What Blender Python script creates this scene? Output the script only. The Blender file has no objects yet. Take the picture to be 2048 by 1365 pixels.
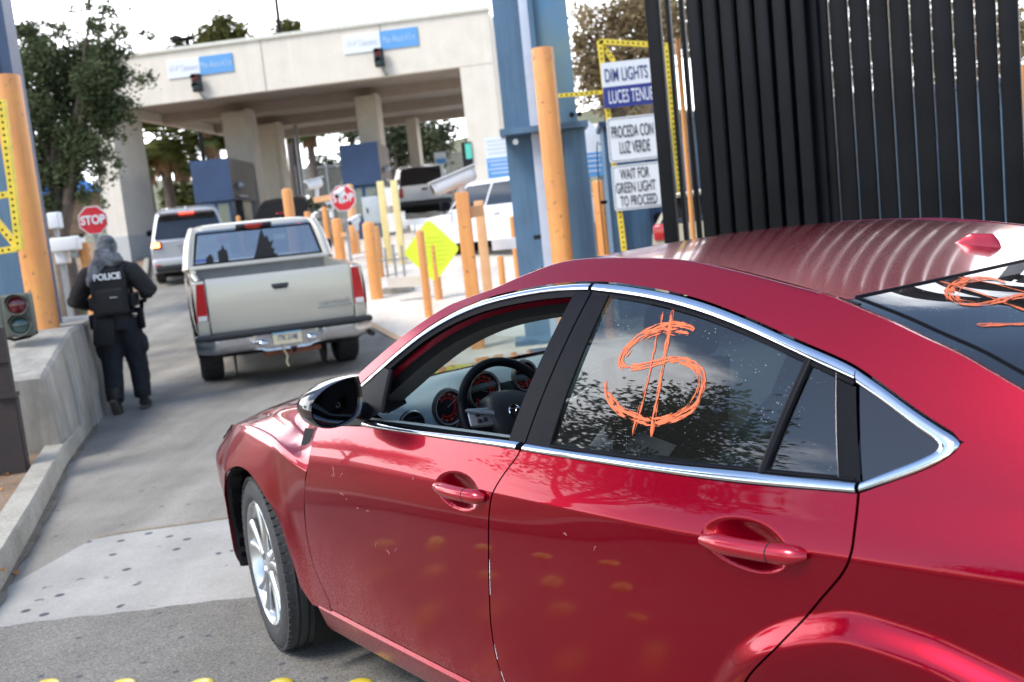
import bpy, math, random
import numpy as np
from mathutils import Vector, Matrix
random.seed(7); rng = np.random.default_rng(7)
R = math.radians
SC = bpy.context.scene
COL = SC.collection
# ------------------------------------------------------------------ camera
FPX, CAM_H, PITCH, ROLL = 2000.0, 1.53, R(6.93), R(5.92)
CAM = np.array([0., 0., CAM_H])
FWD = np.array([0, math.cos(PITCH), -math.sin(PITCH)])
_U = np.array([0, math.sin(PITCH), math.cos(PITCH)]); _X = np.array([1., 0, 0])
RT = math.cos(ROLL)*_X - math.sin(ROLL)*_U
UP = math.sin(ROLL)*_X + math.cos(ROLL)*_U
cd = bpy.data.cameras.new('camera'); cam = bpy.data.objects.new('camera', cd); COL.objects.link(cam)
M4 = Matrix(((RT[0], UP[0], -FWD[0], CAM[0]), (RT[1], UP[1], -FWD[1], CAM[1]), (RT[2], UP[2], -FWD[2], CAM[2]), (0, 0, 0, 1)))
cam.matrix_world = M4
cd.sensor_width = 36; cd.lens = 36*FPX/2048; cd.clip_start = .05; cd.clip_end = 3000
cd.dof.use_dof = True; cd.dof.focus_distance = 2.45; cd.dof.aperture_fstop = 4.3
SC.camera = cam
# ------------------------------------------------------------------ sky, sun, exposure
SUN_EL, SUN_AZ = R(52), R(232)          # azimuth clockwise from +Y: behind the camera, to the left
w = bpy.data.worlds.new('World'); SC.world = w; w.use_nodes = True
nt = w.node_tree; nt.nodes.clear()
def N(t, tree=None, **k):
    n = (tree or nt).nodes.new(t)
    for a, b in k.items(): setattr(n, a, b)
    return n
L = nt.links.new
sky = N('ShaderNodeTexSky'); sky.sky_type = 'NISHITA'; sky.sun_disc = False
sky.sun_elevation = SUN_EL; sky.sun_rotation = SUN_AZ; sky.air_density = 1.1; sky.dust_density = .6; sky.ozone_density = 1.6
tc = N('ShaderNodeTexCoord'); sep = N('ShaderNodeSeparateXYZ'); L(tc.outputs['Generated'], sep.inputs[0])
mp = N('ShaderNodeMapping'); mp.inputs['Scale'].default_value = (1, 1, 2.6); mp.inputs['Location'].default_value = (.37, 1.7, .2); L(tc.outputs['Generated'], mp.inputs[0])
no = N('ShaderNodeTexNoise'); no.inputs['Scale'].default_value = 1.7; no.inputs['Detail'].default_value = 8; no.inputs['Roughness'].default_value = .62; L(mp.outputs[0], no.inputs[0])
def math_(op, a, b=None, clamp=False):
    n = N('ShaderNodeMath', operation=op, use_clamp=clamp)
    for i, s in enumerate((a, b)):
        if s is None: continue
        if isinstance(s, (int, float)): n.inputs[i].default_value = s
        else: L(s, n.inputs[i])
    return n.outputs[0]
def mr(s, a, b, c, d, smooth=True):
    n = N('ShaderNodeMapRange', interpolation_type='SMOOTHSTEP' if smooth else 'LINEAR'); L(s, n.inputs[0])
    for i, q in enumerate((a, b, c, d)): n.inputs[i+1].default_value = q
    return n.outputs[0]
low = mr(sep.outputs['Z'], .20, .60, 1, 0)              # a bank of bright cloud low in the sky
front = mr(sep.outputs['Y'], -.05, .45, .02, .62)       # thickest in front, thin behind and to the left
bank = math_('MULTIPLY', low, front)
for vec, amt in (((-.80, .27, .535), .26), ((-.90, -.02, .43), .10)):   # two bright cloud heads to the left
    dp = N('ShaderNodeVectorMath', operation='DOT_PRODUCT'); L(tc.outputs['Generated'], dp.inputs[0]); dp.inputs[1].default_value = vec
    bank = math_('ADD', bank, mr(dp.outputs['Value'], .982, .9995, 0, amt))
cov = math_('ADD', no.outputs['Fac'], bank)
cloud = mr(cov, .60, .84, 0, 1)
mixc = N('ShaderNodeMix', data_type='RGBA'); L(cloud, mixc.inputs[0]); L(sky.outputs[0], mixc.inputs[6]); mixc.inputs[7].default_value = (17, 17.2, 17.8, 1)
bg = N('ShaderNodeBackground'); L(mixc.outputs[2], bg.inputs[0]); bg.inputs[1].default_value = .14
wo = N('ShaderNodeOutputWorld'); L(bg.outputs[0], wo.inputs[0])
sd = bpy.data.lights.new('sun', 'SUN'); sd.energy = 1.8; sd.angle = R(22); sd.color = (1, .95, .88)
so = bpy.data.objects.new('sun', sd); COL.objects.link(so)
sdir = Vector((math.sin(SUN_AZ)*math.cos(SUN_EL), math.cos(SUN_AZ)*math.cos(SUN_EL), math.sin(SUN_EL)))
so.rotation_euler = (-sdir).to_track_quat('-Z', 'Y').to_euler()
SC.view_settings.view_transform = 'Standard'; SC.view_settings.look = 'None'
SC.view_settings.exposure = 1.0; SC.view_settings.gamma = 1
SC.cycles.max_bounces = 8; SC.cycles.transparent_max_bounces = 12; SC.cycles.glossy_bounces = 4; SC.cycles.diffuse_bounces = 3
SC.cycles.use_denoising = True; SC.cycles.caustics_reflective = False; SC.cycles.caustics_refractive = False
# ------------------------------------------------------------------ ground profile and pixel rays
def gz(y):
    if y < 9.5: return 0.
    if y < 20: return .0042*(y-9.5)**2
    z = .463+.0882*(y-20)
    if y < 33: return z
    return 1.61+.0882*12*(1-math.exp(-(y-33)/12))
def ray(px, py):
    d = FWD*FPX+RT*(px-1024)+UP*(682.5-py); return d/np.linalg.norm(d)
def P(px, py, Y):
    d = ray(px, py); return CAM+d*(Y/d[1])
def G(px, py):
    d = ray(px, py); t = 1.; a = None
    for t in np.arange(1.2, 90, .02):
        q = CAM+d*t
        if q[2] <= gz(q[1]): return q
    return q
def X(px, py, Y): return float(P(px, py, Y)[0])
# ------------------------------------------------------------------ mesh helpers
class MB:
    def __init__(s): s.v = []; s.f = []; s.m = []
    def add(s, v, f, mi=0):
        o = len(s.v); s.v += [tuple(float(c) for c in q) for q in v]
        for q in f: s.f.append(tuple(i+o for i in q)); s.m.append(mi)
        return s
    def box(s, c, size, rz=0, mi=0, M=None, taper=1.0):
        x, y, z = (q/2 for q in size)
        v = [(-x, -y, -z), (x, -y, -z), (x, y, -z), (-x, y, -z), (-x*taper, -y*taper, z), (x*taper, -y*taper, z), (x*taper, y*taper, z), (-x*taper, y*taper, z)]
        if M is None: M = Matrix.Rotation(rz, 3, 'Z')
        v = [M @ Vector(q)+Vector(c) for q in v]
        return s.add(v, [(0, 3, 2, 1), (4, 5, 6, 7), (0, 1, 5, 4), (1, 2, 6, 5), (2, 3, 7, 6), (3, 0, 4, 7)], mi)
    def rbox(s, c, size, r=.02, M=None, rz=0, mi=0, n=3):
        # rounded box: superellipsoid-like shell from a bevelled cube
        hx, hy, hz = (q/2 for q in size); r = min(r, hx*.98, hy*.98, hz*.98)
        if M is None: M = Matrix.Rotation(rz, 3, 'Z')
        rows = []
        angs = [(-90+90*i/n) for i in range(n+1)]+[90*i/n for i in range(n+1)]
        zs = [-hz+r]*(n+1)+[hz-r]*(n+1)
        for a, zz in zip(angs, zs):
            ca, sa = math.cos(R(a)), math.sin(R(a)); ring = []
            for q in range(4):
                cx = (hx-r)*(1 if q in (0, 3) else -1); cy = (hy-r)*(1 if q in (0, 1) else -1)
                for k in range(n+1):
                    b = R(90*q+90*k/n); ring.append(M @ Vector((cx+r*ca*math.cos(b), cy+r*ca*math.sin(b), zz+r*sa))+Vector(c))
            rows.append(ring)
        return s.rings(rows, mi=mi, caps=True)
    def rings(s, rows, closed=True, mi=0, caps=False):
        n = len(rows[0]); o = []
        v = [q for r_ in rows for q in r_]; f = []
        for i in range(len(rows)-1):
            for j in range(n if closed else n-1):
                a = i*n+j; b = i*n+(j+1) % n
                f.append((a, b, b+n, a+n))
        if caps: f.append(tuple(range(n))[::-1]); f.append(tuple((len(rows)-1)*n+j for j in range(n)))
        return s.add(v, f, mi)
    def grid(s, A, mi=0, flip=False):
        A = np.asarray(A); n, m = A.shape[:2]; f = []
        for i in range(n-1):
            for j in range(m-1):
                a = i*m+j; q = (a, a+1, a+m+1, a+m); f.append(q[::-1] if flip else q)
        return s.add(A.reshape(-1, 3), f, mi)
    def tube(s, pts, r, seg=10, mi=0, caps=True, flat=None):
        pts = [Vector(p) for p in pts]; n = len(pts)
        rs = [r]*n if isinstance(r, (int, float)) else r
        rows = []; up = None
        for i, p in enumerate(pts):
            t = (pts[min(i+1, n-1)]-pts[max(i-1, 0)]).normalized()
            if up is None: up = Vector((0, 0, 1)) if abs(t.z) < .9 else Vector((1, 0, 0))
            a = (up-t*up.dot(t)).normalized(); b = t.cross(a); up = a
            k = flat or 1
            rows.append([p+(a*math.cos(2*math.pi*j/seg)*k+b*math.sin(2*math.pi*j/seg))*rs[i] for j in range(seg)])
        return s.rings(rows, mi=mi, caps=caps)
    def cyl(s, p0, p1, r0, r1=None, seg=16, mi=0): return s.tube([p0, p1], [r0, r0 if r1 is None else r1], seg, mi)
    def lathe(s, prof, c, axis='Z', seg=32, mi=0, M=None, closed=False):
        rows = []
        for r, h in prof:
            ring = []
            for j in range(seg):
                a = 2*math.pi*j/seg
                q = Vector((r*math.cos(a), r*math.sin(a), h))
                if axis == 'Y': q = Vector((q.x, q.z, q.y))
                if axis == 'X': q = Vector((q.z, q.x, q.y))
                if M is not None: q = M @ q
                ring.append(q+Vector(c))
            rows.append(ring)
        return s.rings(rows, mi=mi, caps=False)
    def prism(s, poly, o, u, v, n, d, mi=0):
        # 2-D outline (a,b) in the plane o + a*u + b*v, thickness d along n
        o, u, v, n = (Vector(q) for q in (o, u, v, n))
        A = [o+u*a+v*b for a, b in poly]; B = [q+n*d for q in A]; k = len(A)
        f = [tuple(range(k))[::-1], tuple(range(k, 2*k))]+[(i, (i+1) % k, (i+1) % k+k, i+k) for i in range(k)]
        return s.add(A+B, f, mi)
    def ell(s, c, r, seg=14, rows=8, M=None, mi=0):
        R_ = []
        for i in range(rows+1):
            a = -math.pi/2+math.pi*i/rows; ca = max(math.cos(a), 1e-3)
            ring = []
            for j in range(seg):
                q = Vector((r[0]*ca*math.cos(2*math.pi*j/seg), r[1]*ca*math.sin(2*math.pi*j/seg), r[2]*math.sin(a)))
                ring.append((M @ q if M is not None else q)+Vector(c))
            R_.append(ring)
        return s.rings(R_, mi=mi, caps=True)
    def build(s, name, mats, parent=None, smooth=35, merge=0):
        me = bpy.data.meshes.new(name); me.from_pydata(s.v, [], s.f)
        for m in (mats if isinstance(mats, (list, tuple)) else [mats]): me.materials.append(m)
        me.polygons.foreach_set('material_index', s.m)
        if merge:
            import bmesh
            b = bmesh.new(); b.from_mesh(me); bmesh.ops.remove_doubles(b, verts=b.verts, dist=merge); b.to_mesh(me); b.free()
        if smooth:
            me.polygons.foreach_set('use_smooth', [True]*len(me.polygons))
            me.set_sharp_from_angle(angle=R(smooth))
        me.update()
        o = bpy.data.objects.new(name, me); COL.objects.link(o)
        if parent: o.parent = parent
        return o
def tag(o, label=None, cat=None, group=None, kind=None):
    for k, v in (('label', label), ('category', cat), ('group', group), ('kind', kind)):
        if v: o[k] = v
    return o
def thing(name, loc, rz, label, cat, group=None, rx=0):
    o = bpy.data.objects.new(name, None); o.empty_display_size = .2; COL.objects.link(o)
    o.rotation_mode = 'XYZ'; o.location = loc; o.rotation_euler = (rx, 0, rz); return tag(o, label, cat, group)
def dup(o, parent=None, **k):
    c = o.copy(); COL.objects.link(c)
    if parent: c.parent = parent
    for ch in list(o.children): dup(ch, c)
    return c
def text(name, s, size, mat, parent, M, ext=.002, sx=1.0, align='CENTER', space=1.0, bold=0.0):
    cu = bpy.data.curves.new(name, 'FONT'); cu.body = s; cu.size = size; cu.extrude = ext; cu.align_x = align; cu.align_y = 'CENTER'; cu.space_character = space; cu.offset = bold
    t = bpy.data.objects.new(name+'_src', cu); COL.objects.link(t)
    bpy.context.view_layer.update()
    me = bpy.data.meshes.new_from_object(t.evaluated_get(bpy.context.evaluated_depsgraph_get()))
    bpy.data.objects.remove(t); me.materials.clear(); me.materials.append(mat)
    me.transform(Matrix.Diagonal((sx, 1, 1, 1))); me.transform(M)
    o = bpy.data.objects.new(name, me); COL.objects.link(o)
    if parent: o.parent = parent
    return o
def frame(o, u, v):
    u = Vector(u).normalized(); v = (Vector(v)-u*Vector(v).dot(u)).normalized(); n = u.cross(v)
    return Matrix(((u.x, v.x, n.x, o[0]), (u.y, v.y, n.y, o[1]), (u.z, v.z, n.z, o[2]), (0, 0, 0, 1)))
# ------------------------------------------------------------------ materials
def mat(name, col, rough=.6, metal=0, var=.12, scale=6, bump=0, bscale=None, coat=0, spec=.5, emit=None, detail=6, col2=None, streak=0, chips=None):
    m = bpy.data.materials.new(name); m.use_nodes = True; t = m.node_tree; p = t.nodes['Principled BSDF']
    p.inputs['Roughness'].default_value = rough; p.inputs['Metallic'].default_value = metal
    p.inputs['Specular IOR Level'].default_value = spec
    p.inputs['Coat Weight'].default_value = coat; p.inputs['Coat Roughness'].default_value = .03
    c = (*col, 1)
    if var or col2:
        tcn = t.nodes.new('ShaderNodeTexCoord'); nz = t.nodes.new('ShaderNodeTexNoise'); nz.inputs['Scale'].default_value = scale; nz.inputs['Detail'].default_value = detail; nz.inputs['Roughness'].default_value = .65
        t.links.new(tcn.outputs['Object'], nz.inputs['Vector'])
        rp = t.nodes.new('ShaderNodeValToRGB'); rp.color_ramp.elements[0].position = .3; rp.color_ramp.elements[1].position = .7
        a = col2 or tuple(q*(1-var) for q in col); b = col if col2 else tuple(min(1, q*(1+var)) for q in col)
        rp.color_ramp.elements[0].color = (*a, 1); rp.color_ramp.elements[1].color = (*b, 1)
        t.links.new(nz.outputs['Fac'], rp.inputs[0]); last = rp.outputs[0]
        def mixn(f, x, y, bl):
            q = t.nodes.new('ShaderNodeMix'); q.data_type = 'RGBA'; q.blend_type = bl
            for i, s_ in ((0, f), (6, x), (7, y)):
                if isinstance(s_, (int, float)): q.inputs[i].default_value = s_
                elif isinstance(s_, tuple): q.inputs[i].default_value = (*s_, 1)
                else: t.links.new(s_, q.inputs[i])
            return q.outputs[2]
        def rmp(s_, a0, c0, a1, c1):
            q = t.nodes.new('ShaderNodeValToRGB'); t.links.new(s_, q.inputs[0]); e = q.color_ramp.elements; e[0].position, e[0].color = a0, (*c0, 1); e[1].position, e[1].color = a1, (*c1, 1); return q.outputs[0]
        if streak:                                 # rain marks run down the surface
            mpn = t.nodes.new('ShaderNodeMapping'); mpn.inputs['Scale'].default_value = (5, 5, .28); t.links.new(tcn.outputs['Object'], mpn.inputs[0])
            ns = t.nodes.new('ShaderNodeTexNoise'); ns.inputs['Scale'].default_value = 1; ns.inputs['Detail'].default_value = 6; ns.inputs['Roughness'].default_value = .7; t.links.new(mpn.outputs[0], ns.inputs['Vector'])
            last = mixn(1., last, rmp(ns.outputs['Fac'], .36, (1-2.2*streak,)*3, .62, (1+.5*streak,)*3), 'MULTIPLY')
        if chips:                                  # chipped paint
            nc = t.nodes.new('ShaderNodeTexNoise'); nc.inputs['Scale'].default_value = chips[1]; nc.inputs['Detail'].default_value = 9; nc.inputs['Roughness'].default_value = .72; t.links.new(tcn.outputs['Object'], nc.inputs['Vector'])
            last = mixn(rmp(nc.outputs['Fac'], chips[2], (1, 1, 1), chips[2]+.03, (0, 0, 0)), last, chips[0], 'MIX')
        t.links.new(last, p.inputs['Base Color'])
        if bump:
            n2 = t.nodes.new('ShaderNodeTexNoise'); n2.inputs['Scale'].default_value = bscale or scale*6; n2.inputs['Detail'].default_value = 4
            t.links.new(tcn.outputs['Object'], n2.inputs['Vector'])
            bp = t.nodes.new('ShaderNodeBump'); bp.inputs['Strength'].default_value = bump; bp.inputs['Distance'].default_value = .01
            t.links.new(n2.outputs['Fac'], bp.inputs['Height']); t.links.new(bp.outputs[0], p.inputs['Normal'])
    else: p.inputs['Base Color'].default_value = c
    if emit: p.inputs['Emission Color'].default_value = (*emit[0], 1); p.inputs['Emission Strength'].default_value = emit[1]
    return m
def glass(name, tint=(.55, .62, .6), refl=(1, 1, 1), rough=.0, ior=1.5, dust=0.0):
    m = bpy.data.materials.new(name); m.use_nodes = True; t = m.node_tree; t.nodes.clear()
    tr = t.nodes.new('ShaderNodeBsdfTransparent'); tr.inputs[0].default_value = (*tint, 1)
    gl = t.nodes.new('ShaderNodeBsdfGlossy'); gl.inputs[0].default_value = (*refl, 1); gl.inputs['Roughness'].default_value = rough
    ge = t.nodes.new('ShaderNodeNewGeometry'); dt = t.nodes.new('ShaderNodeVectorMath'); dt.operation = 'DOT_PRODUCT'
    t.links.new(ge.outputs['Normal'], dt.inputs[0]); t.links.new(ge.outputs['Incoming'], dt.inputs[1])
    def mm(op, a_, b_):
        q = t.nodes.new('ShaderNodeMath'); q.operation = op
        for i_, s_ in enumerate((a_, b_)):
            if isinstance(s_, (int, float)): q.inputs[i_].default_value = s_
            else: t.links.new(s_, q.inputs[i_])
        return q.outputs[0]
    f0 = ((ior-1)/(ior+1))**2*2.1
    fo = mm('ADD', f0, mm('MULTIPLY', 1-f0, mm('POWER', mm('SUBTRACT', 1, mm('ABSOLUTE', dt.outputs['Value'], 0)), 4.2)))
    mx = t.nodes.new('ShaderNodeMixShader'); out = t.nodes.new('ShaderNodeOutputMaterial')
    t.links.new(fo, mx.inputs[0]); t.links.new(tr.outputs[0], mx.inputs[1]); t.links.new(gl.outputs[0], mx.inputs[2])
    last = mx.outputs[0]
    if dust:
        tcn = t.nodes.new('ShaderNodeTexCoord'); vz = t.nodes.new('ShaderNodeTexVoronoi'); vz.inputs['Scale'].default_value = 120; t.links.new(tcn.outputs['Object'], vz.inputs['Vector'])
        n0 = t.nodes.new('ShaderNodeTexNoise'); n0.inputs['Scale'].default_value = 14; t.links.new(tcn.outputs['Object'], n0.inputs['Vector'])
        th = t.nodes.new('ShaderNodeMath'); th.operation = 'MULTIPLY_ADD'; t.links.new(n0.outputs['Fac'], th.inputs[0]); th.inputs[1].default_value = .5; th.inputs[2].default_value = -.19
        lt = t.nodes.new('ShaderNodeMath'); lt.operation = 'LESS_THAN'; t.links.new(vz.outputs['Distance'], lt.inputs[0]); t.links.new(th.outputs[0], lt.inputs[1])
        ml = t.nodes.new('ShaderNodeMath'); ml.operation = 'MULTIPLY_ADD'; t.links.new(lt.outputs[0], ml.inputs[0]); ml.inputs[1].default_value = .5; ml.inputs[2].default_value = dust
        df = t.nodes.new('ShaderNodeBsdfDiffuse'); df.inputs[0].default_value = (.5, .5, .5, 1)
        m2 = t.nodes.new('ShaderNodeMixShader'); t.links.new(ml.outputs[0], m2.inputs[0]); t.links.new(last, m2.inputs[1]); t.links.new(df.outputs[0], m2.inputs[2]); last = m2.outputs[0]
    t.links.new(last, out.inputs[0]); return m
def car_paint(name, col, col2, rough=.28, metal=.55, dust=(.36, .26, .24), dust_amt=.42, ztop=.56, flake=.05):
    # clear-coated metallic paint with dried road dust low on the body (a real film of dirt, by height)
    m = bpy.data.materials.new(name); m.use_nodes = True; t = m.node_tree; p = t.nodes['Principled BSDF']
    tcn = t.nodes.new('ShaderNodeTexCoord')
    fl = t.nodes.new('ShaderNodeTexNoise'); fl.inputs['Scale'].default_value = 800; fl.inputs['Detail'].default_value = 1; t.links.new(tcn.outputs['Object'], fl.inputs['Vector'])
    rp = t.nodes.new('ShaderNodeValToRGB'); rp.color_ramp.elements[0].position = .35; rp.color_ramp.elements[1].position = .7
    rp.color_ramp.elements[0].color = (*col, 1); rp.color_ramp.elements[1].color = (*col2, 1); t.links.new(fl.outputs['Fac'], rp.inputs[0])
    sp = t.nodes.new('ShaderNodeSeparateXYZ'); t.links.new(tcn.outputs['Object'], sp.inputs[0])
    n1 = t.nodes.new('ShaderNodeTexNoise'); n1.inputs['Scale'].default_value = 3.2; n1.inputs['Detail'].default_value = 8; n1.inputs['Roughness'].default_value = .65; t.links.new(tcn.outputs['Object'], n1.inputs['Vector'])
    mpn = t.nodes.new('ShaderNodeMapping'); mpn.inputs['Scale'].default_value = (60, 60, 3); t.links.new(tcn.outputs['Object'], mpn.inputs[0])
    n2 = t.nodes.new('ShaderNodeTexNoise'); n2.inputs['Scale'].default_value = 1; n2.inputs['Detail'].default_value = 3; t.links.new(mpn.outputs[0], n2.inputs['Vector'])
    n3 = t.nodes.new('ShaderNodeTexNoise'); n3.inputs['Scale'].default_value = 260; n3.inputs['Detail'].default_value = 3; t.links.new(tcn.outputs['Object'], n3.inputs['Vector'])
    def mth(op, a, b):
        q = t.nodes.new('ShaderNodeMath'); q.operation = op
        for i, s_ in enumerate((a, b)):
            if isinstance(s_, (int, float)): q.inputs[i].default_value = s_
            else: t.links.new(s_, q.inputs[i])
        return q.outputs[0]
    def mapr(s_, a, b, c_, d):
        q = t.nodes.new('ShaderNodeMapRange'); q.interpolation_type = 'SMOOTHSTEP'; t.links.new(s_, q.inputs[0])
        for i, k in enumerate((a, b, c_, d)): q.inputs[i+1].default_value = k
        return q.outputs[0]
    hz = mth('ADD', sp.outputs['Z'], mth('MULTIPLY', mth('SUBTRACT', n1.outputs['Fac'], .5), .5))
    ax = mth('ABSOLUTE', mth('ADD', sp.outputs['X'], .62), 0)
    hz = mth('SUBTRACT', hz, mapr(ax, .05, .62, .21, 0))     # thickest behind the front wheel
    film = mapr(hz, .10, ztop, 1, 0)
    tex = mth('MULTIPLY', mth('ADD', .55, mth('MULTIPLY', n2.outputs['Fac'], .5)), mapr(n3.outputs['Fac'], .32, .68, .35, 1.35))
    amt = mth('MULTIPLY', mth('MULTIPLY', film, tex), dust_amt)
    mx = t.nodes.new('ShaderNodeMix'); mx.data_type = 'RGBA'; t.links.new(amt, mx.inputs[0]); t.links.new(rp.outputs[0], mx.inputs[6]); mx.inputs[7].default_value = (*dust, 1)
    t.links.new(mx.outputs[2], p.inputs['Base Color'])
    t.links.new(mth('MULTIPLY', mth('SUBTRACT', 1, amt), metal), p.inputs['Metallic'])
    p.inputs['Roughness'].default_value = rough
    low_ = mapr(sp.outputs['Z'], .50, .84, 1, 0)           # fine dust dulls the lacquer on the lower doors
    t.links.new(mth('SUBTRACT', mth('SUBTRACT', 1, mth('MULTIPLY', low_, .35)), mth('MULTIPLY', amt, .9)), p.inputs['Coat Weight'])
    t.links.new(mth('ADD', .02, mth('ADD', mth('ADD', mth('MULTIPLY', amt, .4), mapr(sp.outputs['Z'], 1.28, 1.37, 0, .075)), mth('MULTIPLY', low_, .13))), p.inputs['Coat Roughness'])
    p.inputs['Coat IOR'].default_value = 1.41; p.inputs['Specular IOR Level'].default_value = .04
    return m
RED = car_paint('red_paint', (.285, .0003, .012), (.345, .0006, .019), rough=.27, metal=.78, dust=(.27, .165, .16), dust_amt=.62, ztop=.50)
RED_TRIM = mat('red_paint_clean', (.40, .002, .018), .3, .5, var=0, coat=1)
CHROME = mat('chrome', (.78, .80, .84), .06, 1, var=.04, scale=30)
BLACK = mat('black_trim', (.006, .006, .009), .45, 0, var=.2, scale=40, spec=.09)
BLACKGL = mat('black_gloss', (.012, .012, .016), .12, 0, var=0, coat=.6)
RUBBER = mat('rubber', (.007, .007, .008), .7, var=.25, scale=30, bump=.15, spec=.1)
TYRE = mat('tyre', (.042, .042, .044), .8, var=.3, scale=14, bump=.2, bscale=160)
ALLOY = mat('alloy', (.62, .63, .64), .28, .9, var=.1, scale=20)
DARKVOID = mat('dark_cavity', (.008, .008, .009), .9, var=0)
DASH = mat('dash_plastic', (.17, .215, .24), .55, var=.12, scale=200, bump=.1, bscale=700)  # lightened and blued: the sky's sheen on the dash is put into the colour
DASH2 = mat('dark_plastic', (.02, .021, .024), .5, var=.1, scale=90)
SEAT = mat('seat_cloth', (.022, .022, .026), .9, var=.25, scale=120, bump=.3, bscale=500)
TRIMGREY = mat('pillar_trim', (.13, .127, .12), .7, var=.08, scale=60)
GLASS_T = glass('tinted_glass', (.17, .195, .195), dust=.012)
GLASS_C = glass('clear_glass', (.72, .84, .80))
GLASS_R = glass('rear_glass', (.10, .12, .13), dust=.02)
GLASS_PK = glass('pickup_glass', (.17, .18, .17), refl=(1, .97, .92), ior=2.6)
GLASS_BG = glass('vehicle_glass', (.16, .18, .19))
SILVERTRIM = mat('silver_trim', (.5, .51, .52), .35, .7, var=.05)
REDLENS = mat('red_lens', (.45, .012, .015), .18, var=.15, scale=40, coat=.8)
LIT = mat('lit_lamp', (.9, .05, .03), .3, var=0, emit=((1, .08, .05), 3.0))
LITO = mat('lit_turn_lamp', (.9, .3, .05), .3, var=0, emit=((1, .35, .08), 5.0))
CLEARLENS = mat('clear_lens', (.75, .75, .72), .15, var=.1, coat=.8)
AMBER = mat('amber_lens', (.85, .22, .03), .25, var=.1, coat=.6)
ORANGE = mat('orange_paint', (.86, .385, .105), .6, var=.13, scale=4, col2=(.78, .32, .115), bump=.08, bscale=40, streak=.10, chips=((.26, .12, .06), 9, .36))
ORANGE_PALE = mat('faded_orange_paint', (.86, .50, .26), .65, scale=6, col2=(.82, .41, .17), chips=((.3, .15, .08), 8, .30))
YELLOW = mat('yellow_paint', (.78, .58, .05), .55, var=.15, scale=9)
YELLOW_PALE = mat('pale_yellow_paint', (.82, .66, .30), .6, var=.1, scale=8)
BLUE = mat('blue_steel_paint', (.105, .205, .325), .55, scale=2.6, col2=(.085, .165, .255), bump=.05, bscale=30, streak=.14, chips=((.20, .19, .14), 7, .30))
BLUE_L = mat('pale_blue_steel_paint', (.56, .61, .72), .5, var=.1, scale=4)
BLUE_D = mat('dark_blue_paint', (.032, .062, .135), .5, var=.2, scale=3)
BLACKSTEEL = mat('black_steel', (.0045, .0048, .006), .5, var=.45, scale=2.2, detail=2, spec=.15)
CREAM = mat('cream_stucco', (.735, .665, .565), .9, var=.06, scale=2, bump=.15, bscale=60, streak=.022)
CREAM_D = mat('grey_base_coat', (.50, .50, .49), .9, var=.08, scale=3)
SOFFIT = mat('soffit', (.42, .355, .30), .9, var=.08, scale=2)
CONC = mat('concrete', (.37, .345, .30), .9, var=.2, scale=3.2, bump=.3, bscale=50, streak=.16)
CONC_L = mat('pale_concrete', (.74, .66, .56), .9, var=.1, scale=1.1, bump=.2, bscale=25)
WHITE = mat('white_paint', (.80, .80, .81), .4, var=.03, scale=9)
WHITECAR = mat('white_car_paint', (.78, .78, .79), .3, var=0, coat=1)
SIGNWHITE = mat('sign_white', (.74, .76, .79), .45, var=.03, scale=14)
SIGNBLUE = mat('sign_blue', (.11, .32, .64), .5, var=.05, scale=10)
SIGNNAVY = mat('sign_navy', (.028, .038, .21), .45, var=.06, scale=10)
INK = mat('black_ink', (.03, .03, .035), .6, var=0)
INKNAVY = mat('navy_ink', (.04, .05, .19), .6, var=0)
SIGNRED = mat('sign_red', (.60, .018, .030), .45, var=.06, scale=12)
GREY = mat('grey_steel', (.33, .34, .35), .45, .4, var=.12, scale=9)
BOXGREY = mat('cabinet_grey', (.50, .55, .57), .5, var=.06, scale=7)
LIME = mat('lime_sign', (.74, .84, .045), .5, var=.04, scale=9)
LIMEINK = mat('lime_sign_ink', (.69, .79, .06), .6, var=0)
RUST = mat('rusty_steel', (.045, .028, .024), .75, var=.5, scale=5, col2=(.024, .022, .024), bump=.3, bscale=40)
SCRATCH = mat('bare_scratch', (.55, .38, .36), .6, var=0)
# ================================================================== THE RED SEDAN
TH = R(38.5)
class Frame:                                    # car axes: x towards the tail, y to its left, z up
    f = np.array([-math.sin(TH), math.cos(TH), 0]); l = np.array([-math.cos(TH), -math.sin(TH), 0])
_c = CAM+ray(575, 1292)*(-CAM_H/ray(575, 1292)[2])
CORG = _c-Frame.l*.80
def toloc(q): d = np.asarray(q)-CORG; return np.array([-(d@Frame.f), d@Frame.l, d[2]])
def pch(xs, ys):
    xs = np.array(xs, float); ys = np.array(ys, float); h = np.diff(xs); d = np.diff(ys)/h; m = np.zeros_like(ys)
    m[0] = d[0]; m[-1] = d[-1]
    for i in range(1, len(xs)-1):
        m[i] = 0 if d[i-1]*d[i] <= 0 else 3*(h[i-1]+h[i])/((2*h[i]+h[i-1])/d[i-1]+(h[i]+2*h[i-1])/d[i])
    def f(x):
        x = np.clip(x, xs[0], xs[-1]); i = np.clip(np.searchsorted(xs, x)-1, 0, len(xs)-2); t = (x-xs[i])/h[i]
        return (2*t**3-3*t*t+1)*ys[i]+(t**3-2*t*t+t)*h[i]*m[i]+(-2*t**3+3*t*t)*ys[i+1]+(t**3-t*t)*h[i]*m[i+1]
    return f
def sst(x, a, b): t = np.clip((np.asarray(x)-a)/(b-a), 0, 1); return t*t*(3-2*t)
zbelt = pch([.3, .6, .9, 1.26, 1.61, 2.06, 2.31, 2.54, 3.2, 3.9], [.915, .937, .961, .973, .981, .988, .995, 1.008, 1.03, 1.0])
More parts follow.
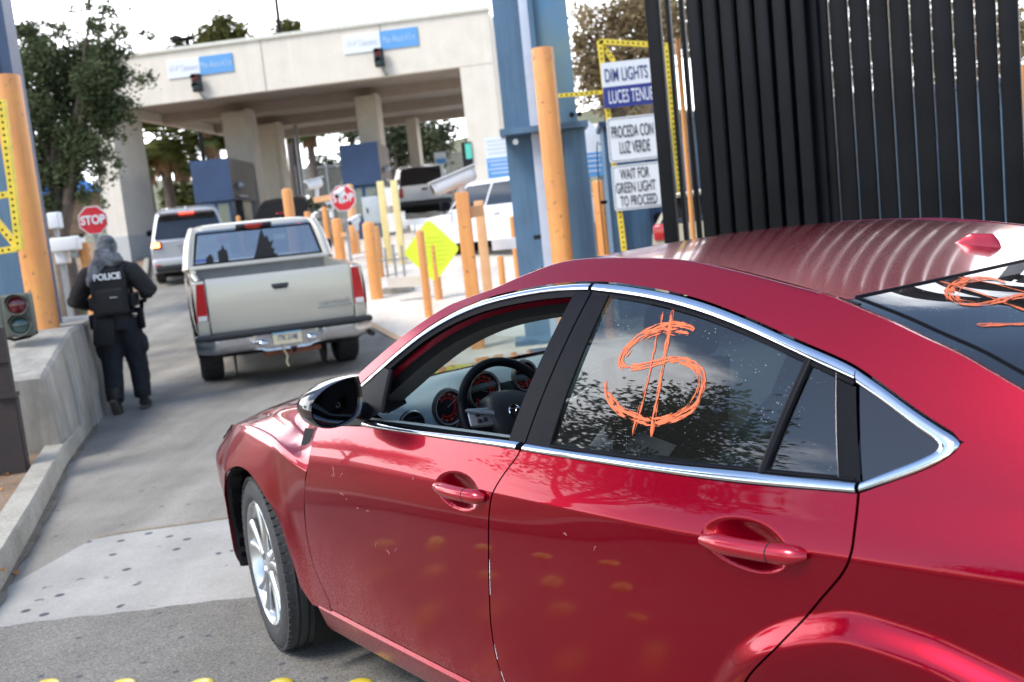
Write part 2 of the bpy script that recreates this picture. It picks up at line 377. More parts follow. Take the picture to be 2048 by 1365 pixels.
ybelt = pch([-.97, -.93, -.85, -.7, -.55, -.4, -.2, 0, .2, .5, 1.0, 1.5, 2.0, 2.5, 3.0, 3.4, 3.7, 3.9], [.05, .28, .50, .645, .718, .768, .806, .830, .845, .856, .868, .875, .872, .855, .825, .785, .73, .65])
_pf = pch([0, .03, .07, .12, .18, .30, .42, .55, .66, .80], [0, .017, .034, .046, .051, .043, .033, .024, .020, -.012])
_pr = pch([0, .094, .104, .16, .30, .42, .55, .66, .80], [0, .0445, .0475, .0465, .040, .031, .024, .019, -.012])
_zfl = pch([2.10, 2.2, 2.3, 2.46, 2.56, 2.66, 2.8, 2.95, 3.1, 3.25, 3.4], [.40, .56, .69, .785, .812, .806, .775, .735, .67, .55, .38])
def S(x, z):
    x = np.asarray(x, float); z = np.asarray(z, float); b = zbelt(x); y0 = ybelt(x)
    d = np.maximum(z-b, 0); up = y0-.45*d-.50*d*d
    e = np.maximum(b-z, 0); wr = sst(x, 1.1, 2.15)
    lo = y0+_pf(e)*(1-wr)+_pr(e)*wr
    fl = .030*sst(_zfl(x)-z, -.005, .055)*sst(x, 2.12, 2.40)*(1-sst(x, 3.1, 3.4))*(1-.6*sst(_zfl(x)-z, .06, .2))
    r = np.hypot(x, z-.334); fl2 = .012*(1-sst(r, .385, .47))*(x < 1)
    return np.where(z >= b, up, lo+fl+fl2)
def S1(x, z): return float(S(x, z))
def cast(px, py, yf=None):
    # where the pixel ray meets the side surface of the car (first hit), as (x, z)
    yf = yf or S
    d = ray(px, py); ts = np.linspace(.8, 6.5, 1500); q = CAM[None]+d[None]*ts[:, None]-CORG
    x = -(q@Frame.f); y = q@Frame.l; z = q[:, 2]; g = y-yf(x, z)
    k = np.where((g[:-1] > 0) & (g[1:] <= 0))[0]
    k = k[0] if len(k) else int(np.argmin(np.abs(g))); s = g[k]/(g[k]-g[k+1]+1e-12); s = min(max(s, 0), 1)
    return (x[k]+(x[k+1]-x[k])*s, z[k]+(z[k+1]-z[k])*s)
def tr(*pts): return [tuple(float(c) for c in cast(a, b)) for a, b in pts]
def castx(px, py, x0):                          # pixel ray on the plane x = x0 of the car, as (y, z)
    d = ray(px, py); q0 = toloc(CAM); q1 = toloc(CAM+d); t = (x0-q0[0])/(q1[0]-q0[0]); q = q0+(q1-q0)*t; return float(q[1]), float(q[2])
def casty(px, py, y0):
    d = ray(px, py); q0 = toloc(CAM); q1 = toloc(CAM+d); t = (y0-q0[1])/(q1[1]-q0[1]); q = q0+(q1-q0)*t; return float(q[0]), float(q[2])
def spl(pts, n, corners=()):
    # smooth resample of a polyline (centripetal Catmull-Rom), by arc length
    p = np.array(pts, float)
    if len(p) == 2: return p[0]+(p[1]-p[0])*np.linspace(0, 1, n)[:, None]
    q = np.vstack([2*p[0]-p[1], p, 2*p[-1]-p[-2]]); out = []
    for i in range(1, len(q)-2):
        p0, p1, p2, p3 = q[i-1:i+3]; t0 = 0; t1 = t0+np.linalg.norm(p1-p0)**.5+1e-9; t2 = t1+np.linalg.norm(p2-p1)**.5+1e-9; t3 = t2+np.linalg.norm(p3-p2)**.5+1e-9
        for t in np.linspace(t1, t2, 24, endpoint=False):
            a1 = (t1-t)/(t1-t0)*p0+(t-t0)/(t1-t0)*p1; a2 = (t2-t)/(t2-t1)*p1+(t-t1)/(t2-t1)*p2; a3 = (t3-t)/(t3-t2)*p2+(t-t2)/(t3-t2)*p3
            b1 = (t2-t)/(t2-t0)*a1+(t-t0)/(t2-t0)*a2; b2 = (t3-t)/(t3-t1)*a2+(t-t1)/(t3-t1)*a3
            out.append((t2-t)/(t2-t1)*b1+(t-t1)/(t2-t1)*b2)
    out.append(p[-1]); out = np.array(out); s = np.r_[0, np.cumsum(np.linalg.norm(np.diff(out, axis=0), axis=1))]
    u = np.linspace(0, s[-1], n); return np.stack([np.interp(u, s, out[:, i]) for i in range(out.shape[1])], 1)
def seg(c, x0, x1, n, by=0):                     # the piece of a curve between two values of one coordinate
    c = spl(c, 600); i = np.argmin(np.abs(c[:, by]-x0)); j = np.argmin(np.abs(c[:, by]-x1))
    c = c[min(i, j):max(i, j)+1]; c = c if i <= j else c[::-1]; return spl(c, n) if len(c) > 3 else c
def coons(b, t, l, r):                           # b,t: left->right; l,r: bottom->top ; arrays in (x,z)
    n, m = len(b), len(l); u = np.linspace(0, 1, n)[None, :, None]; v = np.linspace(0, 1, m)[:, None, None]
    return (1-v)*b[None]+v*t[None]+(1-u)*l[:, None]+u*r[:, None]-((1-u)*(1-v)*b[0]+u*(1-v)*b[-1]+(1-u)*v*t[0]+u*v*t[-1])
def lift(A, off=0., dent=None, s=1, yf=None):    # (x,z) grid -> 3-D points of the car
    x, z = A[..., 0], A[..., 1]; y = (yf or S)(x, z)+off
    if dent is not None: y = y-dent(x, z)
    return np.stack([-x, s*y, z], -1)
def c3(x, y, z): return (-x, y, z)
car = thing('red_sedan', tuple(CORG[:2])+(0,), math.pi/2+TH, 'glossy red four-door sedan in the foreground with orange dollar signs painted on its windows', 'car')
# --- curves traced on the body side, as (x, z)
beltbot = tr((724, 853), (858, 873), (1020, 897), (1049, 902), (1293, 940.6), (1488, 967), (1715, 986))
belttop = tr((732, 841), (810, 856), (1020, 881), (1051, 887), (1293, 923), (1488, 943), (1713, 965))
upout = tr((719, 772), (750, 744), (800, 700), (850, 661), (899, 631), (949, 608), (999, 592), (1097, 573), (1190, 567), (1293, 579), (1391, 601), (1488, 637), (1586, 681), (1683, 723), (1713, 739))
tipout = tr((1713, 739), (1770, 779), (1830, 823), (1880, 856), (1908, 874), (1919, 888), (1913, 902), (1890, 920), (1850, 940), (1790, 962), (1720, 984))
upin = tr((1190, 580), (1293, 596), (1391, 621), (1488, 657), (1586, 702), (1710, 760))
qin = tr((1717, 769), (1770, 806), (1830, 852), (1866, 878), (1876, 889), (1873, 899), (1850, 913), (1781, 941), (1723, 963))
roofsil = tr((712, 754), (750, 719), (800, 677), (850, 641), (899, 611), (949, 591), (981, 580))
channel = tr((1130, 523), (1300, 517), (1373, 522), (1482, 546), (1592, 575), (1665, 594), (1676, 599))
bfront = tr((1016, 879), (1148, 586)); bshut = tr((1046, 899), (1188, 569)); brear = tr((1097.6, 889), (1215, 589))
divl = tr((1512, 945), (1612, 711)); divr = tr((1531, 946), (1628, 716)); fixr = tr((1673, 959), (1669, 745)); qsh = tr((1719, 965), (1713, 760))
shutB = tr((1039, 907), (989, 979), (981, 1005), (977, 1076), (978, 1164), (982, 1251), (993, 1317), (1008, 1365)); shutB += [(shutB[-1][0]+.02, .318)]
shutC = tr((1717, 988), (1711, 1046), (1701, 1111), (1686, 1145), (1638, 1203), (1553, 1295), (1490, 1365)); shutC += [(2.235, .46), (2.205, .318)]
shutA = tr((634, 858), (629, 870), (615, 934), (609, 973), (609, 1016), (612, 1060), (615, 1080), (629, 1138), (659, 1204))
shutA = [(shutA[0][0]+.01, .945)]+shutA
bb = spl(beltbot, 200)
def xatz(c): c = spl(c, 300); o = np.argsort(c[:, 1]); return lambda z: np.interp(z, c[o, 1], c[o, 0])
xA, xB, xC = xatz(shutA), xatz(shutB), xatz(shutC)
def dent(cx, cz, rx, rz, dep, tilt=0.):
    def f(x, z):
        a, b = x-cx, z-cz; u = (a*math.cos(tilt)+b*math.sin(tilt))/rx; v = (-a*math.sin(tilt)+b*math.cos(tilt))/rz
        u = np.where(u > 0, u*1.22, u)
        q = u*u+v*v; return dep*np.maximum(1-q, 0)**1.15
    return f
hR = tr((1408, 1072), (1617, 1108)); hF = tr((876, 968), (972, 992))
dR = dent((hR[0][0]+.100), .888, .108, .046, .026, -.06); dF = dent(hF[0][0]+.095, .860, .106, .046, .026, -.03)
def panel(name, left, right, bot, top, nu, nv, s=1, den=None, gap=.0028, mt=RED):
    # a door skin: curved to the body side, its edges turned in so the shut lines stay dark
    zs = np.linspace(0, 1, nv); b = spl(bot, nu); t = spl(top, nu)
    l = spl(left, nv); r = spl(right, nv)
    A = coons(b, t, l, r); A[:, 0, 0] += gap; A[:, -1, 0] -= gap; A[0, :, 1] += gap; A[-1, :, 1] -= gap*.5
    V = lift(A, 0, den, s)
    pad = np.zeros((V.shape[0]+2, V.shape[1]+2, 3)); pad[1:-1, 1:-1] = V
    for (i, j) in ((0, 1), (-1, -2)):
        pad[i, 1:-1] = V[0 if i == 0 else -1]; pad[1:-1, i] = V[:, 0 if i == 0 else -1]
    for i in (0, -1):
        for j in (0, -1): pad[i, j] = V[i, j]
    pad[0, :, 1] -= s*.016; pad[-1, :, 1] -= s*.016; pad[1:-1, 0, 1] -= s*.016; pad[1:-1, -1, 1] -= s*.016
    return MB().grid(pad, flip=s > 0).build(name, mt, car, smooth=50)
sillz = .314
def door_parts(s, hi):
    k = 1 if hi else 3
    # front door: from the fender line to the B line
    zl = np.linspace(sillz, .938, 40); zr = np.linspace(sillz, float(np.interp(xB(.97), bb[:, 0], bb[:, 1])), 40)
    l = np.stack([xA(zl), zl], 1); r = np.stack([xB(zr), zr], 1)
    t = np.stack([np.linspace(l[-1, 0], r[-1, 0], 60)]*2, 1); t[:, 1] = np.where(t[:, 0] < bb[0, 0], l[-1, 1]+(t[:, 0]-l[-1, 0])*(bb[0, 1]-l[-1, 1])/(bb[0, 0]-l[-1, 0]), np.interp(t[:, 0], bb[:, 0], bb[:, 1])); r[-1] = t[-1]
    b = np.stack([np.linspace(l[0, 0], r[0, 0], 60), np.full(60, sillz)], 1)
    fd = panel('front_door', l, r, b, t, 250//k, 160//k, s, dF)
    zr2 = np.linspace(sillz, bb[-1, 1]-.001, 60); r2 = np.stack([xC(zr2), zr2], 1)
    l2 = r.copy(); t2 = np.stack([np.linspace(l2[-1, 0], r2[-1, 0], 60)]*2, 1); t2[:, 1] = np.interp(t2[:, 0], bb[:, 0], bb[:, 1]); r2[-1] = t2[-1]
    b2 = np.stack([np.linspace(l2[0, 0], r2[0, 0], 60), np.full(60, sillz)], 1)
    rd = panel('rear_door', l2, r2, b2, t2, 270//k, 170//k, s, dR)
    return fd, rd
FD, RD = door_parts(1, True); FD2, RD2 = door_parts(-1, False)
def handle(door, h, s, keyhole):
    x0, x1 = h[0][0]+.004, h[1][0]; z0, z1 = h[0][1]-.004, h[1][1]-.004; n = 22
    pts = []; rs = []
    for i in range(n):
        u = i/(n-1); x = x0+(x1-x0)*u; z = z0+(z1-z0)*u
        pts.append(c3(x, s*(S1(x, z)+.004+.014*math.sin(math.pi*min(1, .1+u*.9))**.6), z)); rs.append(.0185*min(1, (.35+3.2*u), (.15+7.5*(1-u)))**.6)
    hh = MB().tube(pts, rs, 16).build('handle', RED_TRIM, door, smooth=60)
    u = .70; x = x0+(x1-x0)*u; z = z0+(z1-z0)*u
    MB().tube([c3(x-.0012, s*(S1(x, z)+.004+.014*math.sin(math.pi*(.1+u*.9))**.6), z), c3(x+.0012, s*(S1(x, z)+.004+.014*math.sin(math.pi*(.1+u*.9))**.6), z)], .0190, 16).build('handle_seam', DARKVOID, door)
    if keyhole:
        for du in (.68, .80):
            x = x0+(x1-x0)*du; z = z0+(z1-z0)*du; y = S1(x, z)+.0275
            MB().cyl(c3(x, s*(y-.012), z), c3(x, s*(y+.0035), z), .0065, .0055, 14).cyl(c3(x, s*(y+.003), z), c3(x, s*(y+.0042), z), .003, seg=10, mi=1).build('lock', [SILVERTRIM, DARKVOID], door)
handle(FD, hF, 1, True); handle(RD, hR, 1, False); handle(FD2, hF, -1, False); handle(RD2, hR, -1, False)
# chipped paint along the edge of the rear door
for z0, z1, n in ((.60, .70, 26), (.42, .46, 10), (.35, .39, 9)):
    q = []
    for z in np.linspace(z0, z1, n):
        x = float(xB(z))+.0045; w_ = .0012*random.uniform(.3, 1.3); q.append([c3(x-w_, S1(x, z)+.0007, z), c3(x+w_, S1(x, z)+.0007, z)])
    MB().grid(q).build('paint_chip', SIGNWHITE, RD)
for px, py, a, ln in [(667, 944, 75, .03), (683, 951, -40, .018), (664, 952, 90, .008), (684, 990, 8, .024), (715, 1018, -4, .013), (735, 1024, -12, .018), (752, 1090, -50, .02), (792, 1102, -38, .02), (776, 1105, 40, .018), (693, 1000, 0, .004), (826, 958, 80, .006), (985, 965, 80, .01), (1130, 1070, 20, .01), (1190, 1098, -50, .013)]:
    x, z = cast(px, py); q = [(x+ln*(t-.5)*math.cos(R(a)), z-ln*(t-.5)*math.sin(R(a))+.004*math.sin(3*t)) for t in np.linspace(0, 1, 5)]
    MB().tube([c3(i, S1(i, j)+.0002, j) for i, j in q], .0005, 4).build('scratch', SCRATCH, FD if px < 990 else RD)
# --- rocker sill
def sill(s):
    xs = np.linspace(.455, 2.40, 90); rows = []
    for x in xs:
        y = S1(x, .30); rows.append([c3(x, s*(y-.05), sillz-.004), c3(x, s*(y-.004), sillz-.005), c3(x, s*(y+.004), .300), c3(x, s*(y+.000), .286), c3(x, s*(y-.022), .225), c3(x, s*(y-.034), .208), c3(x, s*(y-.2), .205)])
    rows[0] = [(q[0]+.004, q[1]-.02*s, q[2]) for q in rows[0]]
    return MB().grid(rows, flip=s < 0).build('sill', RED, car, smooth=28)
sill(1); sill(-1)
# --- front end: fender, hood, bumper as one family of cross-sections
kx = [-.97, -.85, -.6, -.4, -.2, 0, .2, .38, .5, .62]
def tab(*v): return pch(kx, [q[0] for q in v]), pch(kx, [q[1] for q in v])
K5 = tab((.30, .60), (.578, .675), (.684, .738), (.752, .785), (.802, .826), (.838, .846), (.868, .838), (.897, .815), (.906, .79), (.911, .77))
K6 = tab((.25, .62), (.56, .70), (.665, .765), (.735, .81), (.785, .85), (.82, .870), (.848, .862), (.884, .842), (.898, .818), (.906, .80))
K7 = tab((.22, .64), (.50, .715), (.59, .785), (.65, .83), (.70, .862), (.735, .884), (.765, .886), (.806, .868), (.850, .862), (.884, .862))
K8 = tab((.18, .65), (.40, .735), (.50, .805), (.57, .85), (.62, .885), (.66, .918), (.70, .935), (.745, .928), (.81, .925), (.858, .930))
K9 = tab((.1, .66), (.2, .748), (.3, .825), (.38, .872), (.44, .908), (.5, .937), (.55, .957), (.6, .972), (.66, .978), (.735, .985))
K10z = pch(kx, [.66, .75, .835, .88, .917, .945, .967, .982, .99, .997])
kn = np.linspace(0, 10, 241)
XF = np.linspace(-.97, .66, 330); TY = np.zeros((330, 241)); TZ = np.zeros((330, 241))
for i, x in enumerate(XF):
    zz = [.215, .30, .42, .54, .66]; yy = [S1(x, q) for q in zz]; yy[0] -= .01
    for kk in (K5, K6, K7, K8, K9): yy.append(float(kk[0](x))); zz.append(float(kk[1](x)))
    yy.append(0.); zz.append(float(K10z(x)))
    if x < -.55:
        w_ = (x+.97)/.42; zz[:5] = [q+(min(q, .58)-q)*(1-w_) for q in zz[:5]]
    TY[i] = pch(range(11), yy)(kn); TZ[i] = pch(range(11), zz)(kn)
def sec(x, k):
    i = np.clip((np.asarray(x)+.97)/1.63*329, 0, 328.999); j = np.clip(np.asarray(k)/10*240, 0, 239.999); i0 = i.astype(int); j0 = j.astype(int); a = i-i0; b = j-j0
    f = lambda T: (T[i0, j0]*(1-a)+T[i0+1, j0]*a)*(1-b)+(T[i0, j0+1]*(1-a)+T[i0+1, j0+1]*a)*b
    return f(TY), f(TZ)
def zlow_f(x):                                   # lower edge of the fender: bumper, wheel arch, foot behind the wheel
    x = np.asarray(x, float); q = np.clip(1-(np.where(x < 0, x/.425, x/.388))**2, 0, None)
    a = .334+.388*np.sqrt(q)
    return np.where(x < -.424, .215+.03*sst(x, -.6, -.424), np.where(x < 0, np.where(x < -.40, .24+(a-.24)*sst(x, -.424, -.40), a), np.where(x < .385, a, np.interp(x, [.385, .40, .455, .56], [.36, .345, .297, .297]))))
def fender(s):
    us = np.unique(np.round(np.r_[np.linspace(-.965, -.43, 50), np.linspace(-.43, -.39, 16), np.linspace(-.39, .38, 110), np.linspace(.38, .47, 26), np.linspace(.47, .60, 24)], 5)); nv = 90
    A = np.zeros((len(us), nv, 3))
    for i, u in enumerate(us):
        zl = float(zlow_f(u)); ks = np.linspace(0, 5, 300); _, zz = sec(np.full(300, u), ks)
        k0 = float(np.interp(zl, zz, ks)); v = np.linspace(0, 1, nv); k = np.where(v < .4, k0+(5.0-k0)*v/.4, 5.0+3.0*(v-.4)/.6)
        w_ = sst(u, .30, .60); x = np.full(nv, u)
        for _ in range(4):
            y, z = sec(x, k); xr = xA(np.clip(z, .3, .945))-.0028; x = np.where(u <= .30, u, .30+(u-.30)/(.30)*(xr-.30))
        y, z = sec(x, k); A[i] = np.stack([-x, s*y, z], -1)
    e = A[-1:].copy(); e[..., 1] -= s*.016
    A = np.vstack([A, e])
    lip = A[:, :1].copy(); lip[..., 1] -= s*.018; A = np.hstack([lip, A])
    return MB().grid(A, flip=s > 0).build('fender', RED, car, smooth=60)
for s in (1, -1): fender(s)
xs = np.linspace(-.965, .34, 100); yy = np.linspace(-1, 1, 61); A = np.zeros((100, 61, 3))
for i, x in enumerate(xs):
    k = 8.06+(10-8.06)*(1-np.abs(yy)); y, z = sec(np.full(61, x), k); A[i] = np.stack([np.full(61, -x), np.sign(yy)*y, z], -1)
MB().grid(A).build('hood', RED, car, smooth=60)
q = []
for x in np.linspace(.30, .60, 14):                # cowl between hood and windshield
    y, z = sec(np.full(41, x), 8.06+1.94*(1-np.abs(np.linspace(-1, 1, 41)))); q.append(np.stack([np.full(41, -x), np.sign(np.linspace(-1, 1, 41))*y, z-.012], -1))
MB().grid(q).build('cowl', DASH2, car)
m_ = MB()                                         # front fascia, closing the nose
for z in (): pass
A = []
for v in np.linspace(0, 1, 14):
    row = []
    for t in np.linspace(-1, 1, 25):
        k = 8.0*v; y, z = sec(np.array([-.965]), np.array([k])); row.append((.965+.012*(1-t*t), float(y[0])*t, float(z[0])))
    A.append(row)
m_.grid(A).build('front_bumper', RED, car)
# side marker and headlamp lens at the front corner
def side_patch(name, x0, x1, z0, z1, mt, off=.002, n=8, s=1):
    x, z = np.meshgrid(np.linspace(x0, x1, n), np.linspace(z0, z1, n)); return MB().grid(lift(np.stack([x, z], -1), off, None, s), flip=s < 0).build(name, mt, car)
for s in (1, -1):
    side_patch('side_marker', -.56, -.47, .545, .585, AMBER, .003, s=s)
    A = []
    for x in np.linspace(-.90, -.40, 24):
        t = (x+.90)/.5; k0 = 4.6+.9*t; k1 = 7.2-1.2*t; k = np.linspace(k0, k1, 10); y, z = sec(np.full(10, x), k); A.append(np.stack([np.full(10, -x+.003), s*(y+.002), z+.003], -1))
    MB().grid(A, flip=s > 0).build('headlight', CLEARLENS, car, smooth=60)
# --- rail over the doors and rear quarter
rail_lo = [(.615, .945), (.69, .985), (upout[0][0]-.035, upout[0][1]-.04)]+[tuple(q) for q in upout[:-1]]+[tuple(q) for q in tipout[:6]]
tip = tipout[5]
rail_hi = [(.57, .962), (.63, 1.008), (roofsil[0][0]-.05, roofsil[0][1]-.045)]+list(roofsil)+[(1.42, 1.378)]+list(channel)
rwl = tr((1676, 600), (1775, 641), (1848, 676), (1921, 710), (1994, 752), (2048, 783)); rail_hi += list(rwl[1:])
qtop = [tuple(bb[-1]+np.array([.006, .0]))]+[tuple(q) for q in tipout[::-1][1:6]]+[(2.80, 1.098), (2.95, 1.092), (3.1, 1.083), (3.4, 1.068), (3.7, 1.045), (3.9, 1.0)]
hi_end = [(2.92, 1.125), (3.10, 1.083)]
def gapout(c, d):                                 # push a curve outwards along its normal in (x,z)
    c = spl(c, 160); t = np.gradient(c, axis=0); n = np.stack([-t[:, 1], t[:, 0]], 1); n /= np.linalg.norm(n, axis=1)[:, None]+1e-9; return c+n*d
def rail(s):
    n = 170; lo = gapout(rail_lo, .0045); lo = spl(np.vstack([lo, [[2.80, 1.098], [2.95, 1.092], [3.1, 1.083]]]), n); hi = spl(rail_hi+hi_end, n)
    # match the two curves by x where they run side by side
    v = np.linspace(0, 1, 16)[None, :, None]; A = lo[:, None]*(1-v)+hi[:, None]*v
    V = lift(A, 0, None, s); e = V[:, :1].copy(); e[..., 1] -= s*.014*(lo[:, :1] < 2.72)
    r1 = V[:, -1:].copy(); r1[..., 1] -= s*.010; r1[..., 2] += .0005; r2 = V[:, -1:].copy(); r2[..., 1] -= s*.018; r2[..., 2] -= .008
    V = np.concatenate([e, V, r1, r2], 1)
    return MB().grid(V, flip=s > 0).build('roof_rail', RED, car, smooth=50), hi
def zlow_r(x):
    q = np.clip(1-((x-2.79)/.385)**2, 0, None); return np.where(np.abs(x-2.79) < .384, .334+.385*np.sqrt(q), np.where(x > 2.79, np.where(x > 3.25, .24, .26), .297))
def quarter(s):
    us = np.unique(np.round(np.r_[np.linspace(0, .16, 30), np.linspace(.16, .62, 90), np.linspace(.62, 1, 40)], 5)); nv = 100; qt = spl(qtop, 400); A = np.zeros((len(us), nv, 2))
    for i, u in enumerate(us):
        v = np.linspace(0, 1, nv); x = np.full(nv, 2.21+u*1.69); z = np.linspace(.3, 1, nv)
        for _ in range(6):
            xb_ = x[0]; zb_ = float(zlow_r(xb_)); zt = float(np.interp(x[-1], qt[:, 0], qt[:, 1])); z = np.where(v < .4, zb_+(.745-zb_)*v/.4, .745+(zt-.745)*(v-.4)/.6)
            xl = np.where(z > .318, xC(np.clip(z, .318, 1.006)), 2.205)+.0028; x = xl+u*(3.90-xl)
        A[i] = np.stack([x, z], -1)
    V = lift(A, 0, None, s); e = V[:1].copy(); e[..., 1] -= s*.016; l = np.vstack([e, V]); f = l[:, :1].copy(); f[..., 1] -= s*.02
    return MB().grid(np.hstack([f, l]), flip=s > 0).build('rear_quarter', RED, car, smooth=50)
for s in (1, -1): _, HI = rail(s); quarter(s)
# --- roof
_cx = [1.0, 1.2, 1.40]+[q[0] for q in channel[:-1]]+[2.48]; _cz = [1.30, 1.350, 1.382]+[q[1] for q in channel[:-1]]+[channel[-1][1]-.016]
_pz = np.polyfit(_cx, _cz, 4); chanz = lambda x: np.polyval(_pz, x)
_xx = np.linspace(1.0, 2.5, 60); _py = np.polyfit(_xx, S(_xx, chanz(_xx))-.022, 4)
def yc(x): return np.polyval(_py, x)
CROWN = .016
def roofz(x, y): e = yc(x); return chanz(x)-.002+CROWN*(1-np.clip((y/e)**2, 0, 1))
def hdr(t): return 1.16+.30*np.abs(t)**2.2
def rwt(t): return 2.525-.115*np.abs(t)**2
ts = np.linspace(-1, 1, 61); A = []
for v in np.linspace(0, 1, 70):
    row = []
    for t in ts:
        x = float(hdr(t)+(rwt(t)-hdr(t))*v); e = float(yc(x)); row.append(c3(x, e*t, float(roofz(x, e*t))))
    A.append(row)
A = np.array(A); lipf = A[:1].copy(); lipf[..., 2] -= .012; lipb = A[-1:].copy(); lipb[..., 2] -= .010; A = np.vstack([lipf, A, lipb])
sl = A[:, :1].copy(); sl[..., 2] -= .012; sr = A[:, -1:].copy(); sr[..., 2] -= .012
MB().grid(np.hstack([sl, A, sr])).build('roof', RED, car, smooth=40)
for s in (1, -1):                                 # drip channel trim
    rows = []
    for x in np.linspace(1.42, 2.44, 60):
        y = float(S(x, chanz(x))); z = float(chanz(x)); w_ = .010*min(1, (x-1.35)/.5); rows.append([c3(x, s*(y-.014), z-.008), c3(x, s*(y-.015), z-.0035), c3(x, s*(y-.015-w_), z-.003), c3(x, s*(y-.018-w_), z-.008)])
    MB().grid(rows, flip=s < 0).build('drip_trim', BLACK, car)
# antenna fin
from mathutils.bvhtree import BVHTree
_vs = [Vector(q) for q in A.reshape(-1, 3)]; _m = A.shape[1]
_bvr = BVHTree.FromPolygons(_vs, [(i*_m+j, i*_m+j+1, i*_m+_m+j+1, i*_m+_m+j) for i in range(A.shape[0]-1) for j in range(_m-1)])
def castroof(px, py):
    q0 = toloc(CAM); q1 = toloc(CAM+ray(px, py)); a = Vector((-q0[0], q0[1], q0[2])); b = Vector((-q1[0], q1[1], q1[2])); return _bvr.ray_cast(a, (b-a).normalized())[0]
fa, fb = castroof(1908, 486), castroof(2003, 495)
fd_ = (fb-fa); fd_.z = 0; fl_ = fd_.length; fd_.normalize(); fs_ = Vector((-fd_.y, fd_.x, 0)); rows = []
for t in np.linspace(0, 1, 22):
    h = fl_*(.02+.33*(.72*float(sst(t, -.05, .42))+.28*t)*(1-.55*float(sst(t, .90, 1.02)))); w_ = fl_*.11*(float(sst(t, -.1, .5))*.9+.1)*(1-.35*float(sst(t, .8, 1.05))); c = fa.lerp(fb, t); c.z -= .003
    rows.append([c+fs_*(w_*math.cos(a)*(1-.50*math.sin(a)))+Vector((0, 0, h*math.sin(a)**.8))-fd_*(.22*h*math.sin(a)*t) for a in np.linspace(0, math.pi, 15)])
m_ = MB().rings(rows, closed=False); m_.add(rows[-1], [tuple(range(15))]); m_.build('antenna_fin', RED_TRIM, car, smooth=75)
# --- windshield
A = []
for v in np.linspace(0, 1, 24):
    row = []
    for t in np.linspace(-1, 1, 31):
        xb_, zb_, yb_ = .33+.31*abs(t)**2.2, .975-.01*t*t, .745*t
        xt = float(hdr(t)); yt = float(yc(xt))*t; zt = float(roofz(xt, yt))-.004
        bul = .028*math.sin(math.pi*v); row.append(c3(xb_+(xt-xb_)*v-bul*.5, yb_+(yt-yb_)*v, zb_+(zt-zb_)*v+bul))
    A.append(row)
MB().grid(A).build('windshield', GLASS_C, car, smooth=80)
WS = np.array(A)
for s in (0, -1):                                 # black band where the glass meets the pillars
    e = WS[:, s]; sg = 1 if s == -1 else -1; MB().tube([Vector(q)+Vector((0, 0, -.004)) for q in e], .012, 8).build('windshield_seal', BLACK, car)
MB().grid([WS[-1]+np.array([0, 0, .002]), WS[-1]+np.array([-.012, 0, .004])]).build('windshield_seal', BLACK, car)
# --- rear window and deck
rl = spl(list(rwl)+[(2.92, 1.124), (3.06, 1.088)], 40); A = []
for i, (x, z) in enumerate(rl):
    v = i/39; ye = S1(x, z)-.012; row = []
    for t in np.linspace(-1, 1, 41):
        cx = x+(.105+.10*v)*(1-t*t); row.append(c3(cx, ye*t, z-.003+(CROWN+.010*v)*(1-t*t)-.16*0*v))
    A.append(row)
RWG = np.array(A)
ti = thing
rw = MB().grid(RWG).build('rear_window', GLASS_R, car, smooth=80)
MB().tube([tuple(q) for q in RWG[0][1:-1]+np.array([0, 0, .0005])], .0035, 6).build('window_seal', BLACK, rw)
for c in (1, -2): MB().tube([tuple(q) for q in RWG[:, c]+np.array([0, 0, .001])], .003, 6).build('window_seal', BLACK, rw)
qt = spl(qtop, 200); A = []
for x in np.linspace(3.02, 3.90, 30):
    z = float(np.interp(x, qt[:, 0], qt[:, 1])); ye = S1(x, z); A.append([c3(x+.205*(1-t*t)*(1-(x-3.02)/.88)+.07*(1-t*t)*((x-3.02)/.88), ye*t, z+.028*(1-t*t)) for t in np.linspace(-1, 1, 31)])
MB().grid(A).build('trunk_lid', RED, car, smooth=60)
A = []
for v in np.linspace(0, 1, 12):
    z = .24+(1.0-.24)*v; A.append([c3(3.90+(.07+.03*math.sin(math.pi*v))*(1-t*t), S1(3.9, z)*t, z+.028*v*(1-t*t)) for t in np.linspace(-1, 1, 31)])
MB().grid(A).build('rear_bumper', RED, car, smooth=60)
for s in (1, -1):
    m_ = MB()
    for x in (3.55, 3.89):
        pass
    side_patch('tail_light', 3.58, 3.885, .82, .98, REDLENS, .004, s=s)
# fuel filler door with its open, shiny bowl
fx, fz = casty(2062, 1312, .905)
m_ = MB(); fyy = S1(fx, fz)
m_.lathe([(.088, .0), (.090, .0015), (.083, .003), (.080, -.004), (.070, -.010), (.050, -.012)], c3(fx, fyy, fz), 'Y', 32).build('fuel_flap', RED_TRIM, car)
MB().lathe([(.052, -.010), (.047, -.004), (.04, -.012), (.0, -.014)], c3(fx, fyy, fz), 'Y', 24).build('fuel_bowl', CHROME, car)
MB().cyl(c3(fx, fyy-.014, fz), c3(fx, fyy-.004, fz), .03, .027, 14).build('fuel_cap', BLACK, car)
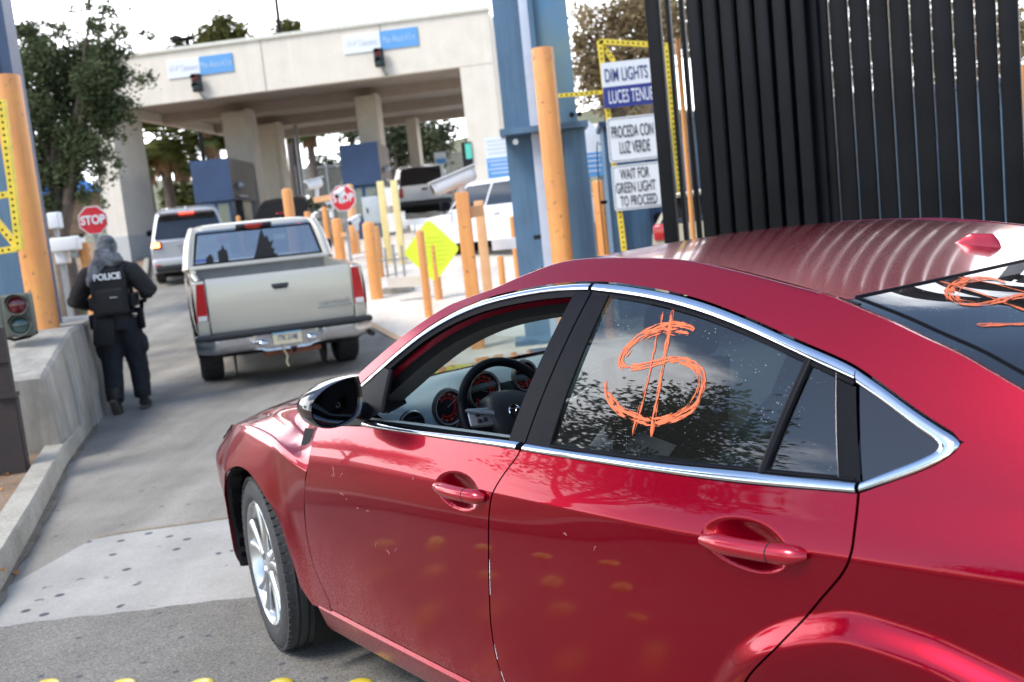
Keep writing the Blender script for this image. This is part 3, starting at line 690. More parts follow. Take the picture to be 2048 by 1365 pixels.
# --- bright trim round the windows
def strip(name, a, b, mt, base=.001, bul=.006, s=1, n=120, pw=.55, par=car):
    a, b = spl(a, n), spl(b, n); tt = np.linspace(0, 1, 9); V = []
    for t in tt: V.append(lift(a*(1-t)+b*t, base+bul*math.sin(math.pi*min(max(t, .0), 1))**pw if 0 < t < 1 else base-.004, None, s))
    return MB().grid(np.array(V), flip=s < 0).build(name, mt, par, smooth=50)
i0 = int(np.argmin(np.abs(spl(upout, 400)[:, 0]-bshut[1][0]))); uo = spl(upout, 400)
upF, upR = uo[:i0-1], uo[i0+1:]
def inset(c, d): return gapout(c, -d)
cw = .015
for s in (1, -1):
    strip('window_trim', upF, inset(upF, cw), CHROME, .001, .005, s)
    strip('window_trim', upR, spl([tuple(inset(upR, cw)[0])]+list(upin[1:]), 120), CHROME, .001, .005, s)
    strip('window_trim', tipout, spl(qin, 140), CHROME, .001, .006, s, 140)
    bi = int(np.argmin(np.abs(bb[:, 0]-shutB[0][0]))); bt = spl(belttop, 200)
    strip('window_trim', bb[:bi-1], bt[:bi-1], CHROME, .002, .007, s)
    strip('window_trim', bb[bi+1:], bt[bi+1:], CHROME, .002, .007, s)
# black frame behind glass, pillars, glass panes
def patch(name, b, t, l, r, mt, off, s=1, nu=40, nv=30, par=car):
    A = coons(spl(b, nu), spl(t, nu), spl(l, nv), spl(r, nv)); return MB().grid(lift(A, off, None, s), flip=s > 0).build(name, mt, par, smooth=80)
ui = spl(upin, 400); ulow = inset(ui, .012)       # lower edge of the black run under the bright trim
def cut(c, x0, x1, n=40): xs = np.linspace(x0, x1, n); c = spl(c, 400); o = np.argsort(c[:, 0]); return np.stack([xs, np.interp(xs, c[o, 0], c[o, 1])], 1)
def line(a, b, n=30): return np.array(a)+(np.array(b)-np.array(a))*np.linspace(0, 1, n)[:, None]
upl_all = np.vstack([inset(upF, cw+.004), ulow])
def region(name, lb, lt, rb, rt, mt, off, s, top=None, bot=None, par=car):
    top = upl_all if top is None else top; bot = bt if bot is None else bot
    T = cut(top, lt, rt); B = cut(bot, lb, rb); return patch(name, B, T, line(B[0], T[0]), line(B[-1], T[-1]), mt, off, s, par=par)
WIN = {}
for s in (1, -1):
    region('pillar_cover', bfront[0][0], bfront[1][0], bshut[0][0]-.003, bshut[1][0]-.002, BLACK, -.003, s, top=inset(upF, cw+.001) if s else None)
    region('pillar_cover', bshut[0][0]+.003, bshut[1][0]+.004, brear[0][0], brear[1][0], BLACK, -.003, s, top=np.vstack([inset(upR, cw+.001)]))
    region('pillar_core', bfront[0][0]+.02, bfront[1][0]+.01, brear[0][0]-.02, brear[1][0]-.01, DARKVOID, -.022, s, top=np.vstack([inset(upF, cw), inset(upR, cw)]))
    wn = region('rear_door_window', brear[0][0]+.002, brear[1][0]+.002, divl[0][0], divl[1][0], GLASS_T, -.010, s)
    fw = region('fixed_window', divr[0][0], divr[1][0], fixr[0][0], fixr[1][0], GLASS_T, -.010, s)
    region('pillar_cover', fixr[0][0]+.001, fixr[1][0]+.001, qsh[0][0], qsh[1][0], BLACK, -.004, s)
    strip('window_seal', ui, ulow, BLACK, -.006, .004, s, 120)
    strip('window_seal', cut(bt, brear[0][0], 2.53, 60), cut(bt, brear[0][0], 2.53, 60)+np.array([0, .006]), BLACK, -.004, .003, s, 60)
    strip('window_divider', line(divl[0], (divl[1][0], divl[1][1]+.004)), line(divr[0], (divr[1][0], divr[1][1]+.003)), BLACK, -.004, .006, s, 30)
    strip('window_seal', line(brear[0], brear[1]), line((brear[0][0]+.005, brear[0][1]), (brear[1][0]+.005, brear[1][1]-.002)), RUBBER, -.003, .003, s, 30)
    strip('window_seal', line(fixr[0], fixr[1]), line((fixr[0][0]+.004, fixr[0][1]), (fixr[1][0]+.004, fixr[1][1]-.002)), BLACKGL, -.004, .002, s, 30)
    qc = spl(qin, 81); tt = np.linspace(0, 1, 12)[:, None, None]; qu, ql = qc[:41], qc[80:39:-1]
    MB().grid(lift(qu[None]*(1-tt)+ql[None]*tt, -.004, None, s), flip=s < 0).build('quarter_window', BLACKGL, car, smooth=80)
    WIN[s] = (wn, fw)
# front door: lowered glass, so an open frame with its seals, red jamb and pillar trim
uf = upF
def ringstrip(name, d0, y0, d1, y1, mt, s, sp=8):
    a = gapout(uf, -d0); b = gapout(uf, -d1); m0 = (a[:, 0] < bfront[1][0]+.03); a, b = a[m0], b[m0]
    V = [lift(a*(1-t)+b*t, -(y0+(y1-y0)*t), None, s) for t in np.linspace(0, 1, sp)]
    MB().grid(np.array(V), flip=s < 0).build(name, mt, car, smooth=60)
sail = tr((717, 772), (767, 734), (781, 742), (770, 819), (742, 838))+[(.885, .966), (.75, .952), (.605, .944)]
for s in (1, -1):
    ringstrip('door_frame', cw, .002, cw+.016, .008, BLACK, s)
    ringstrip('door_frame', cw+.016, .008, cw+.020, .030, RUBBER, s)
    ringstrip('door_jamb', cw+.020, .030, cw+.033, .050, RED, s)
    ringstrip('door_frame', cw+.033, .050, cw+.058, .075, RUBBER, s)
    ringstrip('pillar_trim', cw+.058, .075, cw+.072, .150, TRIMGREY, s)
    c = np.array(sail); ce = c.mean(0); A = np.array([c, ce+(c-ce)*.5, ce+(c-ce)*.01]); A = np.concatenate([A, A[:, :1]], 1)
    MB().grid(lift(A, .002, None, s), flip=s < 0).build('mirror_sail', BLACK, car)
    MB().tube([lift(np.array([q]), -.004, None, s)[0] for q in line((sail[2][0], sail[2][1]), (sail[3][0]-.012, sail[3][1]-.01))], .009, 8).build('window_channel', RUBBER, car)
# --- mirrors
mo = [(715, 750), (694, 754), (664, 766), (638, 784), (622, 803), (617, 822), (622, 841), (636, 854), (656, 858), (682, 853), (704, 841), (718, 826), (723, 800), (720, 770)]
def mirror(s):
    o = np.array([castx(a, b, .93) for a, b in mo]); o = spl(np.vstack([o, o[:1]]), 49)[:-1]; ce = o.mean(0)
    ring = lambda k, x, sh=0: [c3(x, s*(ce[0]+(q[0]-ce[0])*k-sh), ce[1]+(q[1]-ce[1])*k) for q in o]
    h = MB().rings([ring(.90, .934), ring(.97, .940), ring(1.0, .93), ring(1.0, .90), ring(.96, .865), ring(.82, .825), ring(.55, .795), ring(.2, .785)], caps=False)
    h.add(ring(.2, .785), [tuple(range(48))])
    hh = h.build('side_mirror', BLACKGL, car, smooth=60)
    MB().rings([ring(.90, .934), ring(.86, .926), ring(.01, .924)]).build('mirror_glass', MIRROR, hh, smooth=60)
    y0 = ce[0]-.085; MB().tube([c3(.89, s*(y0+.03), ce[1]-.035), c3(.88, s*(y0-.01), ce[1]-.045), c3(.875, s*.845, 1.005)], [.03, .032, .036], 12, flat=.8).build('mirror_arm', BLACKGL, hh)
MIRROR = mat('mirror_glass', (.06, .065, .075), .04, 1, var=0)
mirror(1); mirror(-1)
# --- wheels
def wheel(parent, cx, cy, s, steer=0.0, Rr=.334, W=.205, rr=.238, spokes=5, nm='wheel'):
    root = bpy.data.objects.new(nm, None); COL.objects.link(root); root.parent = parent; root.empty_display_size = .1
    root.location = (-cx, s*cy, Rr); root.rotation_euler = (0, 0, steer)
    w2 = W/2
    prof = [(rr, w2-.012), (rr+.01, w2-.004), (rr+.03, w2+.002), (Rr-.035, w2-.002), (Rr-.013, w2-.012), (Rr-.003, w2-.026)]
    t_ = MB(); gro = [(.055, .008), (.02, .008), (-.018, .008), (-.055, .008)]
    y = w2-.026; pts = prof[:]
    for g, gw in gro: pts += [(Rr, g+gw), (Rr-.008, g+gw-.001), (Rr-.008, g-gw+.007), (Rr, g-gw+.006)]
    pts += [(Rr-.003, -w2+.026), (Rr-.02, -w2+.006), (rr, -w2+.012)]
    t_.lathe([(r_, s*h) for r_, h in pts], (0, 0, 0), 'Y', 72)
    nb = 62                                        # shoulder blocks: cross grooves cut as dark bars proud of the shoulder
    for j in range(nb):
        a = 2*math.pi*j/nb; M = Matrix.Rotation(-a, 3, 'Y')
        for sg in (1, -1): t_.box(M @ Vector((Rr-.0075, s*sg*(w2-.024), 0)), (.012, .034, .0225), M=M)
    t_.build('tyre', TYRE, root, smooth=40)
    rm = MB(); rm.lathe([(rr+.002, s*(w2-.012)), (rr-.004, s*(w2-.004)), (rr-.014, s*(w2-.012)), (rr-.022, s*(w2-.05)), (rr-.03, s*-.03), (rr-.02, -s*w2*.8)], (0, 0, 0), 'Y', 60)
    for j in range(spokes):
        a0 = 2*math.pi*(j+.25)/spokes
        for da in (-.20, .20):
            q = []
            for t in np.linspace(0, 1, 7):
                r_ = .045+(rr-.062)*t; a = a0+da*(.40+.75*t); yv = s*(w2-.030+.004*t-.018*math.sin(math.pi*t)*0); q.append((r_*math.cos(a), yv, r_*math.sin(a)))
            rm.tube(q, [.018, .016, .014, .0135, .014, .016, .02], 8)
    rm.lathe([(.0, s*(w2-.020)), (.03, s*(w2-.020)), (.052, s*(w2-.026)), (.062, s*(w2-.045)), (.062, s*.0)], (0, 0, 0), 'Y', 30)
    rm.build('rim', ALLOY, root, smooth=50)
    MB().lathe([(.0, s*.01), (rr-.05, s*.01), (rr-.05, -s*.01), (0, -s*.01)], (0, 0, 0), 'Y', 30).build('brake_disc', GREY, root)
    return root
STEER = -R(12)
wheel(car, -.01, .738, 1, STEER, W=.215); wheel(car, -.01, .738, -1, STEER, W=.215); wheel(car, 2.79, .785, 1); wheel(car, 2.79, .785, -1)
for s in (1, -1):                                 # wheel wells and the torn liner edge behind the front bumper
    for cx, ro in ((0, .405), (2.79, .395)):
        m_ = MB(); n = 26; rows = []
        for i in range(n):
            a = R(-35+250*i/(n-1)); xx_, zz_ = cx+ro*math.cos(a), .334+ro*math.sin(a); rows.append([c3(xx_, s*(S1(xx_, max(zz_, .25))-(.06 if xx_ < -.2 else .025)), zz_), c3(cx+ro*math.cos(a), s*.46, .334+ro*math.sin(a))])
        m_.grid(rows); m_.lathe([(ro, s*.46), (.01, s*.46)], c3(cx, 0, .334), 'Y', 40); m_.build('wheel_well', DARKVOID, car)
    ln = []
    for a in np.linspace(R(108), R(196), 30):
        x = .0+.415*math.cos(a)*1.0; z = .334+.384*math.sin(a); ln.append([c3(x, s*(S1(x, max(z, .2))-.012), z), c3(x+.012+.018*random.random(), s*(S1(x, max(z, .2))-.020), z+.002), c3(x+.02+.03*random.random(), s*(S1(x, max(z, .2))-.055), z)])
    MB().grid(ln, flip=s > 0).build('wheel_liner', RUBBER, car)
# --- inner shell so the shut lines stay dark, floor
m_ = MB()
for s in (1, -1):
    for x0, x1 in ((.44, 2.36), (3.2, 3.85)):
        A = []
        for x in np.linspace(x0, x1, 60): A.append([c3(x, s*(S1(x, z)-.040), z) for z in np.r_[.22, .4, .6, .75, .85, float(zbelt(x))-.02]])
        m_.grid(A)
    A = []
    for x in np.linspace(-.95, .45, 30): y, z = sec(np.full(12, x), np.linspace(6.2, 9.9, 12)); A.append(np.stack([np.full(12, -x), s*(y-.01), z-.045], -1))
    m_.grid(A)
    A = []
    for x in np.linspace(2.20, 3.6, 50): zt = float(np.interp(x, np.array(qtop)[:, 0], np.array(qtop)[:, 1])) if x > 2.55 else float(zbelt(x)); A.append([c3(x, s*(S1(x, z)-.045), z) for z in np.linspace(.76, zt-.02, 8)])
    m_.grid(A)
m_.box(c3(1.45, 0, .27), (3.9, 1.45, .05)); m_.box(c3(.30, 0, .62), (.06, 1.5, .62)); m_.box(c3(-.2, 0, .5), (1.2, .8, .4))
m_.build('body_shell', DARKVOID, car, smooth=0)
# --- cabin
m_ = MB()
for s in (1, -1):                                 # door tops inside the glass line
    A = []
    for x in np.linspace(.72, 2.5, 50):
        y = S1(x, float(zbelt(x))+.015); A.append([c3(x, s*(y-.022), float(zbelt(x))+.018), c3(x, s*(y-.05), float(zbelt(x))+.016), c3(x, s*(y-.085), float(zbelt(x))-.03), c3(x, s*(y-.10), .5)])
    m_.grid(A, flip=s < 0)
m_.build('door_trim', DASH, car, smooth=60)
prof = [(.40, .965), (.50, .99), (.60, 1.015), (.70, 1.030), (.80, 1.033), (.855, 1.022), (.885, .99), (.878, .93), (.90, .84), (.93, .74), (.95, .62), (.90, .45)]
prof2 = [(.40, .965), (.50, .988), (.58, 1.000), (.66, 1.002), (.74, .994), (.82, .975), (.90, .945), (.955, .905), (.97, .84), (.96, .74), (.95, .62), (.90, .45)]
A = []
for t in np.linspace(-1, 1, 121):
    y = .72*t; row = []
    hw_ = math.exp(-((y-.375)/.205)**6); hood = hw_*.035; edge = .09*max(0, abs(t)-.75)/.25
    for (x, z), (x2, z2) in zip(prof, prof2): x, z = x2+(x-x2)*hw_, z2+(z-z2)*hw_; row.append(c3(x+(hood*1.4 if z > .95 and x > .75 else 0)-edge*(x > .8)*.3, y, z+hood*.7*math.exp(-((x-.82)/.10)**2)-.03*abs(t)**8-.006*t*t))
    A.append(row)
MB().grid(A, flip=True).build('dashboard', DASH, car, smooth=50)
MB().box(c3(.50, 0, .945), (.06, 1.3, .02)).build('dash_vent', DASH2, car)
def onx(px, py, x): y, z = castx(px, py, x); return c3(x, y, z)
g1, g2, g3 = onx(896, 815, .93), onx(966, 782, .93), onx(1048, 752, .93)
GAUGE = mat('gauge_face', (.012, .012, .014), .4, var=0); GRED = mat('gauge_red', (.13, .008, .008), .4, var=0, emit=((1, .05, .03), .03))
for i, (g, r_) in enumerate(((g1, .052), (g2, .058), (g3, .046))):
    m_ = MB(); MX = Matrix.Rotation(0, 3, 'Y')
    m_.lathe([(r_+.010, .0), (r_+.006, -.012), (r_, -.010), (r_-.003, .012)], g, 'X', 36)
    gg = m_.build('gauge', DASH2, car, smooth=50)
    MB().lathe([(r_-.001, .006), (0.001, .006)], g, 'X', 30).build('gauge_face', GAUGE, gg)
    MB().lathe([(r_+.004, -.013), (r_+.001, -.0135), (r_-.001, -.011)], g, 'X', 40).build('gauge_ring', SILVERTRIM, gg)
    rd_ = MB(); wh = MB()
    for k in range(28):
        a = R(-40+260*k/27); M = Matrix.Rotation(a, 3, 'X'); q = Vector(g)+M @ Vector((0.003, 0, r_*.80)); (rd_ if k % 3 else wh).box(q, (.002, .003, r_*(.10 if k % 3 else .17)), M=M)
    for a in np.linspace(R(-40), R(220), 30): rd_.box(Vector(g)+Matrix.Rotation(a, 3, 'X') @ Vector((.003, 0, r_*.58)), (.002, .008, .003), M=Matrix.Rotation(a, 3, 'X'))
    M = Matrix.Rotation(R(60+50*i), 3, 'X'); wh.box(Vector(g)+M @ Vector((.001, 0, r_*.35)), (.002, .002, r_*.7), M=M)
    rd_.build('gauge_marks', GRED, gg); wh.build('needle', GREY, gg)
# shroud around the gauges
# round air vent and the demister grille beside it
v1 = onx(823, 852, .90); m_ = MB(); m_.lathe([(.050, .0), (.047, -.012), (.042, -.010), (.038, .02), (.0, .02)], v1, 'X', 32)
ve = m_.build('air_vent', DASH2, car); MB().lathe([(.049, -.008), (.046, -.014), (.0435, -.011)], v1, 'X', 36).build('vent_ring', SILVERTRIM, ve)
m_ = MB()
for k in range(4): m_.box((v1[0]-.004, v1[1], v1[2]-.025+.016*k), (.006, .074, .005))
m_.build('vent_slat', DASH2, ve)
v2 = onx(790, 803, .86); m_ = MB()
for k in range(5): m_.box((v2[0], v2[1], v2[2]-.016+.008*k), (.014, .07, .0035), M=Matrix.Rotation(R(-14), 3, 'X'))
m_.box((v2[0]+.004, v2[1], v2[2]), (.006, .075, .05), M=Matrix.Rotation(R(-14), 3, 'X')); m_.build('side_demister', DASH2, car)
# steering wheel
sc = Vector(onx(1021, 829, 1.03)); nrm = Vector((-.92, 0, .40)).normalized(); uu = Vector((0, -1, 0)); vv = nrm.cross(uu).normalized()
if vv.z < 0: vv = -vv
sw = bpy.data.objects.new('steering_wheel', None); COL.objects.link(sw); sw.parent = car; sw.location = sc; sw.empty_display_size = .1
TW = R(-8)
def swp(r_, a, d=0): return uu*(r_*math.cos(a+TW))+vv*(r_*math.sin(a+TW))+nrm*d
m_ = MB(); rows = []
for j in range(72):
    a = 2*math.pi*j/72; c = swp(.178, a); rad = (swp(1, a)).normalized(); rows.append([c+rad*(.0155*math.cos(b))+nrm*(.0145*math.sin(b)) for b in np.linspace(0, 2*math.pi, 13)[:-1]])
rows.append(rows[0]); m_.rings(rows); m_.build('rim', BLACK, sw, smooth=70)
m_ = MB()                                          # centre pad
out = [(-.085, .060), (-.04, .078), (.04, .078), (.085, .060), (.092, .0), (.070, -.06), (.03, -.085), (-.03, -.085), (-.070, -.06), (-.092, .0)]
out = spl(np.array(out+[out[0]]), 41)[:-1]
rows = [[swp(math.hypot(*q)*k, math.atan2(q[1], q[0]), d) for q in out] for k, d in ((1, -.03), (1, .0), (.94, .014), (.8, .022), (.5, .027), (.02, .029))]
m_.rings(rows).build('hub', DASH2, sw, smooth=60)
m_ = MB()
for a0 in (R(8), R(172), R(250), R(290)):
    q = [swp(.075, a0, .0), swp(.12, a0, -.004), swp(.176, a0, 0)]
    MB().tube(q, [.030, .024, .019] if a0 < 3.2 else [.012, .011, .012], 10, flat=.35).build('spoke', SILVERTRIM, sw, smooth=60)

MS = Matrix((uu, vv, nrm)).transposed() @ Matrix.Rotation(TW, 3, 'Z')
for sg in (1, -1):
    c = uu*(sg*.122*math.cos(TW))+vv*(sg*.122*math.sin(TW))-vv*.004+nrm*.004; MB().rbox(c, (.092, .062, .016), .007, M=MS, n=3).build('spoke_panel', SILVERTRIM, sw, smooth=50)
    for i in range(2):
        for j in range(2): MB().rbox(c+uu*(.022*(i-.5))+vv*(.021*(j-.5))+nrm*.009, (.017, .013, .005), .002, M=MS).build('button', DASH2, sw)
m_ = MB(); rows = []
for a in np.linspace(0, 2*math.pi, 33): rows.append([swp(.022+.003*math.cos(b), a, .030+.003*math.sin(b)) for b in np.linspace(0, 2*math.pi, 7)])
m_.rings(rows); m_.tube([swp(.021, R(150), .031), swp(.010, R(110), .031), swp(.0, R(-90), .031), swp(.010, R(70), .031), swp(.021, R(30), .031)], .003, 6); m_.build('emblem', CHROME, sw, smooth=60)
MB().cyl(sc-nrm*.03, sc-nrm*.25, .035, .045, 14).build('steering_column', DASH2, car)
MB().tube([sc-nrm*.05+uu*-.04, sc-nrm*.05+uu*-.17+vv*.02], .008, 8).build('stalk', DASH2, car)
# seats
def seat(y, w_=.50, x0=1.42, nm='front_seat', par=car):
    e = bpy.data.objects.new(nm, None); COL.objects.link(e); e.parent = par; e.location = c3(x0, y, 0); e.empty_display_size = .1
    MB().rbox((.22, 0, .48), (.50, w_, .16), .06, n=4).build('cushion', SEAT, e, smooth=60)
    rows = []
    for t in np.linspace(0, 1, 12):
        z = .50+.60*t; x = -.08-.22*t; hw = (w_/2)*(1-.28*t**3); th = .10-.045*t
        rows.append([(x+th*math.cos(a)*(abs(math.cos(a))**-.4 if abs(math.cos(a)) > .01 else 0), hw*abs(math.sin(a))**.5*np.sign(math.sin(a)), z) for a in np.linspace(0, 2*math.pi, 25)[:-1]])
    MB().rings(rows, caps=True).build('backrest', SEAT, e, smooth=60)
    MB().rbox((-.325, 0, 1.20), (.09, .25, .17), .04, n=4, M=Matrix.Rotation(R(-12), 3, 'Y')).build('headrest', SEAT, e, smooth=60)
    MB().cyl((-.30, .06, 1.06), (-.32, .06, 1.15), .006).cyl((-.30, -.06, 1.06), (-.32, -.06, 1.15), .006).build('headrest_post', SILVERTRIM, e)
    return e
seat(.37); seat(-.37)
MB().rbox(c3(2.30, 0, .50), (.50, 1.30, .18), .06, n=4).build('rear_bench', SEAT, car, smooth=60)
MB().rbox(c3(2.62, 0, .80), (.14, 1.30, .52), .06, n=4, M=Matrix.Rotation(R(-20), 3, 'Y')).build('rear_backrest', SEAT, car, smooth=60)
MB().box(c3(2.93, 0, 1.03), (.46, 1.30, .02)).build('parcel_shelf', DASH2, car)
A = []                                             # headliner
for x in np.linspace(1.25, 2.46, 20): e_ = float(yc(x)); A.append([c3(x, e_*t, float(roofz(x, e_*t))-.035) for t in np.linspace(-1, 1, 21)])
MB().grid(A).build('headliner', TRIMGREY, car)
MB().tube([c3(1.80, .70, 1.18), c3(1.79, .68, .95), c3(1.76, .66, .7)], .022, 6, flat=.1).build('seat_belt', DASH2, car)
MB().rbox(c3(.98, 0, 1.26), (.03, .24, .06), .012).build('cabin_mirror', DASH2, car)
# grey strip on the door-side of the driver's seat, seen dimly through the rear door
MB().tube([c3(*casty(1128, 805, .60)[:1], .60, casty(1128, 805, .60)[1]), c3(casty(1150, 800, .60)[0], .60, casty(1150, 800, .60)[1]), c3(casty(1186, 772, .60)[0], .60, casty(1186, 772, .60)[1])], .008, 8).build('seat_trim', SILVERTRIM, car)
# --- dollar signs in orange window paint
def crayon(name, dens=.5):
    m = bpy.data.materials.new(name); m.use_nodes = True; t = m.node_tree; p = t.nodes['Principled BSDF']; out = t.nodes['Material Output']
    p.inputs['Base Color'].default_value = (.66, .135, .045, 1); p.inputs['Roughness'].default_value = .7
    tcn = t.nodes.new('ShaderNodeTexCoord'); mp_ = t.nodes.new('ShaderNodeMapping'); mp_.inputs['Scale'].default_value = (30, 240, 1); t.links.new(tcn.outputs['UV'], mp_.inputs[0])
    nz = t.nodes.new('ShaderNodeTexNoise'); nz.inputs['Scale'].default_value = 1; nz.inputs['Detail'].default_value = 4; t.links.new(mp_.outputs[0], nz.inputs['Vector'])
    gt = t.nodes.new('ShaderNodeMapRange'); t.links.new(nz.outputs['Fac'], gt.inputs[0])
    for i, q in enumerate((dens-.04, dens+.05, 0, 1)): gt.inputs[i+1].default_value = q
    tr_ = t.nodes.new('ShaderNodeBsdfTransparent'); mx = t.nodes.new('ShaderNodeMixShader')
    t.links.new(gt.outputs[0], mx.inputs[0]); t.links.new(tr_.outputs[0], mx.inputs[1]); t.links.new(p.outputs[0], mx.inputs[2]); t.links.new(mx.outputs[0], out.inputs[0]); return m
CRAY = crayon('window_crayon', .46); CRAY2 = crayon('window_crayon_thin', .52)
def stroke(mb, uv, pts, w, pos, nrm, n=90, wv=.25, lift_=.0015):
    # a ribbon of paint following pts, given a function 2-D -> 3-D
    c = spl(pts, n); t = np.gradient(c, axis=0); t /= np.linalg.norm(t, axis=1)[:, None]+1e-9; nn = np.stack([-t[:, 1], t[:, 0]], 1)
    ww = w*(1+wv*np.sin(np.linspace(0, 9, n))+.10*rng.standard_normal(n))*np.minimum(1, np.minimum(np.linspace(0, 1, n)*14+.4, np.linspace(1, 0, n)*14+.3))
    k = 5; V = [[pos(c[i]+nn[i]*ww[i]*(j/(k-1)-.5)) for j in range(k)] for i in range(n)]
    s_ = np.r_[0, np.cumsum(np.linalg.norm(np.diff(c, axis=0), axis=1))]
    b0 = len(mb.v); mb.grid(V)
    for i in range(n):
        for j in range(k): uv.append((s_[i], (j/(k-1)-.5)*w+random.random()*0+b0*.37))
def paint(name, strokes, pos, par):
    mb = MB(); uv = []; mi = []
    for pts, w, m_i in strokes:
        f0 = len(mb.f); stroke(mb, uv, pts, w, pos, None); mb.m[f0:] = [m_i]*(len(mb.f)-f0)
    o = mb.build(name, [CRAY, CRAY2], par, smooth=0); l = o.data.uv_layers.new(name='UVMap')
    for lp in o.data.loops: l.data[lp.index].uv = uv[lp.vertex_index]
    return o
sS = tr((1383, 662), (1378, 657), (1360, 653), (1330, 654), (1300, 661), (1275, 674), (1252, 694), (1237, 716), (1238, 730), (1254, 737), (1293, 731), (1332, 721), (1366, 723), (1391, 738), (1402, 762), (1397, 790), (1381, 817), (1352, 836), (1317, 845), (1283, 843), (1244, 828), (1217, 804), (1206, 779), (1206, 764))
s2 = tr((1372, 670), (1345, 667), (1315, 668), (1290, 676), (1262, 695), (1245, 716))
s3 = tr((1332, 722), (1362, 725), (1384, 740), (1392, 762), (1386, 790), (1366, 818), (1336, 835), (1300, 846))
b1 = tr((1321, 625), (1300, 720), (1280, 800), (1259, 873)); b2 = tr((1341, 619), (1328, 690), (1312, 780), (1297, 876))
posw = lambda q: lift(np.array(q), -.0085, None, 1)
paint('painted_dollar_sign', [(sS, .015, 0), (s2, .009, 1), (s3, .010, 1), (b1, .008, 1), (b2, .0095, 0)], posw, WIN[1][0])
# on the rear window: positions in (x, y) over the glass
_b = RWG[..., :].copy()
from mathutils.bvhtree import BVHTree
_vs = [Vector(q) for q in RWG.reshape(-1, 3)]; _fs = []
for i in range(39):
    for j in range(40): a = i*41+j; _fs.append((a, a+1, a+42, a+41))
_bv = BVHTree.FromPolygons(_vs, _fs)
def castrw(px, py):
    d = ray(px, py); q0 = toloc(CAM); q1 = toloc(CAM+d); a = Vector((-q0[0], q0[1], q0[2])); b = Vector((-q1[0], q1[1], q1[2])); h = _bv.ray_cast(a, (b-a).normalized())
    if h[0] is None: q = toloc(CAM+d*2.0); return (-q[0], q[1])
    return (h[0].x, h[0].y)
def posr(q):
    h = _bv.ray_cast(Vector((q[0], q[1], 3)), Vector((0, 0, -1))); z = h[0].z if h[0] is not None else 1.2; return (q[0], q[1], z+.0015)
def trr(*p): return [castrw(a, b) for a, b in p]
rS = trr((2012, 568), (1990, 560), (1952, 557), (1924, 564), (1903, 576), (1896, 588), (1903, 602), (1922, 610), (1952, 611), (1988, 606), (2020, 598), (2046, 593))
rS2 = trr((1996, 562), (1955, 562), (1925, 572), (1912, 588), (1920, 602), (1950, 606))
ext = lambda l: l+[tuple(np.array(l[-1])*2-np.array(l[-2]))]
rS = ext(ext(rS))
r1 = ext(trr((1880, 564), (1935, 579), (1990, 600), (2044, 620))); r2 = ext(trr((1916, 556), (1975, 566), (2046, 585)))
r3 = ext(trr((1954, 652), (1978, 652), (2046, 650)))
paint('painted_dollar_sign', [(rS, .016, 0), (rS2, .012, 1), (r1, .008, 0), (r2, .007, 0), (r3, .013, 0)], posr, rw)
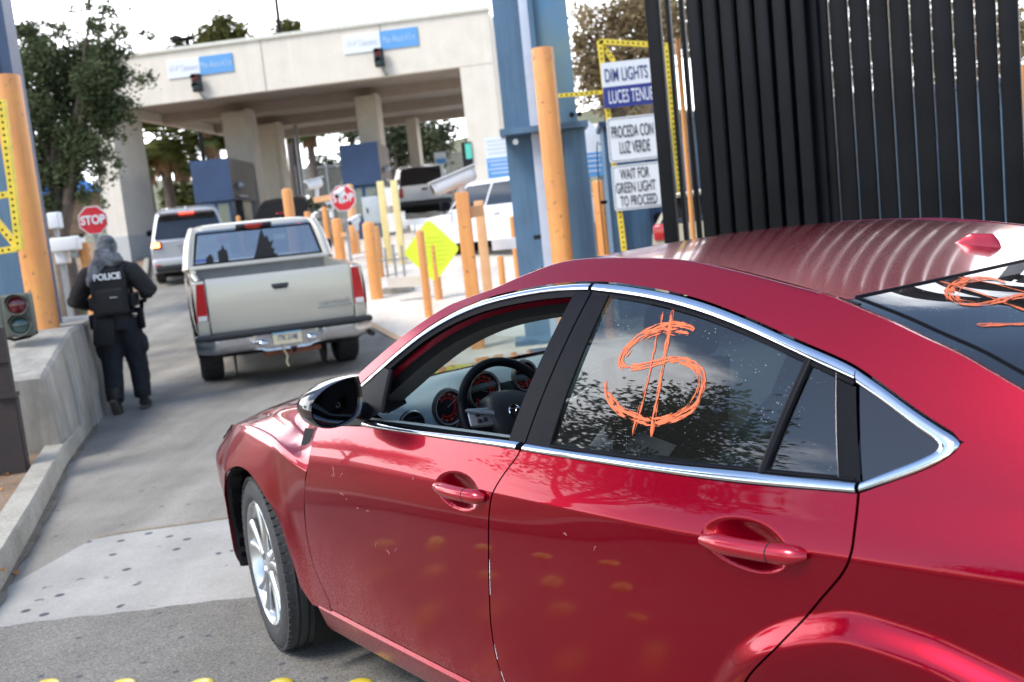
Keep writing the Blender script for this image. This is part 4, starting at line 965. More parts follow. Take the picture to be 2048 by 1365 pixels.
# ================================================================== THE SETTING
# --- sky is the world; ground is one sheet to the horizon, the road, slab, verge and island lie on it
def soil(name, a, b, c, scale=1.5, rough=.95, bump=.4, fine=60, spots=None, streak=0.0, crack=0.0, fam=.5):
    m = bpy.data.materials.new(name); m.use_nodes = True; t = m.node_tree; p = t.nodes['Principled BSDF']; p.inputs['Roughness'].default_value = rough; p.inputs['Specular IOR Level'].default_value = .3
    tcn = t.nodes.new('ShaderNodeTexCoord'); O = tcn.outputs['Object']
    def noise(s_, d=6, r_=.6, v=O):
        q = t.nodes.new('ShaderNodeTexNoise'); q.inputs['Scale'].default_value = s_; q.inputs['Detail'].default_value = d; q.inputs['Roughness'].default_value = r_; t.links.new(v, q.inputs['Vector']); return q.outputs['Fac']
    def ramp(s_, stops):
        q = t.nodes.new('ShaderNodeValToRGB'); t.links.new(s_, q.inputs[0]); e = q.color_ramp.elements
        e[0].position, e[0].color = stops[0][0], (*stops[0][1], 1); e[1].position, e[1].color = stops[-1][0], (*stops[-1][1], 1)
        for pos, col in stops[1:-1]: k = e.new(pos); k.color = (*col, 1)
        return q.outputs[0]
    def mix(f, x, y, bl='MIX'):
        q = t.nodes.new('ShaderNodeMix'); q.data_type = 'RGBA'; q.blend_type = bl
        for i, s_ in ((0, f), (6, x), (7, y)):
            if isinstance(s_, (int, float)): q.inputs[i].default_value = s_
            elif isinstance(s_, tuple): q.inputs[i].default_value = (*s_, 1)
            else: t.links.new(s_, q.inputs[i])
        return q.outputs[2]
    col = ramp(noise(scale, 8, .65), [(.32, a), (.52, b), (.72, c)])
    fi = ramp(noise(fine, 4, .7), [(.30, (.45, .45, .45)), (.5, (1, 1, 1)), (.72, (1.6, 1.6, 1.6))]); col = mix(fam, col, fi, 'MULTIPLY')
    if spots:
        vz = t.nodes.new('ShaderNodeTexVoronoi'); vz.voronoi_dimensions = '2D'; vz.inputs['Scale'].default_value = spots[0]; t.links.new(O, vz.inputs['Vector'])
        th = ramp(vz.outputs['Distance'], [(spots[1], (1, 1, 1)), (spots[1]+.03, (0, 0, 0))])
        sel = ramp(noise(spots[0]*.9, 2), [(.50, (0, 0, 0)), (.54, (1, 1, 1))]); mk = mix(1., th, sel, 'MULTIPLY'); col = mix(mk, col, spots[2])
    if streak:
        mp_ = t.nodes.new('ShaderNodeMapping'); mp_.inputs['Rotation'].default_value = (0, 0, R(-14)); mp_.inputs['Scale'].default_value = (2.2, .16, 1); t.links.new(O, mp_.inputs[0])
        st = ramp(noise(1.0, 4, .6, mp_.outputs[0]), [(.38, (1-streak,)*3), (.62, (1+streak*.6,)*3)]); col = mix(1., col, st, 'MULTIPLY')
    t.links.new(col, p.inputs['Base Color'])
    bp = t.nodes.new('ShaderNodeBump'); bp.inputs['Strength'].default_value = bump; bp.inputs['Distance'].default_value = .004
    t.links.new(noise(fine*1.3, 3), bp.inputs['Height']); t.links.new(bp.outputs[0], p.inputs['Normal']); return m
ASPH = soil('near_asphalt', (.165, .154, .135), (.21, .197, .175), (.255, .24, .213), 1.3, .9, 1.0, 95, (5, .05, (.09, .09, .105)), fam=.95)
ROADM = soil('worn_road', (.21, .193, .165), (.27, .249, .214), (.335, .31, .27), 1.2, .9, .45, 70, (3.2, .035, (.12, .12, .13)), streak=.16)
SLABM = soil('slab_concrete', (.31, .298, .27), (.37, .355, .325), (.43, .412, .375), 1.6, .85, .2, 70, (5.2, .10, (.085, .085, .10)), streak=.07, fam=.22)
DIRT = soil('dirt', (.17, .115, .075), (.24, .165, .11), (.30, .22, .15), 2.4, 1, .9, 30, (9, .12, (.34, .15, .05)))
ISL = soil('island_concrete', (.60, .535, .45), (.70, .63, .535), (.77, .70, .61), .7, .9, .3, 40, None, streak=.08)
LAND = soil('dry_land', (.22, .19, .13), (.28, .24, .17), (.34, .29, .21), .3, 1, .6, 8)
KERBM = soil('kerb_concrete', (.31, .28, .23), (.39, .36, .30), (.46, .43, .365), 3, .9, .5, 60)
def sheet(name, left, right, mt, off, n=8, kind='structure'):
    A = [[(a[0]+(b[0]-a[0])*t, a[1]+(b[1]-a[1])*t, gz(a[1]+(b[1]-a[1])*t)+off) for t in np.linspace(0, 1, n)] for a, b in zip(left, right)]
    return tag(MB().grid(A, flip=True).build(name, mt, smooth=30), kind=kind)
ys = np.r_[np.linspace(-40, 9, 20), np.linspace(9.5, 50, 90), np.geomspace(52, 1400, 24)]
sheet('ground', [(-1200 if y > 60 or y < -20 else -160, y) for y in ys], [(1200 if y > 60 or y < -20 else 160, y) for y in ys], LAND, -.02, 24)
# kerb line: from pixels of the foot of the kerb, on to the far canopy
kb = [G(0, 1201), G(21, 1156), G(79, 1048), G(137, 928), G(187, 858), G(197, 785), G(212, 705), G(246, 620)]
kb = [(q[0], q[1]) for q in kb]
kb = [(kb[0][0]-.55*(kb[0][1]+30)/(kb[1][1]-kb[0][1])*(kb[1][0]-kb[0][0])*1.0, -30.)]+kb+[(X(290, 560, 22), 22.), (X(300, 520, 30), 30.), (X(318, 505, 48), 48.)]
kbx = lambda y: float(np.interp(y, [q[1] for q in kb], [q[0] for q in kb]))
ie = [(-1.0, 16.5)]
i1, i2 = G(729, 643), G(793, 678)                  # painted edge of the island
sl_ = (i2[0]-i1[0])/(i2[1]-i1[1])
def iex(y):                                        # right edge of the lane = left edge of the island
    x0 = i1[0]+(y-i1[1])*sl_
    x1 = X(640, 520, 24)
    if y > i1[1]: return float(np.interp(y, [i1[1], 24, 34, 60], [i1[0], x1, X(620, 470, 34), X(600, 460, 34)]))
    return x0 if y > 9 else float(np.interp(y, [-30, 4, 9], [6.5, 6.5, i1[0]+(9-i1[1])*sl_]))
yr = np.r_[np.linspace(-30, 9, 40), np.linspace(9.4, 48, 80)]
sheet('road', [(kbx(y), y) for y in yr], [(iex(y) if y > 10.5 else 9., y) for y in yr], ROADM, 0, 14)
# near asphalt: everything this side of the concrete strip
e0, e1 = G(0, 1258), G(500, 1200); sb = (e1[1]-e0[1])/(e1[0]-e0[0])
u0, u1 = G(140, 1083), G(450, 1040); sa = (u1[1]-u0[1])/(u1[0]-u0[0])
xs_ = np.linspace(e0[0]-.35, 9, 120)
def wob(x, s): return .008*math.sin(3.1*x+s)+.008*math.sin(9*x+2*s)+.006*math.sin(31*x+s)
lo_ = [(x, e0[1]+(x-e0[0])*sb+wob(x, 1)) for x in xs_]; hi_ = [(x+max(0, .25*(1-(x-xs_[0])/.5)), u0[1]+(x-u0[0])*sa+.3*wob(x, 2)) for x in xs_]
sheet('concrete_strip', lo_, hi_, SLABM, .004, 6)
yn = np.linspace(-30, 0, 2)
sheet('asphalt', [(x, -30.) for x in np.r_[-9, xs_]], [(x, y) for x, y in [(-9, lo_[0][1]-.1)]+lo_], ASPH, .0075, 30)
m_ = MB()                                          # dry dirt line along the strip's far edge
A = [[(x, y-.012+wob(x, 5)*.3, .0065) for x, y in hi_], [(x, y+.022+wob(x, 3)*.6, .0065) for x, y in hi_]]
tag(m_.grid(A).build('dirt_seam', soil('seam_dirt', (.20, .155, .11), (.26, .21, .15), (.33, .27, .2), 4, 1, .6, 60)), kind='structure')
gut = []                                           # brown dirt washed into the gutter
for y in np.linspace(3.2, 9.4, 90): x = kbx(y); w_ = .035+.012*math.sin(2.3*y)+.010*math.sin(7.1*y+1)+.006*math.sin(17*y); gut.append([(x-.03, y, .0125), (x+w_*.5, y, .0105), (x+w_, y, .0095)])
tag(MB().grid(gut).build('gutter_dirt', soil('gutter_soil', (.15, .115, .08), (.21, .175, .13), (.27, .24, .195), 7, 1, .8, 60), smooth=0), kind='structure')
# verge behind the kerb, island to the right
yv = np.r_[np.linspace(-8, 9, 20), np.linspace(9.5, 46, 40)]
sheet('dirt_verge', [(kbx(y)-18, y) for y in yv], [(kbx(y)-.10, y) for y in yv], DIRT, .10, 30)
yi = np.linspace(9.0, 46, 60)
sheet('island_pavement', [(iex(y), y) for y in yi], [(24., y) for y in yi], ISL, .012, 20)
A = [[(iex(y)-.06, y, gz(y)+.016) for y in np.linspace(9, 20, 30)], [(iex(y)+.07, y, gz(y)+.016) for y in np.linspace(9, 20, 30)]]
tag(MB().grid(A).build('painted_line', soil('worn_orange_line', (.55, .45, .35), (.66, .45, .26), (.70, .36, .12), 5, .9, .2, 50)), kind='structure')
yk = [q for q in np.r_[np.linspace(-8, 9.2, 60), np.linspace(9.4, 40, 60)]]
rows = []
for y in yk:
    x = kbx(y); g = gz(y); w_ = .17; rows.append([(x+.0, y, g-.05), (x-.015, y, g+.125+.006*math.sin(y*5)), (x-.03, y, g+.145), (x-w_, y, g+.15), (x-w_-.01, y, g+.05)])
tag(MB().grid(rows).build('kerb', KERBM, smooth=30), kind='structure')
# far hills behind the trees
A = []
for i, d in enumerate(np.linspace(70, 420, 10)):
    A.append([(d*math.sin(a), d*math.cos(a), 1.0+d*(.068+.020*math.sin(5*a+1.2)+.010*math.sin(13*a)+.003*math.sin(41*a+i))*(i/9)**.7) for a in np.linspace(R(-55), R(55), 160)])
tag(MB().grid(A, flip=True).build('hills', soil('hill_scrub', (.10, .11, .06), (.15, .15, .085), (.24, .21, .13), .08, 1, .3, 1.2)), kind='structure')
# --- yellow lane domes in rows beside the car
YDOME = mat('yellow_dome', (.80, .62, .07), .3, var=.08, scale=30, coat=.4)
d0 = G(245, 1378); d1 = G(555, 1380); st = (d1-d0)/2
proto = None
nd = 0
for r_ in range(5):
    for c_ in range(-1, 4 if r_ == 0 else 6):
        q = d0+st*c_+np.array([.05*r_+.012*math.sin(5*r_+c_), -.30*r_, 0])
        lc = toloc(q)
        if r_ and lc[1] < .95 and lc[0] > -.9: continue
        if q[0] < -1.95: continue
        if proto is None:
            proto = MB().lathe([(.0005, .0155), (.02, .0148), (.035, .0115), (.046, .006), (.0505, .0), (.0505, -.004)], (0, 0, 0), 'Z', 28).build('lane_dome', YDOME, smooth=60); o = proto
        else: o = proto.copy(); COL.objects.link(o)
        o.location = (q[0], q[1], gz(q[1])+.0085); o.rotation_euler = (0, 0, nd)
        tag(o, ['yellow dome marker in the near row on the asphalt, leftmost', 'yellow dome marker in the near row, second from the left', 'yellow dome marker in the near row, third from the left', 'yellow dome marker in the near row, fourth from the left', 'yellow dome marker nearest the red car, last of the near row'][nd] if (r_ == 0 and nd < 5) else 'yellow dome marker on the asphalt mirrored in the red car door', 'road marker', 'yellow domes on the asphalt' if r_ else 'yellow domes along the bottom edge'); nd += 1
# fallen leaves and litter by the kerb
LEAFY = mat('dry_leaf', (.45, .19, .05), .8, var=.3, scale=30)
lf = 0
for px, py, s_ in [(32, 1152, .05), (12, 1188, .04), (18, 980, .05), (8, 1012, .045), (75, 1078, .012), (56, 1040, .03)]:
    q = G(px, py); z = gz(q[1])+(.012 if px > 25 else .115); a = random.random()*6
    pts = [(math.cos(t)*s_*.5, math.sin(t)*s_*.28, .010*math.cos(2*t)) for t in np.linspace(0, 2*math.pi, 10)[:-1]]
    o = MB().add([(0, 0, .006)]+pts, [(0, i+1, (i+1) % 9+1) for i in range(9)]).build('fallen_leaf', LEAFY); o.location = (q[0], q[1], z); o.rotation_euler = (.1, .05, a)
    tag(o, ['curled orange leaf in the gutter beside the grey concrete strip', 'small brown leaf in the gutter at the left edge', 'orange leaf on the dirt near the rusty post', 'brown leaf lying on dirt at left edge behind the kerb', 'tiny pale scrap on the road beside the kerb', 'dry leaf on the kerb side near the concrete strip'][lf], 'leaf', 'leaves by the kerb'); lf += 1
# --- concrete barrier at the left with its wedge end
bA, bB = G(128, 925), G(187, 858)                 # foot of its near and far right corners
zA, zB = P(110, 754, bA[1])[2], P(146, 657, bB[1])[2]
dr = np.array([bB[0]-bA[0], bB[1]-bA[1]]); ln = np.linalg.norm(dr); dr /= ln; pr = np.array([-dr[1], dr[0]])
root = thing('concrete_barrier', (bA[0], bA[1], 0), 0, 'grey concrete barrier block with sloped top under the left signal light', 'barrier')
pts = lambda t, w_, z: (dr[0]*t+pr[0]*w_, dr[1]*t+pr[1]*w_, z)
m_ = MB(); rows = []
for t, zt in ((0, zA), (.06, zA+.03), (ln*.5, (zA+zB)/2+.02), (ln, zB), (ln+2.2, zB), (ln+2.25, zB-.02)):
    rows.append([pts(t, 0, -.02), pts(t, .02, zt*.5), pts(t, .05, zt-.03), pts(t, .075, zt), pts(t, 1.25, zt+.02), pts(t, 1.3, zt-.03), pts(t, 1.3, -.02)])
m_.rings(rows, closed=False); m_.add(rows[0], [tuple(range(7))]); m_.add(rows[-1], [tuple(range(7))[::-1]])
o = m_.build('block', CONC, root, smooth=25)
MB().box(pts(ln*.62, -.001, .36), (.006, .012, .74), M=Matrix.Rotation(math.atan2(dr[1], dr[0]), 3, 'Z')).build('joint', CREAM_D, root)
root = thing('rusty_post', (X(10, 900, 7.0), 7.0, 0), R(8), 'dark rusty steel post at the left edge in front of the concrete barrier', 'post')
xr = X(47, 905, 7.0)-X(10, 900, 7.0)
m_ = MB(); hz_ = P(8, 655, 7.0)[2]
m_.box((xr-.30, 0, hz_/2+.02), (.6, .05, hz_-.04)); m_.box((xr-.05, .02, hz_*.28), (.11, .07, hz_*.56)); m_.build('plate', RUST, root, smooth=0)
MB().box((xr-.18, -.03, hz_*.80), (.36, .02, .03)).box((xr-.05, .0, hz_*.58), (.13, .1, .03)).build('bracket', RUST, root, smooth=0)
# --- the two-lamp signal on the barrier
Y = 8.6; zt = P(42, 587, Y)[2]; zb_ = P(52, 672, Y)[2]; cx = X(39, 630, Y); hgt = zt-zb_
root = thing('signal_light', (cx, Y, zb_), R(14), 'two-lamp signal with red over green lenses standing on the concrete barrier', 'traffic light')
BODY = mat('signal_body', (.10, .105, .085), .55, var=.1, scale=12)
MB().rbox((0, 0, hgt*.5), (hgt*.62, .16, hgt), .02).build('housing', BODY, root)
MB().rbox((-hgt*.36, .05, hgt*.5), (hgt*.14, .22, hgt*.98), .015).build('side_plate', BODY, root)
for nm, zz, c in (('red_lens', .74, (.16, .012, .02)), ('green_lens', .27, (.03, .07, .065))):
    r_ = hgt*.205; m_ = MB(); m_.lathe([(r_+.018, -.085), (r_+.012, -.105), (r_, -.10), (r_, -.06)], (.01, 0, hgt*zz), 'Y', 30); m_.build('bezel', BODY, root)
    MB().lathe([(r_, -.082), (r_*.7, -.095), (.001, -.102)], (.01, 0, hgt*zz), 'Y', 30).build('lens', mat(nm, c, .2, var=.15, scale=60, coat=.8), root)
    rows = []
    for a in np.linspace(R(10), R(170), 16): rows.append([(.01+(r_+.016)*math.cos(a), -.08, hgt*zz+(r_+.016)*math.sin(a)), (.01+(r_+.018)*math.cos(a), -.08-.10*math.sin(a), hgt*zz+(r_+.020)*math.sin(a))])
    MB().grid(rows).build('visor', BLACK, root)
MB().tube([(-.12, -.02, .0), (-.06, -.06, -.02), (.05, -.03, -.01), (.12, 0, .02)], .014, 8).build('cable', BLACK, root)
# --- steel gate columns: a blue H column with an orange guard post in front
def column(px, py, Y, w_, d_, hgt, label, rz=0, base=None):
    x = X(px, py, Y); root = thing('steel_column', (x, Y, gz(Y)), rz, label, 'column', 'blue gate columns')
    t = .022
    MB().box((-w_/2+.045, 0, hgt/2), (.09, d_, hgt)).build('flange', BLUE, root, smooth=0)
    MB().box((w_/2-.045, 0, hgt/2), (.09, d_, hgt)).build('flange', BLUE, root, smooth=0)
    MB().box((0, 0, hgt/2), (w_-.182, .03, hgt)).build('web', BLUE, root, smooth=0)
    MB().box((0, 0, .02), (w_+.25, d_+.25, .04)).build('base_plate', BLUE, root, smooth=0)
    return root, x
def guard(pxl, pxr, pyt, Y, label, pale=False):
    x = (X(pxl, pyt, Y)+X(pxr, pyt, Y))/2; r_ = (X(pxr, pyt, Y)-X(pxl, pyt, Y))/2*1.0; h = P((pxl+pxr)/2, pyt, Y)[2]-gz(Y)
    o = MB().tube([(0, 0, 0), (0, 0, h*.5), (0, 0, h-.01), (0, 0, h)], [r_, r_, r_, r_*.97], 28).build('guard_post', ORANGE, smooth=40); o.location = (x, Y, gz(Y)); return tag(o, label, 'post', 'tall orange guard posts')
HCOL = 6.5
# left column
Yl = 10.2; x0 = X(84, 400, Yl)
root = thing('steel_column', (x0, Yl, 0), R(4), 'blue steel column at the left edge behind an orange guard post', 'column', 'blue gate columns')
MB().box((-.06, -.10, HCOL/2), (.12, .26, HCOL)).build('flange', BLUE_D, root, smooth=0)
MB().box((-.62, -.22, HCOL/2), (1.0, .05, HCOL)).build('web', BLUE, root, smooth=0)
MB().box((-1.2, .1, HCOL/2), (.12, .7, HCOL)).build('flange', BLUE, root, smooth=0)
MB().box((-.6, .1, .13), (1.4, .9, .06)).build('base_plate', BLUE, root, smooth=0)
guard(-18, 38, 152, 9.5, 'thick orange guard post in front of the left blue column')
# yellow perforated frames
def perf(mb, a, b, w_=.05, n=None):
    a, b = Vector(a), Vector(b); d = (b-a); L_ = d.length; d.normalize(); up = Vector((0, -1, 0)); s_ = d.cross(up).normalized(); M = Matrix((d, s_, up)).transposed()
    mb.box((a+b)/2, (L_, w_, w_), M=M)
    for i in range(int(L_/.055)):
        c = a+d*(.03+.055*i); mb.lathe([(.0115, 0), (.0001, .0006)], c+up*(w_/2+.0008), 'Z', 8, mi=1, M=M)
YL = 8.9
root = thing('perforated_frame', (X(40, 495, YL), YL, 0), 0, 'yellow perforated steel frame with a diagonal brace at the left edge', 'frame', 'yellow perforated frames')
rel = lambda px, py, Y, o: tuple(P(px, py, Y)-np.array([o[0], o[1], 0]))
o_ = (X(40, 495, YL), YL)
m_ = MB()
perf(m_, rel(3, 200, YL, o_), rel(40, 500, YL, o_), .06); perf(m_, rel(-60, 402, YL, o_), rel(24, 388, YL, o_), .055); perf(m_, rel(-60, 512, YL, o_), rel(36, 497, YL, o_), .055)
m_.build('frame', [YELLOW, DARKVOID], root, smooth=0); m_ = MB(); perf(m_, rel(-30, 415, YL+.06, o_), rel(34, 492, YL+.06, o_), .055); m_.build('brace', [YELLOW, DARKVOID], root, smooth=0)
# centre column: wide H section, with a lower plate stepped out
Yc = 12.0; xl, xr = X(988, 60, Yc), X(1137, 60, Yc); cw_ = xr-xl
root = thing('steel_column', ((xl+xr)/2, Yc, gz(Yc)), R(-2), 'wide blue steel gate column left of the sign stack, with chalky yellow wear', 'column', 'blue gate columns')
WEAR = mat('chalked_blue_paint', (.09, .21, .36), .6, scale=2.2, col2=(.155, .225, .215))
MB().box((-cw_/2+.17, .12, HCOL/2), (.34, .05, HCOL)).build('web', BLUE, root, smooth=0)
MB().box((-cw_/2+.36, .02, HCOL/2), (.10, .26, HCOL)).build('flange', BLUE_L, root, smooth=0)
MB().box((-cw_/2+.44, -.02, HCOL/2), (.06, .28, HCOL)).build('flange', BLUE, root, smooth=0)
MB().box((cw_/2-.22, -.06, HCOL/2), (.44, .06, HCOL)).build('face_plate', WEAR, root, smooth=0)
zs_ = P(1015, 272, Yc)[2]
MB().box((.03, -.02, zs_), (cw_+.16, .52, .07)).build('splice_plate', BLUE, root, smooth=0)
MB().box((.03, -.02, .03), (cw_+.3, .6, .06)).build('base_plate', BLUE, root, smooth=0)
MB().box((cw_/2-.06, -.13, zs_*.5), (.26, .05, zs_-.08)).build('lower_plate', BLUE, root, smooth=0)
for dx in (-.30, .30): MB().lathe([(.03, 0), (.03, -.02), (.0, -.02)], (cw_/2-.02+dx*.15, -.17, zs_+.12), 'Y', 10).build('bolt', DARKVOID, root)
MB().lathe([(.035, 0), (.035, -.02), (.0, -.02)], (-cw_/2+.12, -.20, zs_-.12), 'Y', 10).build('bolt', SIGNWHITE, root)
MB().box((-cw_/2+.3, -.05, P(1065, 480, Yc)[2]), (.16, .05, .05)).build('latch', DARKVOID, root)
guard(1062, 1106, 97, 11.5, 'thick orange guard post in front of the wide blue column')
# --- sign stack on a yellow frame
Ys = 11.0; o_ = (X(1210, 300, Ys), Ys); root = thing('perforated_frame', (o_[0], o_[1], gz(Ys)), 0, 'yellow perforated post frame carrying the lane signs beside the black fence', 'frame', 'yellow perforated frames')
m_ = MB(); zg = gz(Ys)
r3 = lambda px, py, dy=0: tuple(P(px, py, Ys+dy)-np.array([o_[0], o_[1], zg]))
perf(m_, r3(1199, 82, .06), r3(1255, 560, .06), .055); perf(m_, r3(1199, 84, .06), r3(1334, 92, .06), .055); perf(m_, r3(1331, 88, .06), r3(1372, 520, .06), .05)
m_.build('frame', [YELLOW, DARKVOID], root, smooth=0)
m_ = MB(); perf(m_, r3(1117, 192, .10), r3(1204, 185, .10), .04); m_.build('tie_bar', [YELLOW, DARKVOID], root, smooth=0)
m_ = MB(); perf(m_, r3(1201, 86, .08), r3(1228, 124, .08), .05); m_.build('brace', [YELLOW, DARKVOID], root, smooth=0)
def sign(name, tl, bl, wpx, Y, parts, label, face=None, rim=True, rz=-3, th=.012, r_=.03, group='lane signs on the yellow frame'):
    a, b = P(*tl, Y), P(*bl, Y); h = a[2]-b[2]; w_ = wpx/FPX*Y
    root = thing(name, (b[0], b[1], b[2]), R(rz), label, 'sign', group)
    def rr(x0, y0, x1, y1, q):
        return [(x0+q-q*math.cos(t), y0+q-q*math.sin(t)) for t in np.linspace(0, math.pi/2, 5)]+[(x1-q+q*math.sin(t), y0+q-q*math.cos(t)) for t in np.linspace(0, math.pi/2, 5)]+[(x1-q+q*math.cos(t), y1-q+q*math.sin(t)) for t in np.linspace(0, math.pi/2, 5)]+[(x0+q-q*math.sin(t), y1-q+q*math.cos(t)) for t in np.linspace(0, math.pi/2, 5)]
    MB().prism(rr(0, 0, w_, h, r_), (0, 0, 0), (1, 0, 0), (0, 0, 1), (0, 1, 0), th).build('panel', face or SIGNWHITE, root, smooth=0)
    if rim:
        e = .014; o1 = rr(e, e, w_-e, h-e, r_*.8); e2 = e+.006; o2 = rr(e2, e2, w_-e2, h-e2, r_*.75)
        MB().rings([[(x, -.002, z) for x, z in o1], [(x, -.002, z) for x, z in o2]]).build('border', INK, root, smooth=0)
    for kind, *q in parts:
        if kind == 'band':
            z0, z1, mt = q; MB().box((w_/2, -.0025, (z0+z1)/2*h), (w_-.002, .005, (z1-z0)*h)).build('band', mt, root, smooth=0)
        else:
            s_, cx, cz, hf, wf, mt = q; t_ = text('lettering', s_, 1, mt, root, Matrix.Identity(4), .001, 1, bold=.004)
            vs_ = np.array([v.co for v in t_.data.vertices]); mn, mx_ = vs_.min(0), vs_.max(0); ce_ = (mn+mx_)/2
            t_.data.transform(Matrix.Translation((cx*w_, -.006, cz*h)) @ Matrix.Rotation(math.pi/2, 4, 'X') @ Matrix.Diagonal((wf*w_/(mx_[0]-mn[0]), hf*h/(mx_[1]-mn[1]), 1, 1)) @ Matrix.Translation((-ce_[0], -ce_[1], 0)))
    return root
sign('dim_lights_sign', (1203, 127), (1209, 218), 114, Ys, [('band', .0, .465, SIGNNAVY), ('t', 'DIM LIGHTS', .42, .72, .29, .73, INKNAVY), ('t', 'LUCES TENUES', .50, .235, .29, .82, SIGNWHITE)], 'white and navy lane sign reading DIM LIGHTS and LUCES TENUES', rim=False, r_=.006)
sign('procede_sign', (1213, 238), (1220, 327), 122, Ys, [('t', 'PROCEDA CON', .40, .68, .27, .67, INK), ('t', 'LUZ VERDE', .42, .32, .27, .49, INK)], 'white sign reading PROCEDA CON LUZ VERDE in black capitals')
sign('wait_sign', (1223, 333), (1230, 423), 118, Ys, [('t', 'WAIT FOR', .38, .80, .235, .49, INK), ('t', 'GREEN LIGHT', .38, .50, .235, .66, INK), ('t', 'TO PROCEED', .41, .20, .235, .61, INK)], 'white sign reading WAIT FOR GREEN LIGHT TO PROCEED')
# dangling wire
# --- black slatted gate and fence
fl0 = np.array([X(1303, 300, 7.3), 7.3]); fr_ = np.array([X(2040, 300, 6.1), 6.1]); fd0 = (fr_-fl0); fd0 /= np.linalg.norm(fd0)
ang = math.atan2(fd0[1], fd0[0]); fn = np.array([-fd0[1], fd0[0]])
def slatfence(name, start, offs, widths, H_, label, back=0.):
    root = thing(name, (start[0]+fn[0]*back, start[1]+fn[1]*back, 0), ang, label, 'fence', 'black steel fence leaves')
    for o_, w_ in zip(offs, widths):
        MB().rbox((o_, 0, H_/2), (w_, .065, H_), .014, n=2).build('slat', BLACKSTEEL, root, smooth=40)
    x0, x1 = offs[0], offs[-1]
    for zz in (.18, H_-.12): MB().box(((x0+x1)/2, .085, zz), (x1-x0+.1, .07, .14)).build('rail', BLACKSTEEL, root, smooth=0)
    return root
def tof(px, py=200):
    d = ray(px, py); k = (fl0[0]-0)*0; A_ = np.array([[d[0], -fd0[0]], [d[1], -fd0[1]]]); s_ = np.linalg.solve(A_, fl0-CAM[:2]); return float(s_[1])
offA = [tof(px) for px in (1321, 1351, 1378)]; wA = [.104, .030, .030]
pos = tof(1401)
while pos < tof(1640): offA.append(pos); wA.append(.090); pos += .118
slatfence('black_fence', fl0, offA, wA, 3.45, 'black steel slat fence leaf nearest the white lane signs', 0)
offD = [q+.059 for q in offA[3:]]
slatfence('black_fence', fl0, offD, [.085]*len(offD), 3.40, 'black steel fence leaf standing just behind the nearest leaf', .11)
offB = []; p_ = tof(1600)
while p_ < tof(2030)+.02: offB.append(p_); p_ += .1245
slatfence('black_fence', fl0, offB, [.115]*len(offB), 3.55, 'black steel slat gate leaf running behind the roof of the red car', .16)
offC = [offB[-1]+.42+.1245*i for i in range(30)]
slatfence('black_fence', fl0, offC, [.10]*30, 3.4, 'black steel slat fence continuing past the right edge', .30)
# overhead lattice beam that carries the gate (mirrored in the car's roof)
root = thing('gate_beam', (fl0[0]+fn[0]*.25, fl0[1]+fn[1]*.25, 0), ang, 'black lattice beam above the slat fence, mirrored in the red roof', 'beam')
m_ = MB()
for zz, t_ in ((3.62, .14), (4.15, .14)): m_.box((2.6, 0, zz), (7.2, .2, t_))
m_.build('chord', BLACKSTEEL, root, smooth=0)
for i in range(9):
    a, b = (-1+.8*i, 0, 3.66), (-1+.8*(i+1), 0, 4.1)
    if i % 2: a, b = (a[0], 0, 4.1), (b[0], 0, 3.66)
    MB().tube([a, b], .05, 6).build('lattice_bar', BLACKSTEEL, root)
for px, Y in ((1359, 8.3), (2052, 8.0), (1753, 9.4)):
    x = X(px, 130, Y); h = P(px, {1359: 78, 2052: 130, 1753: 283}[px], Y)[2]; o = MB().tube([(0, 0, 0), (0, 0, h)], .021 if px < 2000 else .06, 14).build('orange_pole', ORANGE); o.location = (x, Y, 0)
    tag(o, 'thin bright orange pole showing between the left slats of the black fence' if px < 1500 else ('orange pole showing past the last slat at the right edge' if px > 2000 else 'short orange pole glimpsed through the middle gaps of the black fence'), 'pole', 'orange poles behind the fence')
# ================================================================== THE CANOPY AND ITS BOOTHS
FAC_L, FAC_R = 29.6, 28.2
cL = P(246, 218, FAC_L); cR = P(985, 122, FAC_R); fz0 = (cL[2]+P(921, 132, FAC_R)[2])/2; ftop = (P(250, 117, FAC_L)[2]+P(930, 24, FAC_R)[2])/2
fu = np.array([cR[0]-cL[0], cR[1]-cL[1]]); fw_ = np.linalg.norm(fu); fu /= fw_; cang = math.atan2(fu[1], fu[0])
COLJ = mat('panel_joint', (.42, .37, .31), .9)
root = thing('canopy', (cL[0], cL[1], gz(30)), cang, 'wide cream concrete inspection canopy spanning the lanes behind the vehicles', 'canopy')
g0 = gz(30); DEP = 13.
zt_, zb_ = ftop-g0, fz0-g0
xl_ = -1.05
MB().box(((fw_+xl_)/2, .15, (zt_+zb_)/2), (fw_-xl_, .3, zt_-zb_)).build('fascia', CREAM, root, smooth=0)
MB().box(((fw_+xl_)/2, .14, zt_+.05), (fw_-xl_+.08, .40, .10)).build('coping', mat('coping', (.68, .66, .58), .9), root, smooth=0)
MB().box((xl_+.16, .3+(DEP-.3)/2, (zt_+zb_)/2), (.32, DEP-.3, zt_-zb_)).build('fascia', CREAM, root, smooth=0)
MB().box((fw_-.16, .3+(DEP-.3)/2, (zt_+zb_)/2), (.32, DEP-.3, zt_-zb_)).build('fascia', CREAM, root, smooth=0)
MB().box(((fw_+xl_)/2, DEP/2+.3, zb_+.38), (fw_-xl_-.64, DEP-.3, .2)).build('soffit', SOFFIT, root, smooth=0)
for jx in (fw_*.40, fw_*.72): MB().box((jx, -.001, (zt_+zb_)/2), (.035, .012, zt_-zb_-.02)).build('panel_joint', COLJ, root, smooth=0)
for yy_ in (4.2, 8.4, DEP-.2): MB().box(((fw_+xl_)/2, yy_, zb_+.12), (fw_-xl_-.66, .4, .32)).build('beam', SOFFIT, root, smooth=0)
